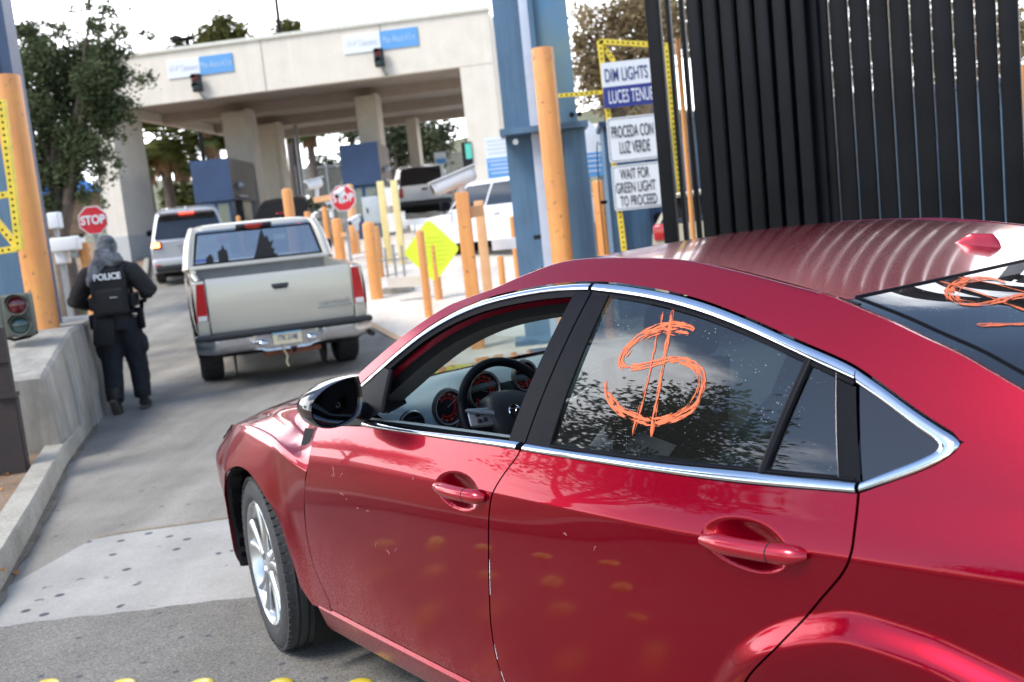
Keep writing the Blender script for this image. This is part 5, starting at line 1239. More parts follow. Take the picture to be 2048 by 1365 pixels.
def lx(px, py, d=0.): # along the front face
    d_ = ray(px, py); n_ = np.array([-fu[1], fu[0]]); o = np.array([cL[0], cL[1]])+n_*d; A_ = np.array([[d_[0], -fu[0]], [d_[1], -fu[1]]]); t, s_ = np.linalg.solve(A_, o); return float(s_), float(CAM_H+d_[2]*t-g0)
def colm(x0, x1, y, d_, name='pillar', zb2=-1.2, mt=CREAM, ztop=None):
    MB().box(((x0+x1)/2, y+d_/2, ((ztop or zb_)+zb2)/2), (x1-x0, d_, (ztop or zb_)-zb2)).build(name, mt, root, smooth=0)
xa = lx(192, 420)[0]; xb = lx(243, 420)[0]
colm(xl_, xl_+.62, .01, 1.9); MB().box((xl_+.31, .95, .1), (.66, 1.95, 1.5)).build('pillar_base', CREAM_D, root, smooth=0)
xr0 = lx(926, 200)[0]; colm(xr0, fw_-.003, .012, 2.4)
MB().box((fw_-.2, 1.6, .6), (1.6, 2.2, 3.2)).build('office_wall', CREAM, root, smooth=0)
wx, wz = lx(935, 312); MB().box((wx, -.0, wz), (.28, .06, .75)).build('window_recess', DARKVOID, root, smooth=0)
MB().box((wx+.05, -.035, wz+.12), (.17, .02, .42)).build('window_blind', mat('teal_blind', (.10, .55, .42), .6), root, smooth=0)
COLC = mat('pillar_concrete', (.56, .50, .43), .9, var=.1, scale=2)
for (pl, pr, pt, pb, d) in ((446, 500, 200, 318, 3.4), (510, 566, 250, 440, 7.6), (713, 755, 166, 300, 3.4), (818, 838, 235, 375, 11.5)):
    a = lx(pl, (pt+pb)/2, d)[0]; b = lx(pr, (pt+pb)/2, d)[0]; colm(a, b-.12, d, .7, 'pillar', -1.5, COLC)
    MB().box((b-.06, d+.35, zb_/2-.7), (.12, .66, zb_+1.5)).build('pillar_rib', COLC, root, smooth=0)
for tl, label_, br in (((332, 122), 'left', (402, 145)), ((684, 72), 'right', (763, 98))):
    for k, (pa, pb_, mt, s_, ink) in enumerate(((tl, br, SIGNWHITE, '14\'-4" Clearance', mat('pale_ink', (.55, .57, .68), .6, var=0)), (None, None, SIGNBLUE, 'Max Altura 4.3 m', mat('pale_blue_ink', (.45, .62, .82), .6, var=0)))):
        x0, z0 = lx(*pa) if pa else (x1, z0); 
        if pa: x1, z1 = lx(*pb_); x0, zt2 = lx(*tl); w_ = x1-x0; hh = .50; zc_ = zt2-.27
        o = thing('clearance_sign', (0, 0, 0), cang, ('white' if k == 0 else 'blue')+' clearance sign on the canopy face, '+label_+' pair', 'sign', 'clearance signs on the canopy')
        px_ = x0; q = np.array([cL[0], cL[1]])+fu*px_; o.location = (q[0], q[1], g0+zc_)
        MB().box((w_/2, -.02, 0), (w_-.01, .03, hh)).build('panel', mt, o, smooth=0)
        t_ = text('lettering', s_, .26, ink, o, Matrix.Translation((w_/2, -.04, 0)) @ Matrix.Rotation(math.pi/2, 4, 'X'), .001, .50)
SIGG = mat('signal_black', (.02, .02, .022), .5, var=.1)
for (px, py, lb) in ((400, 168, 'left'), (762, 118, 'right')):
    x0, z0 = lx(px, py); q = np.array([cL[0], cL[1]])+fu*x0; n_ = np.array([-fu[1], fu[0]])
    o = thing('lane_signal', (q[0]-n_[0]*.2, q[1]-n_[1]*.2, g0+z0), cang, 'small black signal light hung on the canopy face, '+lb+' one of two', 'traffic light', 'signal lights on the canopy')
    MB().rbox((0, 0, 0), (.26, .2, .50), .03).build('housing', SIGG, o)
    MB().tube([(.02, 0, -.24), (.08, .04, -.36), (.14, .2, -.46)], .03, 8).build('bracket', GREY, o)
    for zz, c in ((.12, (.20, .015, .02)), (-.12, (.02, .06, .06))):
        MB().lathe([(.085, -.10), (.05, -.125), (.001, -.13)], (0, 0, zz), 'Y', 16).build('lens', mat('lens', c, .25, var=0, coat=.6), o)
        MB().grid([[(.10*math.cos(a), -.10, zz+.10*math.sin(a)), (.10*math.cos(a), -.22, zz+.11*math.sin(a))] for a in np.linspace(R(5), R(175), 12)]).build('visor', SIGG, o)
# booths
BGL = mat('booth_glass', (.10, .13, .11), .1, var=.1, coat=.6); BSIDE = mat('booth_side', (.20, .17, .155), .8, var=.08); BTAN = mat('booth_tan', (.72, .62, .47), .8, var=.05)
def booth(pl, pr, pt, ps, Yb, label, rz):
    x0 = X(pl, pt+50, Yb); x1 = X(pr, pt+50, Yb); z1 = P(pl, pt, Yb)[2]; g = gz(Yb); w_ = x1-x0; h = z1-g
    o = thing('inspection_booth', (x0, Yb, g), rz, label, 'booth', 'inspection booths under the canopy')
    d_ = 2.6
    MB().box((w_/2, d_/2, h/2), (w_-.1, d_-.1, h-.05)).build('wall', BLUE_D, o, smooth=0)
    MB().box((w_/2, d_/2, h-.62), (w_+.14, d_+.14, 1.22)).build('head_panel', BLUE_D, o, smooth=0)
    MB().box((w_+.075, d_/2, h-.60), (.02, d_+.12, 1.16)).build('side_panel', BSIDE, o, smooth=0)
    for k in (0, 1):
        f = MB().box((w_*(.28+.44*k), .045, h-1.75), (w_*.36, .02, .92)).build('window', BLUE, o, smooth=0)
        MB().box((w_*(.28+.44*k), .03, h-1.75), (w_*.31, .012, .84)).build('pane', BGL, f, smooth=0)
    MB().box((w_-.04, .9, h-2.15), (.03, .62, 1.85)).build('door_opening', DARKVOID, o, smooth=0)
    MB().box((w_-.04, 1.75, h-1.7), (.03, .8, 1.0)).build('side_pane', BTAN, o, smooth=0)
    MB().box((w_-.04, 2.26, h-1.7), (.03, .1, 1.0)).build('side_mullion', BTAN, o, smooth=0)
    MB().ell((w_+.22, .35, h-.82), (.13, .13, .13), 12, 8).build('fan_unit', GREY, o)
    MB().box((w_+.16, .75, h-1.12), (.05, .9, .05)).build('arm', GREY, o, smooth=0)
    return o
booth(392, 460, 322, 525, 29.9, 'dark blue inspection booth behind the silver pickup cab, left of two', cang+R(7))
booth(688, 756, 290, 808, 30.2, 'dark navy inspection booth behind the stop sign, right of two', cang+R(7))
# ================================================================== POSTS, CAMERAS AND CABINETS ON THE ISLAND
def yb_of(px, py): return float(G(px, py)[1])
used = {}
def bollard(px, pt, wpx, label, base=None, Y=None, mt=None, group='orange bollards on the island', square=False, name='bollard'):
    Y = Y or yb_of(*base); x = X(px, pt, Y); g = gz(Y)+.005; h = P(px, pt, Y)[2]-g; r_ = wpx/2*Y/FPX
    m_ = MB()
    if square: m_.rbox((0, 0, h/2), (2*r_, 2*r_, h), .012)
    else: m_.tube([(0, 0, 0), (0, 0, h*.5), (0, 0, h-r_*.5), (0, 0, h-r_*.18), (0, 0, h)], [r_, r_, r_, r_*.86, r_*.35], 20)
    o = m_.build(name, mt or ORANGE, smooth=50); o.location = (x, Y, g); return tag(o, label, 'bollard', group)
bollard(573, 377, 20, 'tall orange bollard rising behind the silver pickup roof', Y=19.)
bollard(614, 423, 13, 'short orange bollard just behind the silver pickup roof', Y=20.)
bollard(648, 414, 11, 'thin deep orange bollard right of the silver pickup cab', base=(655, 520))
bollard(672, 437, 21, 'orange bollard under the white camera mast by the stop sign', base=(683, 524))
bollard(697, 369, 17, 'tall pale orange post directly behind the covered stop sign', base=(713, 508), mt=ORANGE_PALE)
bollard(736, 444, 25, 'stout orange bollard standing alone right of the silver pickup bed', base=(746, 600))
bollard(748, 452, 18, 'orange bollard half hidden behind the stout one', base=(757, 556))
bollard(703, 452, 17, 'short orange bollard under the second small white camera', base=(716, 508))
bollard(839, 461, 16, 'slim orange bollard in front of the lime diamond sign', base=(859, 636))
bollard(923, 385, 27, 'tall square orange post with pale cap left of the blue column', base=(944, 700), square=True)
bollard(957, 402, 19, 'pale orange square post joined by an arm to the tall one', base=(985, 640), square=True, mt=ORANGE_PALE)
bollard(993, 333, 12, 'orange bollard tip above the white truck roof by the blue notice', Y=31.)
bollard(1023, 433, 10, 'thin orange bollard just left of the blue gate column', Y=17.)
bollard(1194, 361, 22, 'orange bollard between the blue column and the sign stack', Y=11.6)
bollard(1166, 358, 9, 'slim pale orange post behind the gate column notice board', Y=24., mt=ORANGE_PALE)
bollard(167, 485, 22, 'orange post beside the white box behind the police officer', Y=14.)
bollard(476, 432, 9, 'orange cone-like post beside the booth behind the silver pickup', Y=27.)
def bar(name, a, b, w_, label, cat, mt, group=None):
    a, b = Vector(a), Vector(b); d = b-a; o = MB().box((0, 0, 0), (d.length, w_, w_)).build(name, mt, smooth=0); o.location = (a+b)/2; o.rotation_euler = d.to_track_quat('X', 'Z').to_euler(); return tag(o, label, cat, group)
Yb12 = yb_of(944, 700)
bar('post_arm', P(930, 428, Yb12+.05), P(962, 421, Yb12+.15), .13, 'short orange arm joining the tall square post to the pale one', 'bracket', ORANGE_PALE)
bar('post_arm', P(628, 401, 24), P(668, 394, 24), .13, 'orange arm carrying a white camera left of the stop sign', 'bracket', ORANGE_PALE)
bar('post_arm', P(682, 470, 23.5), P(705, 468, 23.5), .11, 'orange crossbar between two bollards below the stop sign', 'bracket', ORANGE_PALE)
bollard(1000, 512, 13, 'low orange bollard stub left of the blue gate column below the white beam', Y=15.5)
Yy = yb_of(772, 528)
o = bollard(760, 363, 13, 'tall pale yellow perforated post right of the grey cabinet', base=(772, 528), mt=YELLOW_PALE, group='yellow posts by the cabinet', square=True, name='yellow_post')
o = bollard(787, 361, 13, 'tall pale yellow post carrying white panels left of the lime sign', base=(800, 530), mt=YELLOW_PALE, group='yellow posts by the cabinet', square=True, name='yellow_post')
bar('white_signboard', P(778, 376, Yy-.1), P(784, 412, Yy-.1), .22, 'upper narrow white panel on the yellow post', 'panel', WHITE, 'white panels on the yellow posts')
bar('white_signboard', P(783, 427, Yy-.15), P(788, 464, Yy-.15), .20, 'lower narrow white panel between the yellow posts', 'panel', WHITE, 'white panels on the yellow posts')
bar('white_signboard', P(802, 424, Yy-.05), P(807, 458, Yy-.05), .16, 'white panel on the right edge of the yellow post', 'panel', WHITE, 'white panels on the yellow posts')
bar('white_beam', P(806, 446, Yy-.1), P(852, 442, Yy-.1), .14, 'white horizontal beam between yellow post and lime diamond sign', 'beam', WHITE)
bar('white_beam', P(984, 491, 15.), P(1032, 486, 15.), .16, 'white horizontal beam left of the blue column, low in front of the white truck', 'beam', WHITE)
bar('base_block', P(776, 566, 17.6), P(840, 562, 17.6), .18, 'low pale concrete block under the white panel posts', 'block', CONC_L)
m_ = thing('panel_stand', tuple(P(792, 545, 19)[:2])+(gz(19),), 0, 'thin grey steel stand below the white panels', 'stand')
for dx, dz in ((-.16, .0), (0, .12), (.16, .05)): MB().box((dx, .0, .42), (.04, .04, .85+dz)).build('leg', GREY, m_, smooth=0)
MB().box((0, 0, .05), (.55, .5, .10)).build('base', CONC, m_, smooth=0); MB().box((-.1, 0, .62), (.85, .03, .03)).build('stay', GREY, m_, smooth=0)
Yk = yb_of(772, 528)+1.2
def cabinet(pl, pr, pt, pb, Y, label, d_=.35):
    a, b = P(pl, pt, Y), P(pr, pb, Y); o = thing('control_cabinet', ((a[0]+b[0])/2, Y, b[2]), R(3), label, 'cabinet'); w_, h = b[0]-a[0], a[2]-b[2]
    MB().rbox((0, 0, h/2), (w_, d_, h), .015).build('housing', BOXGREY, o); MB().rbox((w_*.12, -d_/2-.008, h/2), (w_*.72, .02, h*.94), .008).build('door', BOXGREY, o)
    MB().box((-w_*.22, -d_/2-.025, h*.5), (.03, .02, .12)).build('handle', DARKVOID, o); 
    for dx in (-.3, .3): MB().box((w_*dx, .03, -(b[2]-gz(Y))/2), (.06, .06, b[2]-gz(Y))).build('leg', GREY, o, smooth=0)
cabinet(724, 762, 396, 446, Yk, 'pale grey electrical cabinet right of the stop sign')
def camera_box(px, py, Y, L_, w_, h, az, el, label, dark=False, pole=None):
    c = P(px, py, Y); o = thing('security_camera', tuple(c), az, label, 'camera', 'white security cameras')
    M = Matrix.Rotation(el, 3, 'Y')
    MB().rbox((0, 0, 0), (L_, w_, h), min(w_, h)*.38, M=M, n=4).build('housing', WHITE, o, smooth=60)
    MB().box(M @ Vector((L_*.04, 0, h*.46)), (L_*1.1, w_*1.12, h*.10), M=M).build('hood', WHITE, o, smooth=0)
    MB().cyl(M @ Vector((-L_/2+.01, 0, 0)), M @ Vector((-L_/2-.012, 0, 0)), h*.30, seg=16).build('lens', BLACKGL, o)
    MB().cyl(M @ Vector((L_*.1, 0, -h*.4)), (L_*.1, 0, -h*1.3), .05).build('mount', WHITE, o)
Ybig = Yb12+.1
camera_box(908, 362, Ybig, .56, .20, .19, R(12), R(-17), 'big long white camera housing tilted above the tall orange post')
camera_box(628, 368, 24, .40, .22, .24, R(30), R(-10), 'white camera with dark front on the orange arm left of the stop sign')
camera_box(680, 388, 22.5, .26, .15, .16, R(60), R(-25), 'small white camera in front of the stop sign face')
camera_box(709, 442, 22.5, .28, .16, .16, R(50), R(-20), 'small white camera lower right of the stop sign')
camera_box(661, 413, 23, .16, .16, .20, R(80), 0, 'small square white camera box left of the stop sign')
Yo = 13.9
a = P(107, 476, Yo); b = P(166, 510, Yo); o = thing('white_box', (a[0], Yo, P(120, 530, Yo)[2]), R(4), 'white camera box with overhanging lid behind the police officer', 'camera box')
w_, h = b[0]-a[0], .0+a[2]-P(120, 530, Yo)[2]
MB().rbox((w_*.5, 0, h*.72), (w_, .34, h*.5), .02).build('hood', WHITE, o); MB().rbox((w_*.22, .02, h*.3), (w_*.36, .26, h*.55), .02).build('housing', WHITE, o)
MB().cyl((w_*.55, 0, h*.35), (w_*.8, 0, h*.30), .05).build('lens', BOXGREY, o); MB().tube([(w_*.92, 0, h*.9), (w_*.99, 0, h*.99), (w_*1.1, 0, h*.96)], .03, 8).build('mount', BLACK, o)
MB().box((w_*.2, 0, -.5), (.07, .07, 1.0)).build('post', GREY, o, smooth=0)
o = thing('utility_box', tuple(P(112, 452, 15)[:2])+(P(112, 458, 15)[2],), 0, 'small white utility box on a thin post by the left trees', 'box'); MB().rbox((0, 0, .12), (.17, .15, .24), .02).build('housing', SIGNWHITE, o); MB().box((0, 0, -.6), (.05, .05, 1.2)).build('post', GREY, o, smooth=0)
def stop_sign(px, py, dpx, Y, label, rz):
    c = P(px, py, Y); r_ = dpx/2*Y/FPX/math.cos(R(22.5)); o = thing('stop_sign', (c[0], c[1], gz(Y)), rz, label, 'stop sign', 'red stop signs'); z = c[2]-gz(Y)
    oc = lambda k: [(k*r_*math.cos(R(22.5+45*i)), k*r_*math.sin(R(22.5+45*i))) for i in range(8)]
    MB().prism(oc(1), (0, 0, z), (1, 0, 0), (0, 0, 1), (0, 1, 0), .012).build('rim', SIGNWHITE, o, smooth=0); MB().prism(oc(.93), (0, -.004, z), (1, 0, 0), (0, 0, 1), (0, 1, 0), .006).build('face', SIGNRED, o, smooth=0)
    t_ = text('lettering', 'STOP', r_*.80, SIGNWHITE, o, Matrix.Translation((0, -.008, z)) @ Matrix.Rotation(math.pi/2, 4, 'X'), .001, .82, bold=.006)
    MB().box((.0, .04, z/2), (.06, .04, z+.2)).build('post', GREY, o, smooth=0)
stop_sign(186, 441, 55, 13.5, 'red stop sign on a thin post just above the police officer', R(6))
stop_sign(686, 397, 50, 23.2, 'red stop sign partly covered by small white cameras', R(-8))
# diamond
Yd = yb_of(874, 602); c = P(863, 502, Yd); o = thing('diamond_sign', (c[0], c[1], gz(Yd)), R(-6), 'bright lime diamond warning sign on an orange post', 'sign'); z = c[2]-gz(Yd)
def rdiam(hx, hz, q=.12):
    P_ = []; V_ = [(0, -hz), (hx, 0), (0, hz), (-hx, 0)]
    for i in range(4):
        a, b, d_ = (np.array(V_[(i+k) % 4], float) for k in (-1, 0, 1))
        for t in np.linspace(0, 1, 6): P_.append(tuple((b+(a-b)*q)*(1-t)**2+2*b*t*(1-t)+(b+(d_-b)*q)*t*t))
    return P_
hx_ = 57.5*Yd/FPX; hz__ = 64*Yd/FPX
MB().prism(rdiam(hx_, hz__), (0, 0, z), (1, 0, 0), (0, 0, 1), (0, 1, 0), .012).build('panel', LIME, o, smooth=0)
for k in range(7):
    wl = hx_*[.5, .75, .95, 1.0, .9, .75, .45][k]; MB().box((.06, -.004, z+hz__*(.42-.14*k)), (wl, .006, .016)).build('text_line', LIMEINK, o, smooth=0)
MB().cyl((0.03, .06, 0), (.03, .06, z+.1), 8*Yd/FPX, seg=16).build('post', ORANGE, o)
# notices
def notice(tl, bl, wpx, Y, label, split, top=None, peak=False):
    a, b = P(*tl, Y), P(*bl, Y); w_ = wpx*Y/FPX; h = a[2]-b[2]; o = thing('notice_sign', (b[0], b[1], b[2]), R(-3), label, 'sign', 'white and blue notices')
    poly = [(0, 0), (w_, 0), (w_, h), (0, h)] if not peak else [(0, 0), (w_, 0), (w_, h*.72), (w_*.5, h), (0, h*.72)]
    MB().prism(poly, (0, 0, 0), (1, 0, 0), (0, 0, 1), (0, 1, 0), .02).build('panel', SIGNWHITE, o, smooth=0)
    MB().box((w_/2+.0, -.004, h*split/2), (w_*.96, .008, h*split*.96)).build('band', SIGNBLUE, o, smooth=0)
    for k in range(4):
        MB().box((w_*.46, -.010, h*split*(.84-.2*k)), (w_*(.8-.13*(k % 2)), .004, h*split*.07)).build('text_line', BLUE_L, o, smooth=0)
        MB().box((w_*.46, -.006, h*(split+(1-split)*(.82-.2*k))), (w_*(.8-.1*(k % 2)), .004, h*.025)).build('text_line', BOXGREY, o, smooth=0) if not peak else None
    MB().box((w_*.3, .05, -b[2]/2+gz(Y)/2), (.06, .06, b[2]-gz(Y))).build('post', GREY, o, smooth=0); MB().box((w_*.8, .05, -b[2]/2+gz(Y)/2), (.06, .06, b[2]-gz(Y))).build('post', GREY, o, smooth=0)
notice((966, 277), (976, 358), 62, 25., 'white notice over blue panel beside the cream pillar, left of the blue column', .50)
notice((1151, 244), (1161, 357), 52, 14.5, 'white house-shaped notice over blue panel right of the blue column', .44, peak=True)
# big blue steel housing behind the sign stack
Yh = 13.2; a = P(1205, 255, Yh); o = thing('steel_housing', (a[0], Yh, gz(Yh)), R(-4), 'big blue ribbed steel housing behind the white lane signs', 'cabinet'); hh = a[2]-gz(Yh)
MB().box((3.2, .6, hh/2), (6.4, 1.2, hh)).build('body', BLUE, o, smooth=0)
for k in range(14): MB().box((.10+.46*k, -.04, hh/2), (.10, .07, hh-.02)).build('rib', BLUE_D if k % 2 else BLUE, o, smooth=0)
MB().box((.98, -.05, hh*.45), (.03, .06, hh*.9)).build('conduit', BLUE_L, o, smooth=0)
MB().box((3.2, .5, hh+.03), (6.5, 1.3, .06)).build('roof', BLUE_D, o, smooth=0)
o = thing('lock_cable', tuple(P(1197, 400, 11.3)), 0, 'thin black cable with a clip hanging along the orange bollard by the signs', 'cable')
q0 = P(1197, 400, 11.3); MB().tube([tuple(P(*p, 11.3)-q0) for p in ((1201, 290), (1195, 284), (1194, 300), (1198, 380), (1208, 480), (1214, 540))], .006, 6).build('wire', BLACK, o); MB().rbox(tuple(P(1208, 405, 11.3)-q0), (.07, .05, .04), .01).build('clip', BLACK, o)
# lamp poles
for (px, pt, Y, wpx, lb) in ((552, -60, 46, 9, 'dark lamp pole rising behind the canopy roof'), (590, 250, 40, 11, 'slim grey pole behind the canopy, left of the right booth')):
    x = X(px, max(pt, 0), Y); h = P(px, pt, Y)[2]-gz(Y); r_ = wpx/2*Y/FPX; o = MB().tube([(0, 0, 0), (0, 0, h)], [r_, r_*.8], 12).build('lamp_pole', GREY if pt > 0 else BLACKSTEEL); o.location = (x, Y, gz(Y)); tag(o, lb, 'pole')
Y = 48; x = X(374, 78, Y); h = P(374, 78, Y)[2]-gz(Y); o = thing('street_lamp', (x, Y, gz(Y)), 0, 'dark twin-arm street lamp peeking over the canopy among the palms', 'street lamp')
MB().tube([(0, 0, 0), (0, 0, h)], .11, 10).build('pole', BLACKSTEEL, o); MB().rbox((-.15, 0, h), (1.0, .3, .16), .05).build('lamp_head', BLACKSTEEL, o)
Y = 36; c = P(882, 317, Y); o = thing('handicap_post_sign', (c[0], c[1], gz(Y)), 0, 'small white and blue sign on a white post behind the white pickup', 'sign'); z = c[2]-gz(Y)
MB().box((0, 0, z/2), (.12, .08, z)).build('post', WHITE, o, smooth=0); MB().box((-.02, -.06, z), (.42, .03, .42)).build('panel', SIGNWHITE, o, smooth=0); MB().box((0.0, -.08, z-.1), (.36, .02, .18)).build('band', SIGNBLUE, o, smooth=0)
# chain-link fence far behind
FENCEM = bpy.data.materials.new('chain_link'); FENCEM.use_nodes = True; t = FENCEM.node_tree; t.nodes.clear()
a_ = t.nodes.new('ShaderNodeBsdfTransparent'); b_ = t.nodes.new('ShaderNodeBsdfDiffuse'); b_.inputs[0].default_value = (.22, .22, .21, 1); c_ = t.nodes.new('ShaderNodeMixShader'); c_.inputs[0].default_value = .42; d_ = t.nodes.new('ShaderNodeOutputMaterial')
t.links.new(a_.outputs[0], c_.inputs[1]); t.links.new(b_.outputs[0], c_.inputs[2]); t.links.new(c_.outputs[0], d_.inputs[0])
Y = 58.; xa, xb = X(600, 400, Y), X(960, 360, Y); o = thing('chain_link_fence', (xa, Y, gz(Y)), 0, 'long grey chain-link fence far behind the canopy', 'fence'); hf_ = P(800, 318, Y)[2]-gz(Y)
MB().box(((xb-xa)/2, 0, hf_/2), (xb-xa, .02, hf_)).build('mesh', FENCEM, o, smooth=0); MB().box(((xb-xa)/2, 0, hf_), (xb-xa, .08, .08)).build('top_rail', GREY, o, smooth=0)
for k in range(7): MB().cyl(((xb-xa)*k/6, 0, 0), ((xb-xa)*k/6, 0, hf_+.2), .06, seg=8).build('post', GREY, o)
o = tag(MB().box((0, 0, 1.0), (14, 4, 2.2)).box((0, 0, 2.3), (14.4, 4.4, .4), taper=.9).build('low_building', CREAM, smooth=0), 'low pale building among trees behind the white notice at right', 'building'); c = P(1230, 300, 62); o.location = (c[0], 62, gz(62)+1.5)
o = thing('blue_tarp_shed', tuple(P(128, 430, 46)[:2])+(P(128, 445, 46)[2]-.6,), R(20), 'low tan shed with a blue tarp roof behind the left trees', 'shed'); MB().box((0, 0, .9), (3.2, 2, 1.8)).build('wall', DIRT, o, smooth=0); MB().box((0, 0, 2.15), (3.6, 2.4, .7), taper=.55).build('tarp', mat('blue_tarp', (.05, .22, .60), .5), o, smooth=0)
# ================================================================== OTHER VEHICLES
def lamp_box(name, parent, c, size, mt, r_=.02): return MB().rbox(c, size, r_).build(name, mt, parent, smooth=50)
def wheel_bg(parent, x, y, r_, W):
    e = bpy.data.objects.new('wheel', None); COL.objects.link(e); e.parent = parent; e.location = (x, y, r_); s = 1 if y > 0 else -1; w2 = W/2; rr = r_*.62
    prof = [(rr, s*(w2-.02)), (r_-.03, s*w2), (r_, s*(w2-.035)), (r_, -s*(w2-.035)), (r_-.03, -s*w2), (rr, -s*(w2-.02))]
    m_ = MB().lathe(prof, (0, 0, 0), 'Y', 40)
    for j in range(36):
        a = 2*math.pi*j/36; M = Matrix.Rotation(-a, 3, 'Y')
        for k in (-.3, 0, .3): m_.box(M @ Vector((r_-.001, k*W, 0)), (.012, W*.24, r_*.11), M=M)
    m_.build('tyre', TYRE, e, smooth=35)
    m_ = MB().lathe([(rr+.003, s*(w2-.022)), (rr-.02, s*(w2-.035)), (rr-.03, s*(w2-.07)), (.06, s*(w2-.05)), (.001, s*(w2-.045))], (0, 0, 0), 'Y', 30)
    for j in range(6):
        a = 2*math.pi*j/6; m_.tube([(.05*math.cos(a), s*(w2-.045), .05*math.sin(a)), ((rr-.02)*math.cos(a), s*(w2-.035), (rr-.02)*math.sin(a))], [.03, .022], 6)
    m_.lathe([(rr-.025, -s*.02), (.001, -s*.02)], (0, 0, 0), 'Y', 24, mi=1); m_.build('rim', [ALLOY, DARKVOID], e, smooth=40)
def shell(L_, hw, zbot, zbelt, xw, rw, nose=.06, tail=.04, top=None, notch=None):
    # lower body: one mirrored grid of sections; arches cut in the bottom edge, top(x) = height of shoulder
    xs = np.unique(np.r_[np.linspace(0, L_, 60), np.concatenate([np.linspace(c-rw-.06, c+rw+.06, 26) for c in xw]), [.02, .05, .1, L_-.02, L_-.06, L_-.12]]); rows = []
    for x in xs:
        zb = zbot
        for c in xw:
            if abs(x-c) < rw+.05: zb = max(zb, rw*.92+math.sqrt(max(0, (rw+.05)**2-(x-c)**2))*.98)
        k = min(1, max(0, x/.35)); k2 = min(1, max(0, (L_-x)/.7)); w_ = hw*(1-tail*(1-k)**2-nose*(1-k2)**2*3); zt = top(x) if top else zbelt
        zb = min(zb, zt-.12)
        zs = [zb, zb+(zt-zb)*.3, zb+(zt-zb)*.62, zb+(zt-zb)*.85, zt-.03, zt]
        ws = [w_-.02, w_, w_*1.0, w_*.988, w_*.965, w_*.93]
        half = [(x, w, z) for w, z in zip(ws, zs)]+[(x, w_*.6, zt+.012), (x, 0, zt+.02)]
        rows.append([(x, -y, z) for _, y, z in half]+[(x, y, z) for _, y, z in half[:-1][::-1]])
    m_ = MB(); m_.rings(rows, closed=False); m_.add(rows[0], [tuple(range(len(rows[0])))]); m_.add(rows[-1], [tuple(range(len(rows[-1])))[::-1]])
    return m_
def cabin(rb, rt, ft, fb, wb, wt, zb, zt, mt, parent, glass_mt, pillars=(), rear=True, name='cabin', trim=.05, rearin=.1, thick=None):
    # greenhouse: rounded frustum from belt to roof with glass let into every side
    def ring(x0, x1, w_, z, q=.10):
        p = []
        for sx, sy, a0 in ((1, 1, 0), (-1, 1, 90), (-1, -1, 180), (1, -1, 270)):
            for k in range(5):
                a = R(a0+90*k/4); cx = (x1-q if sx > 0 else x0+q); cy = sy*(w_-q); p.append((cx+q*math.cos(a), cy+q*math.sin(a), z))
        return p
    rows = [ring(rb, fb, wb, zb)]
    for t in (.25, .5, .75, .9): rows.append(ring(rb+(rt-rb)*t, fb+(ft-fb)*t, wb+(wt-wb)*t**1.1, zb+(zt-zb)*t))
    rows += [ring(rt, ft, wt, zt-.02), ring(rt+.05, ft-.07, wt-.07, zt+.02), ring(rt+.3, ft-.4, wt*.5, zt+.045, .08)]
    m_ = MB().rings(rows, caps=True); o = m_.build(name, mt, parent, smooth=50)
    def pane(nm, A, off): return MB().grid([[tuple(Vector(a)+Vector(off)) for a in r] for r in A]).build(nm, glass_mt, parent, smooth=80)
    t0, t1 = .12, .90; f = lambda a, b, t: a+(b-a)*t
    if rear:
        A = []
        for t in np.linspace(t0, t1, 6): w_ = f(wb, wt, t)-trim-.08*(0 if t < .8 else (t-.8)*1.2); A.append([(f(rb, rt, t)-.014-.012*math.cos(math.pi*.5*u), w_*u, f(zb, zt, t)) for u in np.linspace(-1, 1, 9)])
        pane('rear_window', A, (0, 0, 0))
    A = []
    for t in np.linspace(t0, t1, 6): w_ = f(wb, wt, t)-trim; A.append([(f(fb, ft, t)+.014, w_*u, f(zb, zt, t)) for u in np.linspace(-1, 1, 9)])
    pane('windshield', A, (0, 0, 0))
    for s in (1, -1):
        cuts = [0]+list(pillars)+[1]
        for a, b in zip(cuts[:-1], cuts[1:]):
            A = []
            for t in np.linspace(t0, t1-.02, 6):
                x0, x1 = f(rb, rt, t)+rearin, f(fb, ft, t)-.10; xa, xb_ = x0+(x1-x0)*a+.03, x0+(x1-x0)*b-.03
                A.append([(x, s*(f(wb, wt, t**1.1)+.010), f(zb, zt, t)) for x in np.linspace(xa, xb_, 5)])
            pane('side_window', A, (0, 0, 0))
    return o
CHROME_D = mat('dull_chrome', (.55, .56, .58), .22, .9, var=.15, scale=12)
VGL = mat('vehicle_dark_glass', (.012, .014, .017), .06, var=0, coat=.8)
SILVERP = car_paint('silver_beige_paint', (.56, .52, .435), (.69, .645, .545), rough=.34, metal=.35, dust=(.40, .34, .26), dust_amt=.35, ztop=.9)
SILVERS = car_paint('silver_grey_paint', (.52, .53, .55), (.66, .67, .69), rough=.3, metal=.35, dust_amt=.2)
DARKP = mat('dark_car_paint', (.018, .02, .022), .25, .2, var=0, coat=1)
BEIGEP = mat('beige_car_paint', (.52, .46, .33), .3, .2, var=0, coat=1)
def plate(parent, c, w_, h, letters, M=None, base=None, band=None, x=-1):
    o = MB().box(c, (.008, w_, h)).build('number_plate', base or SIGNWHITE, parent, smooth=0)
    if band: MB().box((c[0]-.003, c[1], c[2]+h*.36), (.006, w_*.98, h*.26)).build('plate_band', band, o, smooth=0)
    if letters: text('lettering', letters, h*.55, INKNAVY, o, Matrix.Translation((c[0]-.008, c[1], c[2]-h*.08)) @ Matrix.Rotation(-math.pi/2, 4, 'Z') @ Matrix.Rotation(math.pi/2, 4, 'X'), .001, .62)
    return o
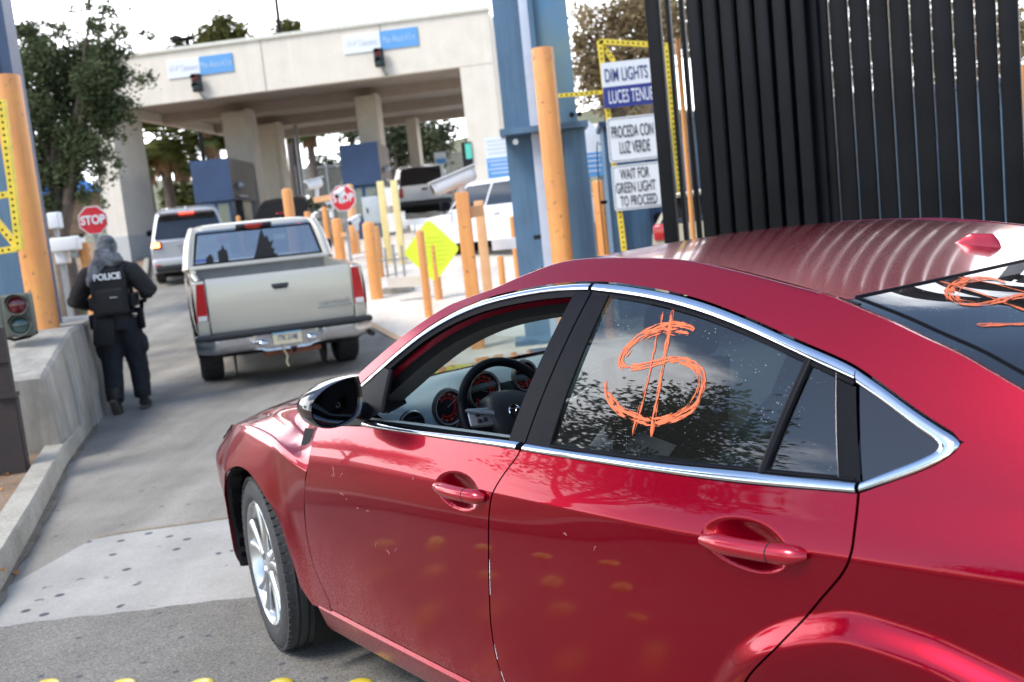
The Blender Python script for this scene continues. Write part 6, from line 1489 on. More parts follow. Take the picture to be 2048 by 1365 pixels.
# ---------------- silver pickup ahead
pL, pR = G(415, 757), G(697, 721)
pm = (pL+pR)/2+np.array([.03, 0, 0]); H_ = R(90+18)
pit = -math.atan((gz(pm[1]+3.3)-gz(pm[1]))/3.35)
pk = thing('silver_pickup', (pm[0], pm[1], gz(pm[1])), H_, 'old silver-beige pickup with dented tailgate and muddy tyres ahead of the red car', 'pickup truck')
pk.rotation_mode = 'XYZ'; pk.rotation_euler = (0, pit, H_)
# local: x forward from the rear axle, y left; tail at x=-1.16
T0 = -1.14
hw = .915
def bedside(s):
    rows = []
    for x in np.unique(np.r_[np.linspace(T0, 4.35, 70), np.linspace(-.47, .47, 34), np.linspace(2.88, 3.82, 34)]):
        zb = .62
        for c in (0, 3.35):
            if abs(x-c) < .44: zb = max(zb, .40+math.sqrt(.44**2-(x-c)**2))
        zt = 1.235 if x < 1.15 else (1.245 if x < 3.0 else 1.22-.10*((x-3.0)/1.35)**2)
        zb = min(zb, zt-.15); fl = .018*(max(0, 1-min(abs(x), abs(x-3.35))/.62))**.5
        k = .06*max(0, (x-3.4)/.95)**2
        rows.append([(x, s*(hw-.06-k), zb-.02), (x, s*(hw-.01+fl-k), zb), (x, s*(hw+.012+fl-k), zb+(zt-zb)*.35), (x, s*(hw+.010-k), zb+(zt-zb)*.62), (x, s*(hw-.004-k), zt-.09), (x, s*(hw-.022-k), zt-.025), (x, s*(hw-.05-k), zt), (x, s*(hw-.10-k), zt), (x, s*(hw-.105-k), zt-.05), (x, s*(hw-.11-k), .72)])
    return MB().grid(rows, flip=s < 0).build('bed_side' , SILVERP, pk, smooth=45)
for s in (1, -1): bedside(s)
# tailgate with a handle recess and raised lettering
gz0, gz1, gw = .66, 1.24, .765
n1, n2 = 40, 30; A = np.zeros((n2, n1, 3))
for i, v in enumerate(np.linspace(0, 1, n2)):
    for j, u in enumerate(np.linspace(-1, 1, n1)):
        z = gz0+(gz1-gz0)*v; x = T0-.02-.018*math.sin(math.pi*min(1, v*1.1))-.012*(v < .40)*0
        x += .010*sst(v, .50, .62)*0; x -= .010*math.exp(-((v-.62)/.06)**2)*0
        A[i, j] = (x-.014*(1-u*u)+.022*sst(v, .9, 1.0)+.004*math.exp(-((u-.5)**2/.02+(v-.3)**2/.02)), -gw*u, z)
tg = MB().grid(A).box((T0+.05, 0, (gz0+gz1)/2), (.05, 2*gw, gz1-gz0-.02)).build('tailgate', SILVERP, pk, smooth=40)
MB().rbox((T0-.035, .0, 1.075), (.02, .19, .088), .012).build('handle_bezel', DASH2, tg); MB().rbox((T0-.047, .0, 1.08), (.018, .15, .042), .012).build('handle', BLACKGL, tg)
text('lettering', 'CHEVROLET', .062, GREY, tg, Matrix.Translation((T0-.045, -.56, .845)) @ Matrix.Rotation(-math.pi/2, 4, 'Z') @ Matrix.Rotation(math.pi/2, 4, 'X'), .004, .92, space=1.08)
MB().box((T0-.042, -.56, .802), (.008, .38, .012)).build('badge_strip', GREY, tg, smooth=0)
for s in (1, -1):
    MB().rbox((T0-.005, s*(hw-.075), .915), (.07, .125, .62), .02).build('corner_post', SILVERP, pk)
    o = MB().prism([(0, 0), (.125, 0), (.125, .40), (.045, .40)] if s > 0 else [(0, 0), (.125, 0), (.08, .40), (.0, .40)], (T0-.043, s*(hw-.070)+.0625, .80), (0, -1, 0), (0, 0, 1), (1, 0, 0), .03).build('tail_light', REDLENS, pk, smooth=30)
    MB().box((T0-.045, s*(hw-.075), .832), (.012, .09, .055)).build('reverse_lens', CLEARLENS, o, smooth=0)
# bumper: chrome step bumper with a dark top pad, plate recess, hitch
sec_ = [(-.00, .60), (-.10, .605), (-.145, .585), (-.15, .53), (-.135, .475), (-.09, .435), (-.02, .43)]
rows = []
for y in np.linspace(-.945, .945, 60):
    k = .10*max(0, abs(y)-.75)/.2; dip = .045*(sst(.40-abs(y), 0, .07)); up_ = .02*sst(abs(y), .8, 1.0)
    rows.append([(T0+dx+k*1.2+(dip*1.2 if 1 <= i <= 4 else 0), y, zz-(0.03*sst(.30-abs(y), 0, .08) if i >= 4 else 0)+up_) for i, (dx, zz) in enumerate(sec_)])
MB().grid(rows).build('rear_bumper', CHROME_D, pk, smooth=50)
MB().rbox((T0-.075, 0, .625), (.14, 1.89, .06), .02).build('bumper_pad', DASH2, pk)
pl_ = plate(pk, (T0-.128, .0, .545), .305, .155, '7TK 2148', base=mat('plate_sand', (.72, .62, .42), .5, var=.1, scale=30), band=mat('plate_sky', (.25, .55, .75), .5, var=0))
for y in (-.26, .26): MB().ell((T0-.13, y, .50), (.03, .055, .035)).build('plate_lamp', CHROME, pk)
m_ = MB(); m_.rbox((T0-.03, -.06, .385), (.12, .085, .085), .01); m_.rbox((T0+.1, -.06, .36), (.12, .62, .05), .01); m_.build('hitch', mat('rusty_hitch', (.30, .10, .05), .85, var=.4, scale=30), pk)
MB().box((T0-.093, -.06, .385), (.01, .055, .055)).build('hitch_hole', DARKVOID, pk, smooth=0)
MB().tube([(T0-.12, .04, .48), (T0-.13, .05, .40), (T0-.12, .02, .33), (T0-.13, .04, .26), (T0-.14, .02, .22)], .010, 8).build('strap', mat('strap', (.45, .42, .26), .9), pk)
MB().cyl((T0-.06, -.94, .44), (T0+.4, -.90, .46), .03, seg=12).build('exhaust', RUST, pk)
MB().box((1.6, 0, .44), (4.6, 1.35, .22)).box((0, 0, .40), (.16, 1.5, .16)).build('chassis', DARKVOID, pk, smooth=0)
MB().box((.0, 0, .74), (2.2, 1.60, .04)).box((1.10, 0, .98), (.05, 1.66, .52)).build('bed_floor', mat('bed_liner', (.26, .25, .23), .8), pk, smooth=0)
MB().rbox((1.10, 0, 1.245), (.10, 1.74, .04), .015).build('bed_rail', SILVERP, pk)
MB().rbox((4.0, 0, 1.02), (.95, 1.78, .38), .10).build('hood', SILVERP, pk)
for x in (0, 3.35):
    for y in (.79, -.79): wheel_bg(pk, x, y, .385, .26)
    for s in (1, -1): MB().grid([[(x+.45*math.cos(a), s*.93, .40+.45*math.sin(a)), (x+.45*math.cos(a), s*.5, .40+.45*math.sin(a))] for a in np.linspace(R(-10), R(190), 24)]).lathe([(.45, s*.52), (.01, s*.52)], (x, 0, .40), 'Y', 30).build('wheel_well', DARKVOID, pk)
# cab with a real rear window opening
def cabring(x0, x1, w_, z, q=.12):
    p = []
    for sx, sy, a0 in ((1, 1, 0), (-1, 1, 90), (-1, -1, 180), (1, -1, 270)):
        for k in range(6):
            a = R(a0+18*k); p.append(((x1-q if sx > 0 else x0+q)+q*math.cos(a), sy*(w_-q)+q*math.sin(a), z))
    return p
zb_, zt_ = 1.22, 1.755
rows = [cabring(1.42, 2.40, .785, zt_-.05, .16), cabring(1.44, 2.36, .755, zt_-.008, .16), cabring(1.55, 2.2, .62, zt_+.02, .14), cabring(1.75, 2.0, .2, zt_+.03, .08)]
rf = MB().rings(rows, caps=True); rf.build('cab_roof', SILVERP, pk, smooth=50)
for s in (1, -1):
    q = [(1.20, s*.885, zb_), (1.29, s*.855, zb_+.2), (1.37, s*.82, zb_+.37), (1.46, s*.765, zt_-.035)]
    MB().tube(q, [.075, .070, .066, .06], 12).build('corner_pillar', SILVERP, pk, smooth=60)
    MB().tube([(2.0, s*.885, zb_), (2.0, s*.83, zb_+.3), (1.98, s*.77, zt_-.02)], .04, 8).tube([(2.95, s*.865, zb_), (2.7, s*.83, zb_+.25), (2.35, s*.77, zt_-.03)], .035, 8).build('door_pillar', SILVERP, pk, smooth=60)
    MB().grid([[(1.28+(1.42-1.28)*t, s*(.895+(.77-.895)*t), zb_+.03+(zt_-zb_-.08)*t) for t in np.linspace(0, 1, 5)], [(2.9+(2.36-2.9)*t, s*(.88+(.77-.88)*t), zb_+.03+(zt_-zb_-.08)*t) for t in np.linspace(0, 1, 5)]]).build('side_window', GLASS_BG, pk)
    if s < 0: MB().rbox((2.62, s*1.08, 1.33), (.10, .17, .16), .04).tube([(2.62, s*.95, 1.27), (2.62, s*1.05, 1.30)], .03, 8).build('side_mirror', BLACK, pk)
MB().rbox((1.18, 0, zb_+.02), (.07, 1.76, .08), .02).build('cab_back', SILVERP, pk)
MB().grid([[(1.20+.22*t, u*(.855-.115*t), zb_+.05+(zt_-zb_-.09)*t) for u in np.linspace(-1, 1, 9)] for t in np.linspace(0, 1, 6)]).build('rear_window', GLASS_PK, pk)
for s in (1, -1): MB().tube([(1.19, s*.822, zb_+.055), (1.40, s*.73, zt_-.075)], .018, 8).build('window_seal', BLACK, pk)
MB().tube([(1.185, -.82, zb_+.065), (1.185, .82, zb_+.065)], .018, 8).tube([(1.405, -.73, zt_-.085), (1.405, .73, zt_-.085)], .016, 8).build('window_seal', BLACK, pk)
MB().rbox((1.385, 0, zt_-.03), (.05, .46, .055), .012).build('lamp_bezel', DASH2, pk); MB().rbox((1.365, -.0, zt_-.03), (.03, .22, .045), .01).build('brake_lamp', REDLENS, pk)
MB().grid([[(2.98-.60*t, u*(.84-.08*t), zb_+.03+(zt_-zb_-.08)*t) for u in np.linspace(-1, 1, 7)] for t in np.linspace(0, 1, 5)]).build('windshield', GLASS_C, pk)
SEATD = mat('seat_and_window_black', (.012, .012, .013), .9, var=.2)
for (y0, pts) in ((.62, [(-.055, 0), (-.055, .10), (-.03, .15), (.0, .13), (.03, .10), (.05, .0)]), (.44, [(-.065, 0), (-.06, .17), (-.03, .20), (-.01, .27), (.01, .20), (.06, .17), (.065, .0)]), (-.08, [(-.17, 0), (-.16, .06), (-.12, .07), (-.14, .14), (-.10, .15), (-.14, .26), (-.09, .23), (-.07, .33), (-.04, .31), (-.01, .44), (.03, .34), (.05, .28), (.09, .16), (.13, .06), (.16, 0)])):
    MB().prism([(-a, b) for a, b in pts[::-1]], (1.192, y0, zb_+.055), (0, -1, 0), (.22, 0, .47) if False else tuple(Vector((.22, 0, .47)).normalized()), tuple(Vector((-.47, 0, .22)).normalized()), .004).build('dark_window_shape', SEATD, pk, smooth=0)  # flat black jagged shapes lying on the rear glass
MB().rbox((1.75, 0, 1.0), (.16, 1.5, .56), .06).build('bench_seat', SEATD, pk)
MB().box((1.232, .72, zb_+.105), (.004, .19, .06)).build('window_sticker', mat('blue_sticker', (.12, .16, .60), .5, var=.3, scale=60), pk, smooth=0)
# ---------------- generic vehicles
def suv(name, label, loc, hd, paint, L_=4.65, hw=.91, H_=1.68, zbelt=1.02, lit=True, plate_white=True, group=None, pitch=0., cat='SUV'):
    o = thing(name, loc, hd, label, cat, group); o.rotation_euler = (0, pitch, hd); rw = .345; xw = (.93, .93+L_*.585)
    top = lambda x: zbelt+.0 if x < L_*.62 else zbelt-.03-.16*((x-L_*.62)/(L_*.38))**2
    shell(L_, hw, .32, zbelt, xw, rw, top=top).build('body', paint, o, smooth=40)
    cabin(.10, .50, L_*.50, L_*.68, hw*.95, hw*.76, zbelt-.02, H_, paint, o, VGL, pillars=(.30, .66), rearin=.16)
    for x in xw:
        for s in (1, -1): wheel_bg(o, x, s*(hw-.12), rw, .23)
        MB().box((x, 0, .45), (.86, 1.5*hw, .6)).build('wheel_well', DARKVOID, o, smooth=0)
    MB().rbox((-.02, 0, .52), (.16, 2*hw-.04, .26), .06).build('rear_bumper', paint, o); MB().rbox((-.06, 0, .42), (.14, 2*hw-.16, .16), .04).build('bumper_pad', DASH2, o)
    for s in (1, -1):
        a = lamp_box('tail_light', o, (.04, s*(hw-.17), zbelt-.06), (.14, .22, .17), REDLENS, .03)
        if lit and s > 0: lamp_box('turn_lamp', a, (-.025, s*(hw-.14), zbelt-.05), (.03, .17, .10), LITO, .012)
        lamp_box('reflector', o, (-.10, s*(hw-.14), .50), (.03, .14, .05), REDLENS, .01)
        MB().rbox((L_*.66, s*(hw+.10), zbelt+.04), (.12, .2, .15), .04).build('side_mirror', BLACK, o); lamp_box('head_lamp', o, (L_-.14, s*(hw-.22), .78), (.2, .3, .13), CLEARLENS, .03)
    if lit: lamp_box('brake_lamp', o, (.40, 0, H_-.02), (.06, .34, .05), LIT, .012)
    MB().rbox((.36, 0, H_+.0), (.26, 2*hw*.72, .035), .012).build('spoiler', paint, o)
    plate(o, (-.035, 0, zbelt-.24), .36, .17, None); MB().rbox((-.03, 0, zbelt-.10), (.03, .62, .03), .01).build('tailgate_trim', CHROME_D, o)
    MB().ell((.62, 0, H_+.06), (.09, .025, .05)).build('antenna_fin', paint, o)
    return o
gp = lambda px, py, Y, dz=0: (X(px, py, Y), Y, gz(Y)+dz)
sl2 = lambda Y: -math.atan((gz(Y+2.8)-gz(Y))/2.8)
suv('silver_suv', 'silver SUV with its left turn lamp lit, queued beyond the silver pickup', gp(388, 540, 23.8), R(90+16), SILVERS, pitch=sl2(24))
suv('beige_suv', 'beige car corner with a red tail lamp seen beside the black fence foot', gp(1482, 480, 9.9), R(90-14), BEIGEP, L_=4.5, H_=1.60, zbelt=1.30, lit=False)
def sedan(name, label, loc, hd, paint, pitch):
    o = thing(name, loc, hd, label, 'car'); o.rotation_euler = (0, pitch, hd); L_, hw, zbelt = 4.7, .90, .93; xw = (1.0, 3.75)
    shell(L_, hw, .24, zbelt, xw, .33, top=lambda x: zbelt if x < 3.2 else zbelt-.05-.16*((x-3.2)/1.5)**2).build('body', paint, o, smooth=40)
    cabin(.55, 1.35, 2.55, 3.45, hw*.93, hw*.70, zbelt-.02, 1.44, paint, o, VGL, pillars=(.5,))
    for x in xw:
        for s in (1, -1): wheel_bg(o, x, s*(hw-.11), .33, .22)
        MB().box((x, 0, .42), (.8, 1.4, .56)).build('wheel_well', DARKVOID, o, smooth=0)
    for s in (1, -1): a = lamp_box('tail_light', o, (.0, s*(hw-.2), .80), (.1, .36, .13), LIT, .03); MB().rbox((3.3, s*(hw+.09), zbelt+.06), (.11, .19, .13), .04).build('side_mirror', paint, o)
    lamp_box('brake_lamp', o, (.75, 0, zbelt+.16), (.05, .30, .04), REDLENS, .01); MB().rbox((-.04, 0, .45), (.14, 1.7, .26), .06).build('rear_bumper', paint, o); plate(o, (-.12, 0, .5), .34, .16, None)
    return o
sedan('dark_sedan', 'black sedan with lit brake lamps hidden behind the silver pickup roof', gp(556, 440, 28.6), R(90+2), DARKP, sl2(28.6))
def truck(name, label, loc, hd, paint, pitch, crew=False, topper=None, lit=False):
    o = thing(name, loc, hd, label, 'pickup truck'); o.rotation_euler = (0, pitch, hd); L_, hw, zbelt = 5.5, .95, 1.22; xw = (1.15, 4.55); xc = 1.75
    shell(L_, hw, .50, zbelt, xw, .40, top=lambda x: zbelt-.02 if x < xc else (zbelt+.02 if x < 4.0 else zbelt-.02-.12*((x-4.0)/1.5)**2)).build('body', paint, o, smooth=40)
    if topper is None: MB().box((.85, 0, zbelt+.005), (1.5, 1.5, .05)).build('bed_floor', DASH2, o, smooth=0)
    cabin(xc, xc+.14, 3.55, 4.15, hw*.96, hw*.76, zbelt, 1.86, paint, o, VGL, pillars=(.46,), rearin=.1)
    if topper: cabin(.02, .22, 1.72, 1.72, hw*.94, hw*.80, zbelt, 1.80, topper, o, VGL, name='bed_topper')
    for x in xw:
        for s in (1, -1): wheel_bg(o, x, s*(hw-.12), .39, .26)
        MB().box((x, 0, .55), (.95, 1.5, .7)).build('wheel_well', DARKVOID, o, smooth=0)
    for s in (1, -1):
        lamp_box('tail_light', o, (.0, s*(hw-.1), .98), (.1, .16, .34), LIT if lit else REDLENS, .03); MB().rbox((3.95, s*(hw+.15), zbelt+.16), (.13, .26, .24), .05).build('side_mirror', BLACK, o); lamp_box('head_lamp', o, (L_-.08, s*(hw-.2), .98), (.16, .3, .2), CLEARLENS, .03)
        for x in (2.45, 3.45): MB().rbox((x, s*(hw+.012), 1.10), (.18, .03, .04), .012).build('door_handle', CHROME_D, o)
    MB().rbox((-.08, 0, .58), (.2, 1.86, .20), .05).build('rear_bumper', DASH2, o); plate(o, (-.06, 0, .86), .36, .18, None); MB().rbox((-.02, 0, 1.06), (.03, .22, .07), .01).build('handle', DASH2, o)
    return o
truck('white_pickup', 'white pickup with a black bed topper and red tail lamps by the right booth', gp(856, 440, 36.), R(90+8), WHITECAR, sl2(36), topper=DARKP, lit=False)
truck('white_truck', 'big white crew-cab truck partly hidden behind the wide blue column', gp(1225, 470, 21.5), R(90+46), WHITECAR, 0.)
# ================================================================== TREES
def leafmat(name, a, b, c, tr_=.35):
    m = bpy.data.materials.new(name); m.use_nodes = True; t = m.node_tree; t.nodes.clear()
    tcn = t.nodes.new('ShaderNodeTexCoord'); n1 = t.nodes.new('ShaderNodeTexNoise'); n1.inputs['Scale'].default_value = 1.1; n1.inputs['Detail'].default_value = 8; n1.inputs['Roughness'].default_value = .8; t.links.new(tcn.outputs['Object'], n1.inputs['Vector'])
    rp = t.nodes.new('ShaderNodeValToRGB'); e = rp.color_ramp.elements; e[0].position, e[0].color = .32, (*a, 1); e[1].position, e[1].color = .68, (*c, 1); k = e.new(.5); k.color = (*b, 1); t.links.new(n1.outputs['Fac'], rp.inputs[0])
    d = t.nodes.new('ShaderNodeBsdfDiffuse'); tl = t.nodes.new('ShaderNodeBsdfTranslucent'); mx = t.nodes.new('ShaderNodeMixShader'); mx.inputs[0].default_value = tr_; o = t.nodes.new('ShaderNodeOutputMaterial')
    t.links.new(rp.outputs[0], d.inputs[0]); t.links.new(rp.outputs[0], tl.inputs[0]); t.links.new(d.outputs[0], mx.inputs[1]); t.links.new(tl.outputs[0], mx.inputs[2]); t.links.new(mx.outputs[0], o.inputs[0]); return m
LEAF_D = leafmat('dark_leaf', (.06, .075, .04), (.11, .135, .07), (.19, .215, .115)); LEAF_O = leafmat('olive_leaf', (.075, .085, .030), (.13, .13, .045), (.20, .18, .07)); LEAF_B = leafmat('brownish_leaf', (.17, .13, .065), (.28, .21, .12), (.40, .31, .18)); LEAF_G = leafmat('grey_green_leaf', (.07, .085, .05), (.11, .125, .075), (.17, .18, .11))
BARK = mat('bark', (.13, .10, .08), .95, var=.3, scale=8, bump=.6, bscale=30); PALMBARK = mat('palm_skirt', (.30, .17, .09), .95, var=.35, scale=12, bump=.5)
def leaves(blobs, n, size, sag=.2):
    vol = np.array([b[3]*b[4]*b[5] for b in blobs])**(.8); vol /= vol.sum(); k = rng.choice(len(blobs), n, p=vol); B = np.array(blobs)[k]
    d = rng.standard_normal((n, 3)); d /= np.linalg.norm(d, axis=1)[:, None]; r_ = rng.random(n)**.42
    # twigs: bunch the leaves
    c = B[:, :3]+d*r_[:, None]*B[:, 3:6]; tw = c[::7][rng.integers(0, len(c[::7]), n)]; sel = rng.random(n) < .6; c[sel] = (tw+rng.standard_normal((n, 3))*size*1.6)[sel]
    u = rng.standard_normal((n, 3)); u[:, 2] *= .6; u /= np.linalg.norm(u, axis=1)[:, None]; v = np.cross(u, rng.standard_normal((n, 3))); v /= np.linalg.norm(v, axis=1)[:, None]+1e-9
    s_ = size*(.6+.8*rng.random(n))[:, None]; a = c-u*s_; b = c+v*s_*.42; e = c+u*s_; f = c-v*s_*.42
    V = np.stack([a, b, e, f], 1).reshape(-1, 3); return V
def crown(name, blobs, n, size, mt, parent):
    V = leaves(blobs, n, size); me = bpy.data.meshes.new(name); me.vertices.add(len(V)); me.vertices.foreach_set('co', V.ravel()); me.loops.add(4*n); me.loops.foreach_set('vertex_index', np.arange(4*n)); me.polygons.add(n); me.polygons.foreach_set('loop_start', np.arange(0, 4*n, 4)); me.materials.append(mt); me.update(calc_edges=True); me.validate()
    o = bpy.data.objects.new(name, me); COL.objects.link(o); o.parent = parent; return o
def tree(label, base, blobs, n, size, mt, trunk=.16, group=None, name='tree', forks=4):
    o = thing(name, tuple(base), 0, label, 'tree', group); z = np.mean([b[2] for b in blobs]); m_ = MB(); top = max(.8, min(b[2]-b[5] for b in blobs)*.8)
    m_.tube([(0, 0, -.3), (.05, 0, top*.5), (.0, .05, top)], [trunk*1.25, trunk, trunk*.85], 10)
    for b in blobs[:max(forks, 1)+4]: m_.tube([(0, .05, top-.1), (b[0]*.45, b[1]*.45+.05, top+(b[2]-top)*.5), (b[0]*.9, b[1]*.9, b[2])], [trunk*.6, trunk*.35, trunk*.1], 7)
    m_.build('trunk', BARK, o, smooth=60); crown('crown', blobs, n, size, mt, o); return o
def blob(px, py, Y, rpx, base, ry=None, k=1.):   # an ellipsoid of leaves whose middle is at a pixel, Y metres away
    c = P(px, py, Y); r_ = rpx*Y/FPX; return (c[0]-base[0], c[1]-base[1], c[2]-base[2], r_*k, r_*(ry or 1), r_)
# the big dark tree at the left
Yt = 18.5; b0 = np.array([X(112, 430, Yt), Yt, gz(Yt)])
cores = [(95, 130, 46, 0), (140, 185, 52, .5), (85, 235, 50, 0), (165, 115, 38, .4), (185, 165, 42, -.3), (70, 90, 30, .6), (212, 105, 30, 0), (190, 52, 22, 0), (238, 64, 18, 0), (214, 22, 17, .3), (122, 62, 20, 0), (205, 215, 44, 0), (228, 150, 30, 0), (150, 275, 46, 0), (100, 315, 44, .3), (178, 300, 32, -.2), (215, 262, 22, 0), (140, 345, 32, 0), (90, 355, 30, 0), (195, 340, 18, 0), (250, 205, 16, 0), (262, 240, 13, 0), (280, 160, 12, 0), (300, 72, 10, 0), (255, 105, 14, 0), (50, 180, 34, .3), (215, 310, 14, 0), (196, 372, 15, 0), (288, 68, 8, 0), (225, 232, 17, 0), (60, 60, 14, 0), (95, 48, 11, 0), (150, 20, 10, 0), (180, 12, 11, 0), (262, 20, 6, 0), (245, 275, 10, 0), (272, 212, 8, 0), (235, 330, 9, 0), (300, 150, 7, 0), (305, 160, 6, 0), (232, 355, 7, 0), (205, 400, 8, 0), (60, 310, 26, 0), (60, 370, 24, 0), (48, 125, 26, 0), (52, 235, 34, 0), (100, 405, 26, 0), (165, 392, 18, 0), (40, 60, 16, 0)]
bl = [blob(*q[:2], Yt+q[3], q[2], b0) for q in cores]
tree('big dense dark green tree behind the left orange guard post', b0, bl, 36000, .045, LEAF_D, .2)
Yt = 20; b0 = np.array([X(120, 500, Yt), Yt, gz(Yt)])
for (px, py, r_, Y, lb) in ((142, 532, 30, 14.8, 'low green bush behind the police officer'), (330, 405, 32, 33, 'dark bush at the foot of the left canopy pillar'), (300, 400, 30, 36, 'bush behind the left canopy pillar base')):
    b0 = np.array([X(px, py, Y), Y, gz(Y)]); o = thing('bush', tuple(b0), 0, lb, 'bush'); crown('crown', [(0, 0, r_*Y/FPX*.8, r_*Y/FPX*1.3, r_*Y/FPX, r_*Y/FPX), (r_*Y/FPX, .2, r_*Y/FPX*.5, r_*Y/FPX, r_*Y/FPX, r_*Y/FPX*.7)], 900, .09, LEAF_D, o); MB().tube([(0, 0, -.05), (.02, 0, .15), (0, .03, .4)], [.04, .03, .015], 7).build('stem', BARK, o)
# palms behind the canopy
def palm(px, pt, Y, rpx, label, seed, skirt=True):
    r0 = np.random.default_rng(seed); c = P(px, pt, Y); g = gz(Y); h = c[2]-g; Lf = rpx*Y/FPX; o = thing('palm_tree', (c[0], Y, g), 0, label, 'tree', 'fan palms behind the canopy')
    MB().tube([(0, 0, -.2), (.03, 0, h*.5), (0, 0, h)], [.24, .19, .20], 10).build('trunk', BARK, o, smooth=60)
    m_ = MB(); sk = MB()
    for i in range(58):
        az = r0.uniform(0, 2*math.pi); el = r0.uniform(-.75, 1.2); d = Vector((math.cos(az)*math.cos(el), math.sin(az)*math.cos(el), math.sin(el))); sd_ = d.cross(Vector((0, 0, 1))).normalized(); upv = sd_.cross(d)
        st_ = Vector((0, 0, h))+d*Lf*.12; hb = Vector((0, 0, h))+d*Lf*.52; m_.tube([st_, hb], .018, 4)
        for k in np.linspace(-1.25, 1.25, 15):
            q = (d*math.cos(k)+sd_*math.sin(k)); ln_ = Lf*.52*(1-.18*abs(k)); tip_ = hb+q*ln_-Vector((0, 0, ln_*.30*(1-.3*math.sin(el)))); mid = hb+q*ln_*.55; wv = q.cross(upv).normalized()*.05*Lf
            m_.add([hb, mid+wv, tip_, mid-wv], [(0, 1, 2, 3)])
    m_.build('crown', LEAF_P, o, smooth=0)
    if skirt:
        for i in range(120):
            az = r0.uniform(0, 2*math.pi); z0 = h-Lf*r0.uniform(.0, .5); a = Vector((math.cos(az)*.2, math.sin(az)*.2, z0)); b = a+Vector((math.cos(az)*.22, math.sin(az)*.22, -Lf*r0.uniform(.3, .6))); wv = Vector((-math.sin(az), math.cos(az), 0))*.08
            sk.add([a-wv, a+wv, b+wv*.5, b-wv*.5], [(0, 1, 2, 3)])
        sk.build('skirt', PALMBARK, o, smooth=0)
LEAF_P = leafmat('palm_leaf', (.05, .065, .022), (.085, .10, .033), (.18, .165, .055), .3)
palm(322, 280, 37, 74, 'leafy fan palm framed by the left canopy pillar', 1); palm(412, 262, 50, 58, 'fan palm between the left pillar and the first booth', 2); palm(615, 250, 52, 52, 'fan palm seen under the canopy right of the big pillar', 3); palm(345, 395, 43, 34, 'small low palm at the foot of the left canopy pillar', 4, False); palm(380, 390, 45, 30, 'small palm left of the first booth', 5, False)
palm(290, 330, 45, 46, 'dark fan palm half hidden by the left canopy pillar', 7); palm(360, 320, 49, 48, 'fan palm in front of the white sky gap under the canopy', 8)
palm(352, 92, 62, 24, 'short palm top showing over the left canopy roof', 6, False)
def far(label, Y, px, py, qs, n, size, mt, group='trees beyond the canopy', tr_=.25):
    b0 = np.array([X(px, py, Y), Y, gz(Y)]); return tree(label, b0, [blob(a, b, Y+dy, r_, b0) for a, b, r_, dy in qs], n, size, mt, tr_, group)
far('feathery olive tree rising over the middle of the canopy roof', 60, 430, 300, [(425, 80, 32, 0), (455, 85, 24, 0), (410, 95, 22, 1), (470, 62, 18, 0), (440, 48, 16, 0), (395, 100, 14, 0), (455, 40, 10, 0), (485, 70, 12, 0)], 3200, .16, LEAF_O)
far('small olive treetop beside the lamp pole on the canopy roof line', 64, 580, 300, [(575, 62, 22, 0), (590, 56, 12, 0), (562, 70, 14, 0)], 1000, .16, LEAF_O)
far('round grey-green tree behind the right booth', 54, 790, 330, [(790, 262, 44, 0), (840, 268, 44, 1), (870, 290, 36, 0), (740, 265, 34, 0), (700, 262, 26, 0), (800, 300, 40, 1), (850, 310, 34, 0), (895, 265, 26, 0)], 5200, .17, LEAF_G)
far('pale scrubby tree in the gap left of the right booth', 62, 655, 350, [(650, 340, 26, 0), (630, 330, 18, 0), (668, 345, 22, 0), (650, 385, 30, 0), (690, 330, 20, 0)], 1500, .17, LEAF_G)
far('big brownish tree behind the blue column and lane signs', 26, 1230, 260, [(1190, 60, 50, 0), (1240, 40, 46, 0), (1290, 30, 50, 0), (1180, 120, 44, 0), (1230, 110, 56, 0), (1280, 110, 46, 0), (1200, 170, 40, 0), (1250, 180, 46, 0), (1160, 30, 26, 1), (1150, 85, 20, 0), (1165, 190, 26, 0), (1210, 215, 24, 0), (1330, 60, 60, 0), (1400, 60, 60, 0), (1270, 215, 30, 0), (1170, 150, 30, 0)], 15000, .066, LEAF_B, tr_=.2)
far('dark green treetop above the lane signs behind the fence', 34, 1300, 260, [(1275, 30, 34, 0), (1300, 55, 30, 0), (1330, 30, 40, 0)], 1500, .13, LEAF_D)
far('tan tree behind the right part of the black fence', 24, 1800, 300, [(1560, 60, 60, 0), (1660, 40, 70, 0), (1780, 70, 80, 0), (1900, 60, 80, 0), (2000, 80, 80, 0), (1700, 150, 60, 0), (1850, 170, 70, 0), (1980, 190, 70, 0), (2060, 60, 60, 0)], 9000, .085, LEAF_B)
# trees on the far side of the road to the left, out of frame but mirrored in the car's glass
for i, (x, y, h, lb) in enumerate(((-13.1, 4.3, 12.0, 'broad dark tree mirrored in the rear door window of the red car'), (-21., 12.5, 6.0, 'tall dark tree mirrored low in the red car window, further along'), (-14., -5., 7.0, 'dark tree mirrored in the red car quarter panel'))):
    r0 = np.random.default_rng(40+i); bl = [(r0.normal()*1.0, r0.normal()*1.15, h*.68+r0.normal()*h*.10, 1.15, 1.15, 1.0) for _ in range(22)]; tree(lb, (x, y, .1), bl, 11000, .10, LEAF_D, .2, 'roadside trees beyond the left edge')
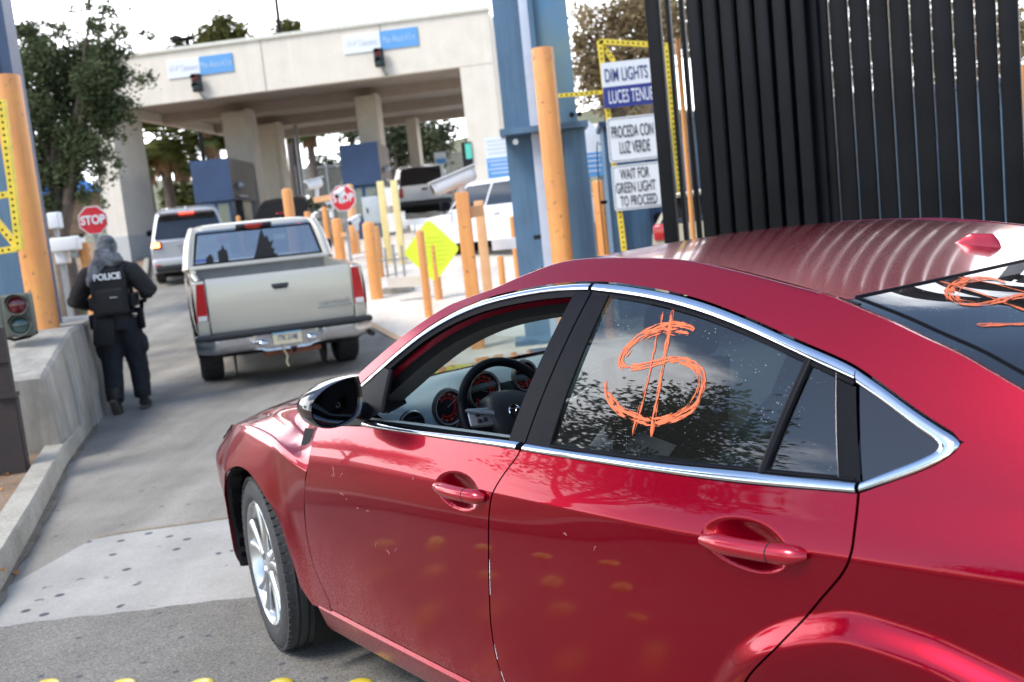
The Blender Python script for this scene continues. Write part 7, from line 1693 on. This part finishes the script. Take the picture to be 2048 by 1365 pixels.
# ================================================================== POLICE OFFICER walking away
CLOTH = mat('black_uniform', (.008, .008, .0095), .85, var=.3, scale=14, bump=.5, bscale=60); NAVY = mat('navy_trousers', (.008, .009, .015), .85, var=.3, scale=10, bump=.5, bscale=40)
SKIN = mat('skin', (.42, .25, .17), .6, var=.05); SCARF = mat('patterned_scarf', (.022, .024, .03), .95, scale=10, col2=(.27, .28, .30), detail=3, bump=.3); BOOT = mat('boot', (.018, .017, .016), .5, var=.2); SOLE = mat('boot_sole', (.10, .09, .075), .9)
Yp = 10.05; px0 = X(262, 820, Yp); ph = R(9)
pol = thing('police_officer', (px0, Yp, 0), ph, 'police officer in black with a grey patterned head scarf walking away along the kerb', 'person')
def skin_obj(name, nodes, edges, mt, parent, sub=2):
    me = bpy.data.meshes.new(name); me.from_pydata([n[0] for n in nodes], edges, []); o = bpy.data.objects.new(name, me); COL.objects.link(o); o.parent = parent
    md = o.modifiers.new('skin', 'SKIN'); 
    if not me.skin_vertices: me.attributes.new('skin', 'FLOAT_VECTOR', 'POINT') if False else None
    return o
# body as one continuous surface: rings swept along limbs and merged by a voxel remesh
def limb(mb, pts, rs, seg=14): mb.tube(pts, rs, seg)
LG = [(-.095, 0, .95), (-.10, .02, .72), (-.105, -.02, .50), (-.10, -.09, .30), (-.095, -.19, .14), (-.095, -.20, .09)]
RG = [(.095, 0, .95), (.105, .04, .72), (.115, .09, .50), (.125, .07, .28), (.13, .05, .12), (.13, .05, .08)]
mb = MB()
mb.tube([(0, 0, .86), (0, 0, .95), (0, .0, 1.08), (0, .0, 1.25), (0, .0, 1.38), (0, .01, 1.45), (0, .02, 1.50)], [.155, .175, .165, .195, .20, .13, .07], 20, flat=.74)
for s, (sh, el, wr, hd) in ((-1, ((-.19, .0, 1.40), (-.355, -.03, 1.155), (-.25, .23, 1.10), (-.20, .30, 1.11))), (1, ((.19, .0, 1.40), (.345, -.03, 1.20), (.24, .24, 1.16), (.19, .31, 1.18)))):
    mb.tube([(s*.10, 0, 1.41), sh, tuple((np.array(sh)+np.array(el))/2), el, tuple((np.array(el)+np.array(wr))/2), wr], [.085, .085, .070, .060, .052, .04], 14)
mb.tube(LG[:5], [.105, .098, .078, .072, .062], 14); mb.tube(RG[:5], [.105, .098, .080, .072, .062], 14)
mb.tube([(0, .01, 1.46), (0, .03, 1.56)], [.06, .055], 12); mb.ell((0, .04, 1.655), (.076, .098, .115))
mb.ell((0, .14, 1.645), (.014, .022, .022)); mb.ell((-.078, .03, 1.65), (.012, .022, .032)); mb.ell((.078, .03, 1.65), (.012, .022, .032))
for s, w_, dx in ((-1, (-.20, .30, 1.11), 1), (1, (.19, .31, 1.18), -1)):
    w_ = np.array(w_); mb.ell(tuple(w_+np.array([dx*.02, .035, 0])), (.042, .05, .022))
    for k in range(4):
        b_ = w_+np.array([dx*.02+(-.03+.02*k), .075, 0]); mb.tube([tuple(b_), tuple(b_+np.array([dx*.008, .032, -.008])), tuple(b_+np.array([dx*.014, .045+.006*(k in (1, 2)), -.032]))], [.0095, .009, .0075], 7)
    b_ = w_+np.array([dx*.05, .02, .01]); mb.tube([tuple(b_), tuple(b_+np.array([dx*.03, .03, .005])), tuple(b_+np.array([dx*.035, .055, .0]))], [.011, .010, .008], 7)
body = mb.build('body', [SKIN], pol, smooth=0)
md = body.modifiers.new('remesh', 'REMESH'); md.mode = 'VOXEL'; md.voxel_size = .011; md.use_smooth_shade = True
md = body.modifiers.new('smooth', 'SMOOTH'); md.iterations = 3
def cloth(name, build, mt, vox=.014, it=4):
    m_ = MB(); build(m_); o = m_.build(name, mt, pol, smooth=0); a = o.modifiers.new('remesh', 'REMESH'); a.mode = 'VOXEL'; a.voxel_size = vox; a.use_smooth_shade = True; b = o.modifiers.new('smooth', 'SMOOTH'); b.iterations = it; b.factor = .6
    tx = bpy.data.textures.new(name+'_folds', 'CLOUDS'); tx.noise_scale = .09; d = o.modifiers.new('folds', 'DISPLACE'); d.texture = tx; d.strength = .022; d.mid_level = .5; return o
def jacket(m):
    m.tube([(0, 0, .93), (0, 0, 1.0), (0, -.005, 1.12), (0, -.005, 1.28), (0, 0, 1.40), (0, .01, 1.47), (0, .02, 1.53)], [.185, .185, .185, .215, .225, .15, .085], 22, flat=.76)
    for sh, el, wr in (((-.20, .0, 1.40), (-.365, -.035, 1.155), (-.26, .21, 1.10)), ((.20, .0, 1.40), (.355, -.035, 1.20), (.25, .22, 1.16))):
        sh, el, wr = map(np.array, (sh, el, wr)); m.tube([(np.sign(sh[0])*.10, 0, 1.42), tuple(sh), tuple(sh*.5+el*.5), tuple(el), tuple(el*.5+wr*.5), tuple(wr)], [.10, .105, .095, .082, .072, .056], 16)
cloth('jacket', jacket, CLOTH)
def trousers(m):
    m.tube([(0, 0, .84), (0, 0, .93), (0, 0, 1.0)], [.17, .185, .175], 20, flat=.78); m.tube(LG[:5], [.118, .118, .100, .092, .082], 16); m.tube(RG[:5], [.118, .118, .102, .092, .084], 16)
    m.ell((-.20, .0, .66), (.045, .075, .10)); m.ell((.215, .05, .66), (.045, .075, .10))
cloth('trousers', trousers, NAVY)
def boot(c, up, toe):
    m_ = MB(); c = np.array(c)
    m_.tube([tuple(c+np.array([0, 0, .17])), tuple(c+np.array([0, 0, .06]))], [.062, .056], 14)
    f = Vector((0, math.cos(up), -math.sin(up))); n_ = Vector((0, math.sin(up), math.cos(up)))
    b0_ = Vector(tuple(c)); m_.tube([b0_-f*.07+n_*.01, b0_-f*.03+n_*.02, b0_+f*.06+n_*.015, b0_+f*.15+n_*.0, b0_+f*.20-n_*.005], [.035, .048, .050, .045, .028], 14)
    o = m_.build('boot', BOOT, pol, smooth=60); MB().tube([b0_-f*.085-n_*.03, b0_+f*.02-n_*.032, b0_+f*.12-n_*.035, b0_+f*.21-n_*.032], [.038, .044, .047, .03], 12, flat=.4).build('sole', SOLE, o)
boot((-.095, -.20, .115), R(48), 0); boot((.13, .05, .055), R(3), 0)
m_ = MB(); m_.rbox((0, -.185, 1.20), (.34, .10, .42), .05, n=4); m_.rbox((0, .17, 1.22), (.32, .07, .38), .03, n=4)
for s in (1, -1): m_.tube([(s*.12, -.17, 1.40), (s*.13, -.06, 1.485), (s*.12, .10, 1.44), (s*.11, .17, 1.38)], .028, 8, flat=.5); m_.rbox((s*.19, 0, 1.12), (.05, .28, .14), .02)
m_.build('plate_vest', CLOTH, pol, smooth=50)
MB().rbox((.02, -.25, 1.13), (.27, .08, .26), .035, n=4).build('back_pouch', CLOTH, pol, smooth=50); MB().rbox((.06, -.295, 1.17), (.07, .012, .012), .004).build('strap_loop', GREY, pol)
MB().rbox((-.10, -.235, 1.05), (.12, .07, .14), .03, n=4).build('side_pouch', CLOTH, pol, smooth=50)
text('lettering', 'POLICE', .085, SIGNWHITE, pol, Matrix.Translation((.015, -.242, 1.375)) @ Matrix.Rotation(R(90), 4, 'X'), .004, .92, bold=.003)
m_ = MB(); rows = []
for z, r_ in ((.985, .205), (1.0, .21), (1.03, .21), (1.04, .205)): rows.append([(r_*math.cos(a), r_*.78*math.sin(a), z) for a in np.linspace(0, 2*math.pi, 33)[:-1]])
m_.rings(rows).build('belt', BLACK, pol)
MB().rbox((.235, -.02, .93), (.055, .10, .22), .02, n=3).tube([(.25, -.02, 1.02), (.27, -.06, 1.10), (.31, -.09, 1.10)], .022, 8).build('holster', BLACK, pol, smooth=50)
MB().rbox((-.10, -.20, .84), (.20, .08, .30), .04, n=4, M=Matrix.Rotation(R(8), 3, 'Y')).build('drop_bag', CLOTH, pol, smooth=50)
MB().rbox((-.215, -.04, .94), (.07, .12, .15), .02).build('belt_pouch', BLACK, pol, smooth=50)
def scarf(m):
    m.ell((0, .03, 1.668), (.098, .118, .122), 20, 12); m.tube([(-.0, -.02, 1.60), (-.02, -.06, 1.52), (-.04, -.08, 1.47)], [.12, .125, .11], 16)
    m.tube([(-.04, -.07, 1.56), (-.10, -.15, 1.46), (-.155, -.185, 1.36), (-.18, -.18, 1.30)], [.09, .085, .06, .03], 14, flat=.7); m.tube([(.06, -.05, 1.56), (.10, -.10, 1.49)], [.08, .05], 12)
    m.tube([(-.11, .06, 1.53), (0, .12, 1.51), (.11, .06, 1.53)], [.05, .055, .05], 12)
o = cloth('head_scarf', scarf, SCARF, .012, 3)
EYE = mat('eye', (.03, .02, .015), .3, var=0)
for s in (1, -1): MB().ell((s*.032, .130, 1.665), (.012, .010, .008)).build('eye', EYE, pol)
# loose things inside the red car
o = thing('paper_notice', (0, 0, 0), 0, 'white paper notice lying in the back of the red car, its letters mirrored', 'paper'); a_, b_ = casty(1250, 893, .60), None
c = CORG-Frame.f*a_[0]+Frame.l*.60; o.location = (c[0], c[1], a_[1]-.02); o.rotation_euler = (R(35), R(14), math.pi+math.pi/2+TH+R(8))
MB().box((0, 0, 0), (.21, .15, .002)).build('sheet', SIGNWHITE, o, smooth=0); text('lettering', 'NATIONAL', .030, INK, o, Matrix.Translation((0, .03, .002)) @ Matrix.Diagonal((-1, 1, 1, 1)), .0004, 1); text('lettering', 'U.S.A', .030, INK, o, Matrix.Translation((0, -.02, .002)) @ Matrix.Diagonal((-1, 1, 1, 1)), .0004, 1)
TOWEL = mat('teal_towel', (.16, .42, .47), .95, var=.3, scale=22, bump=.5)
tp = [(1452, 935), (1470, 900), (1500, 860), (1540, 810), (1580, 760), (1640, 715)]; rows = []
cw2 = [np.array(CORG)*np.array([1, 1, 0])+(-Frame.f*casty(px, py, .58)[0]+Frame.l*.58)+np.array([0, 0, casty(px, py, .58)[1]]) for px, py in tp]
o = thing('towel', tuple(cw2[0]), 0, 'pale teal towel hanging inside the rear side window of the red car', 'towel')
for i, q in enumerate(cw2):
    w_ = [.10, .09, .075, .06, .045, .03][i]; rows.append([tuple(q-cw2[0]+(-Frame.f*(w_*(k/8-.3)))+Frame.l*(.012*math.sin(k*1.9+i*.7))) for k in range(9)])
MB().grid(rows).build('cloth', TOWEL, o, smooth=70)
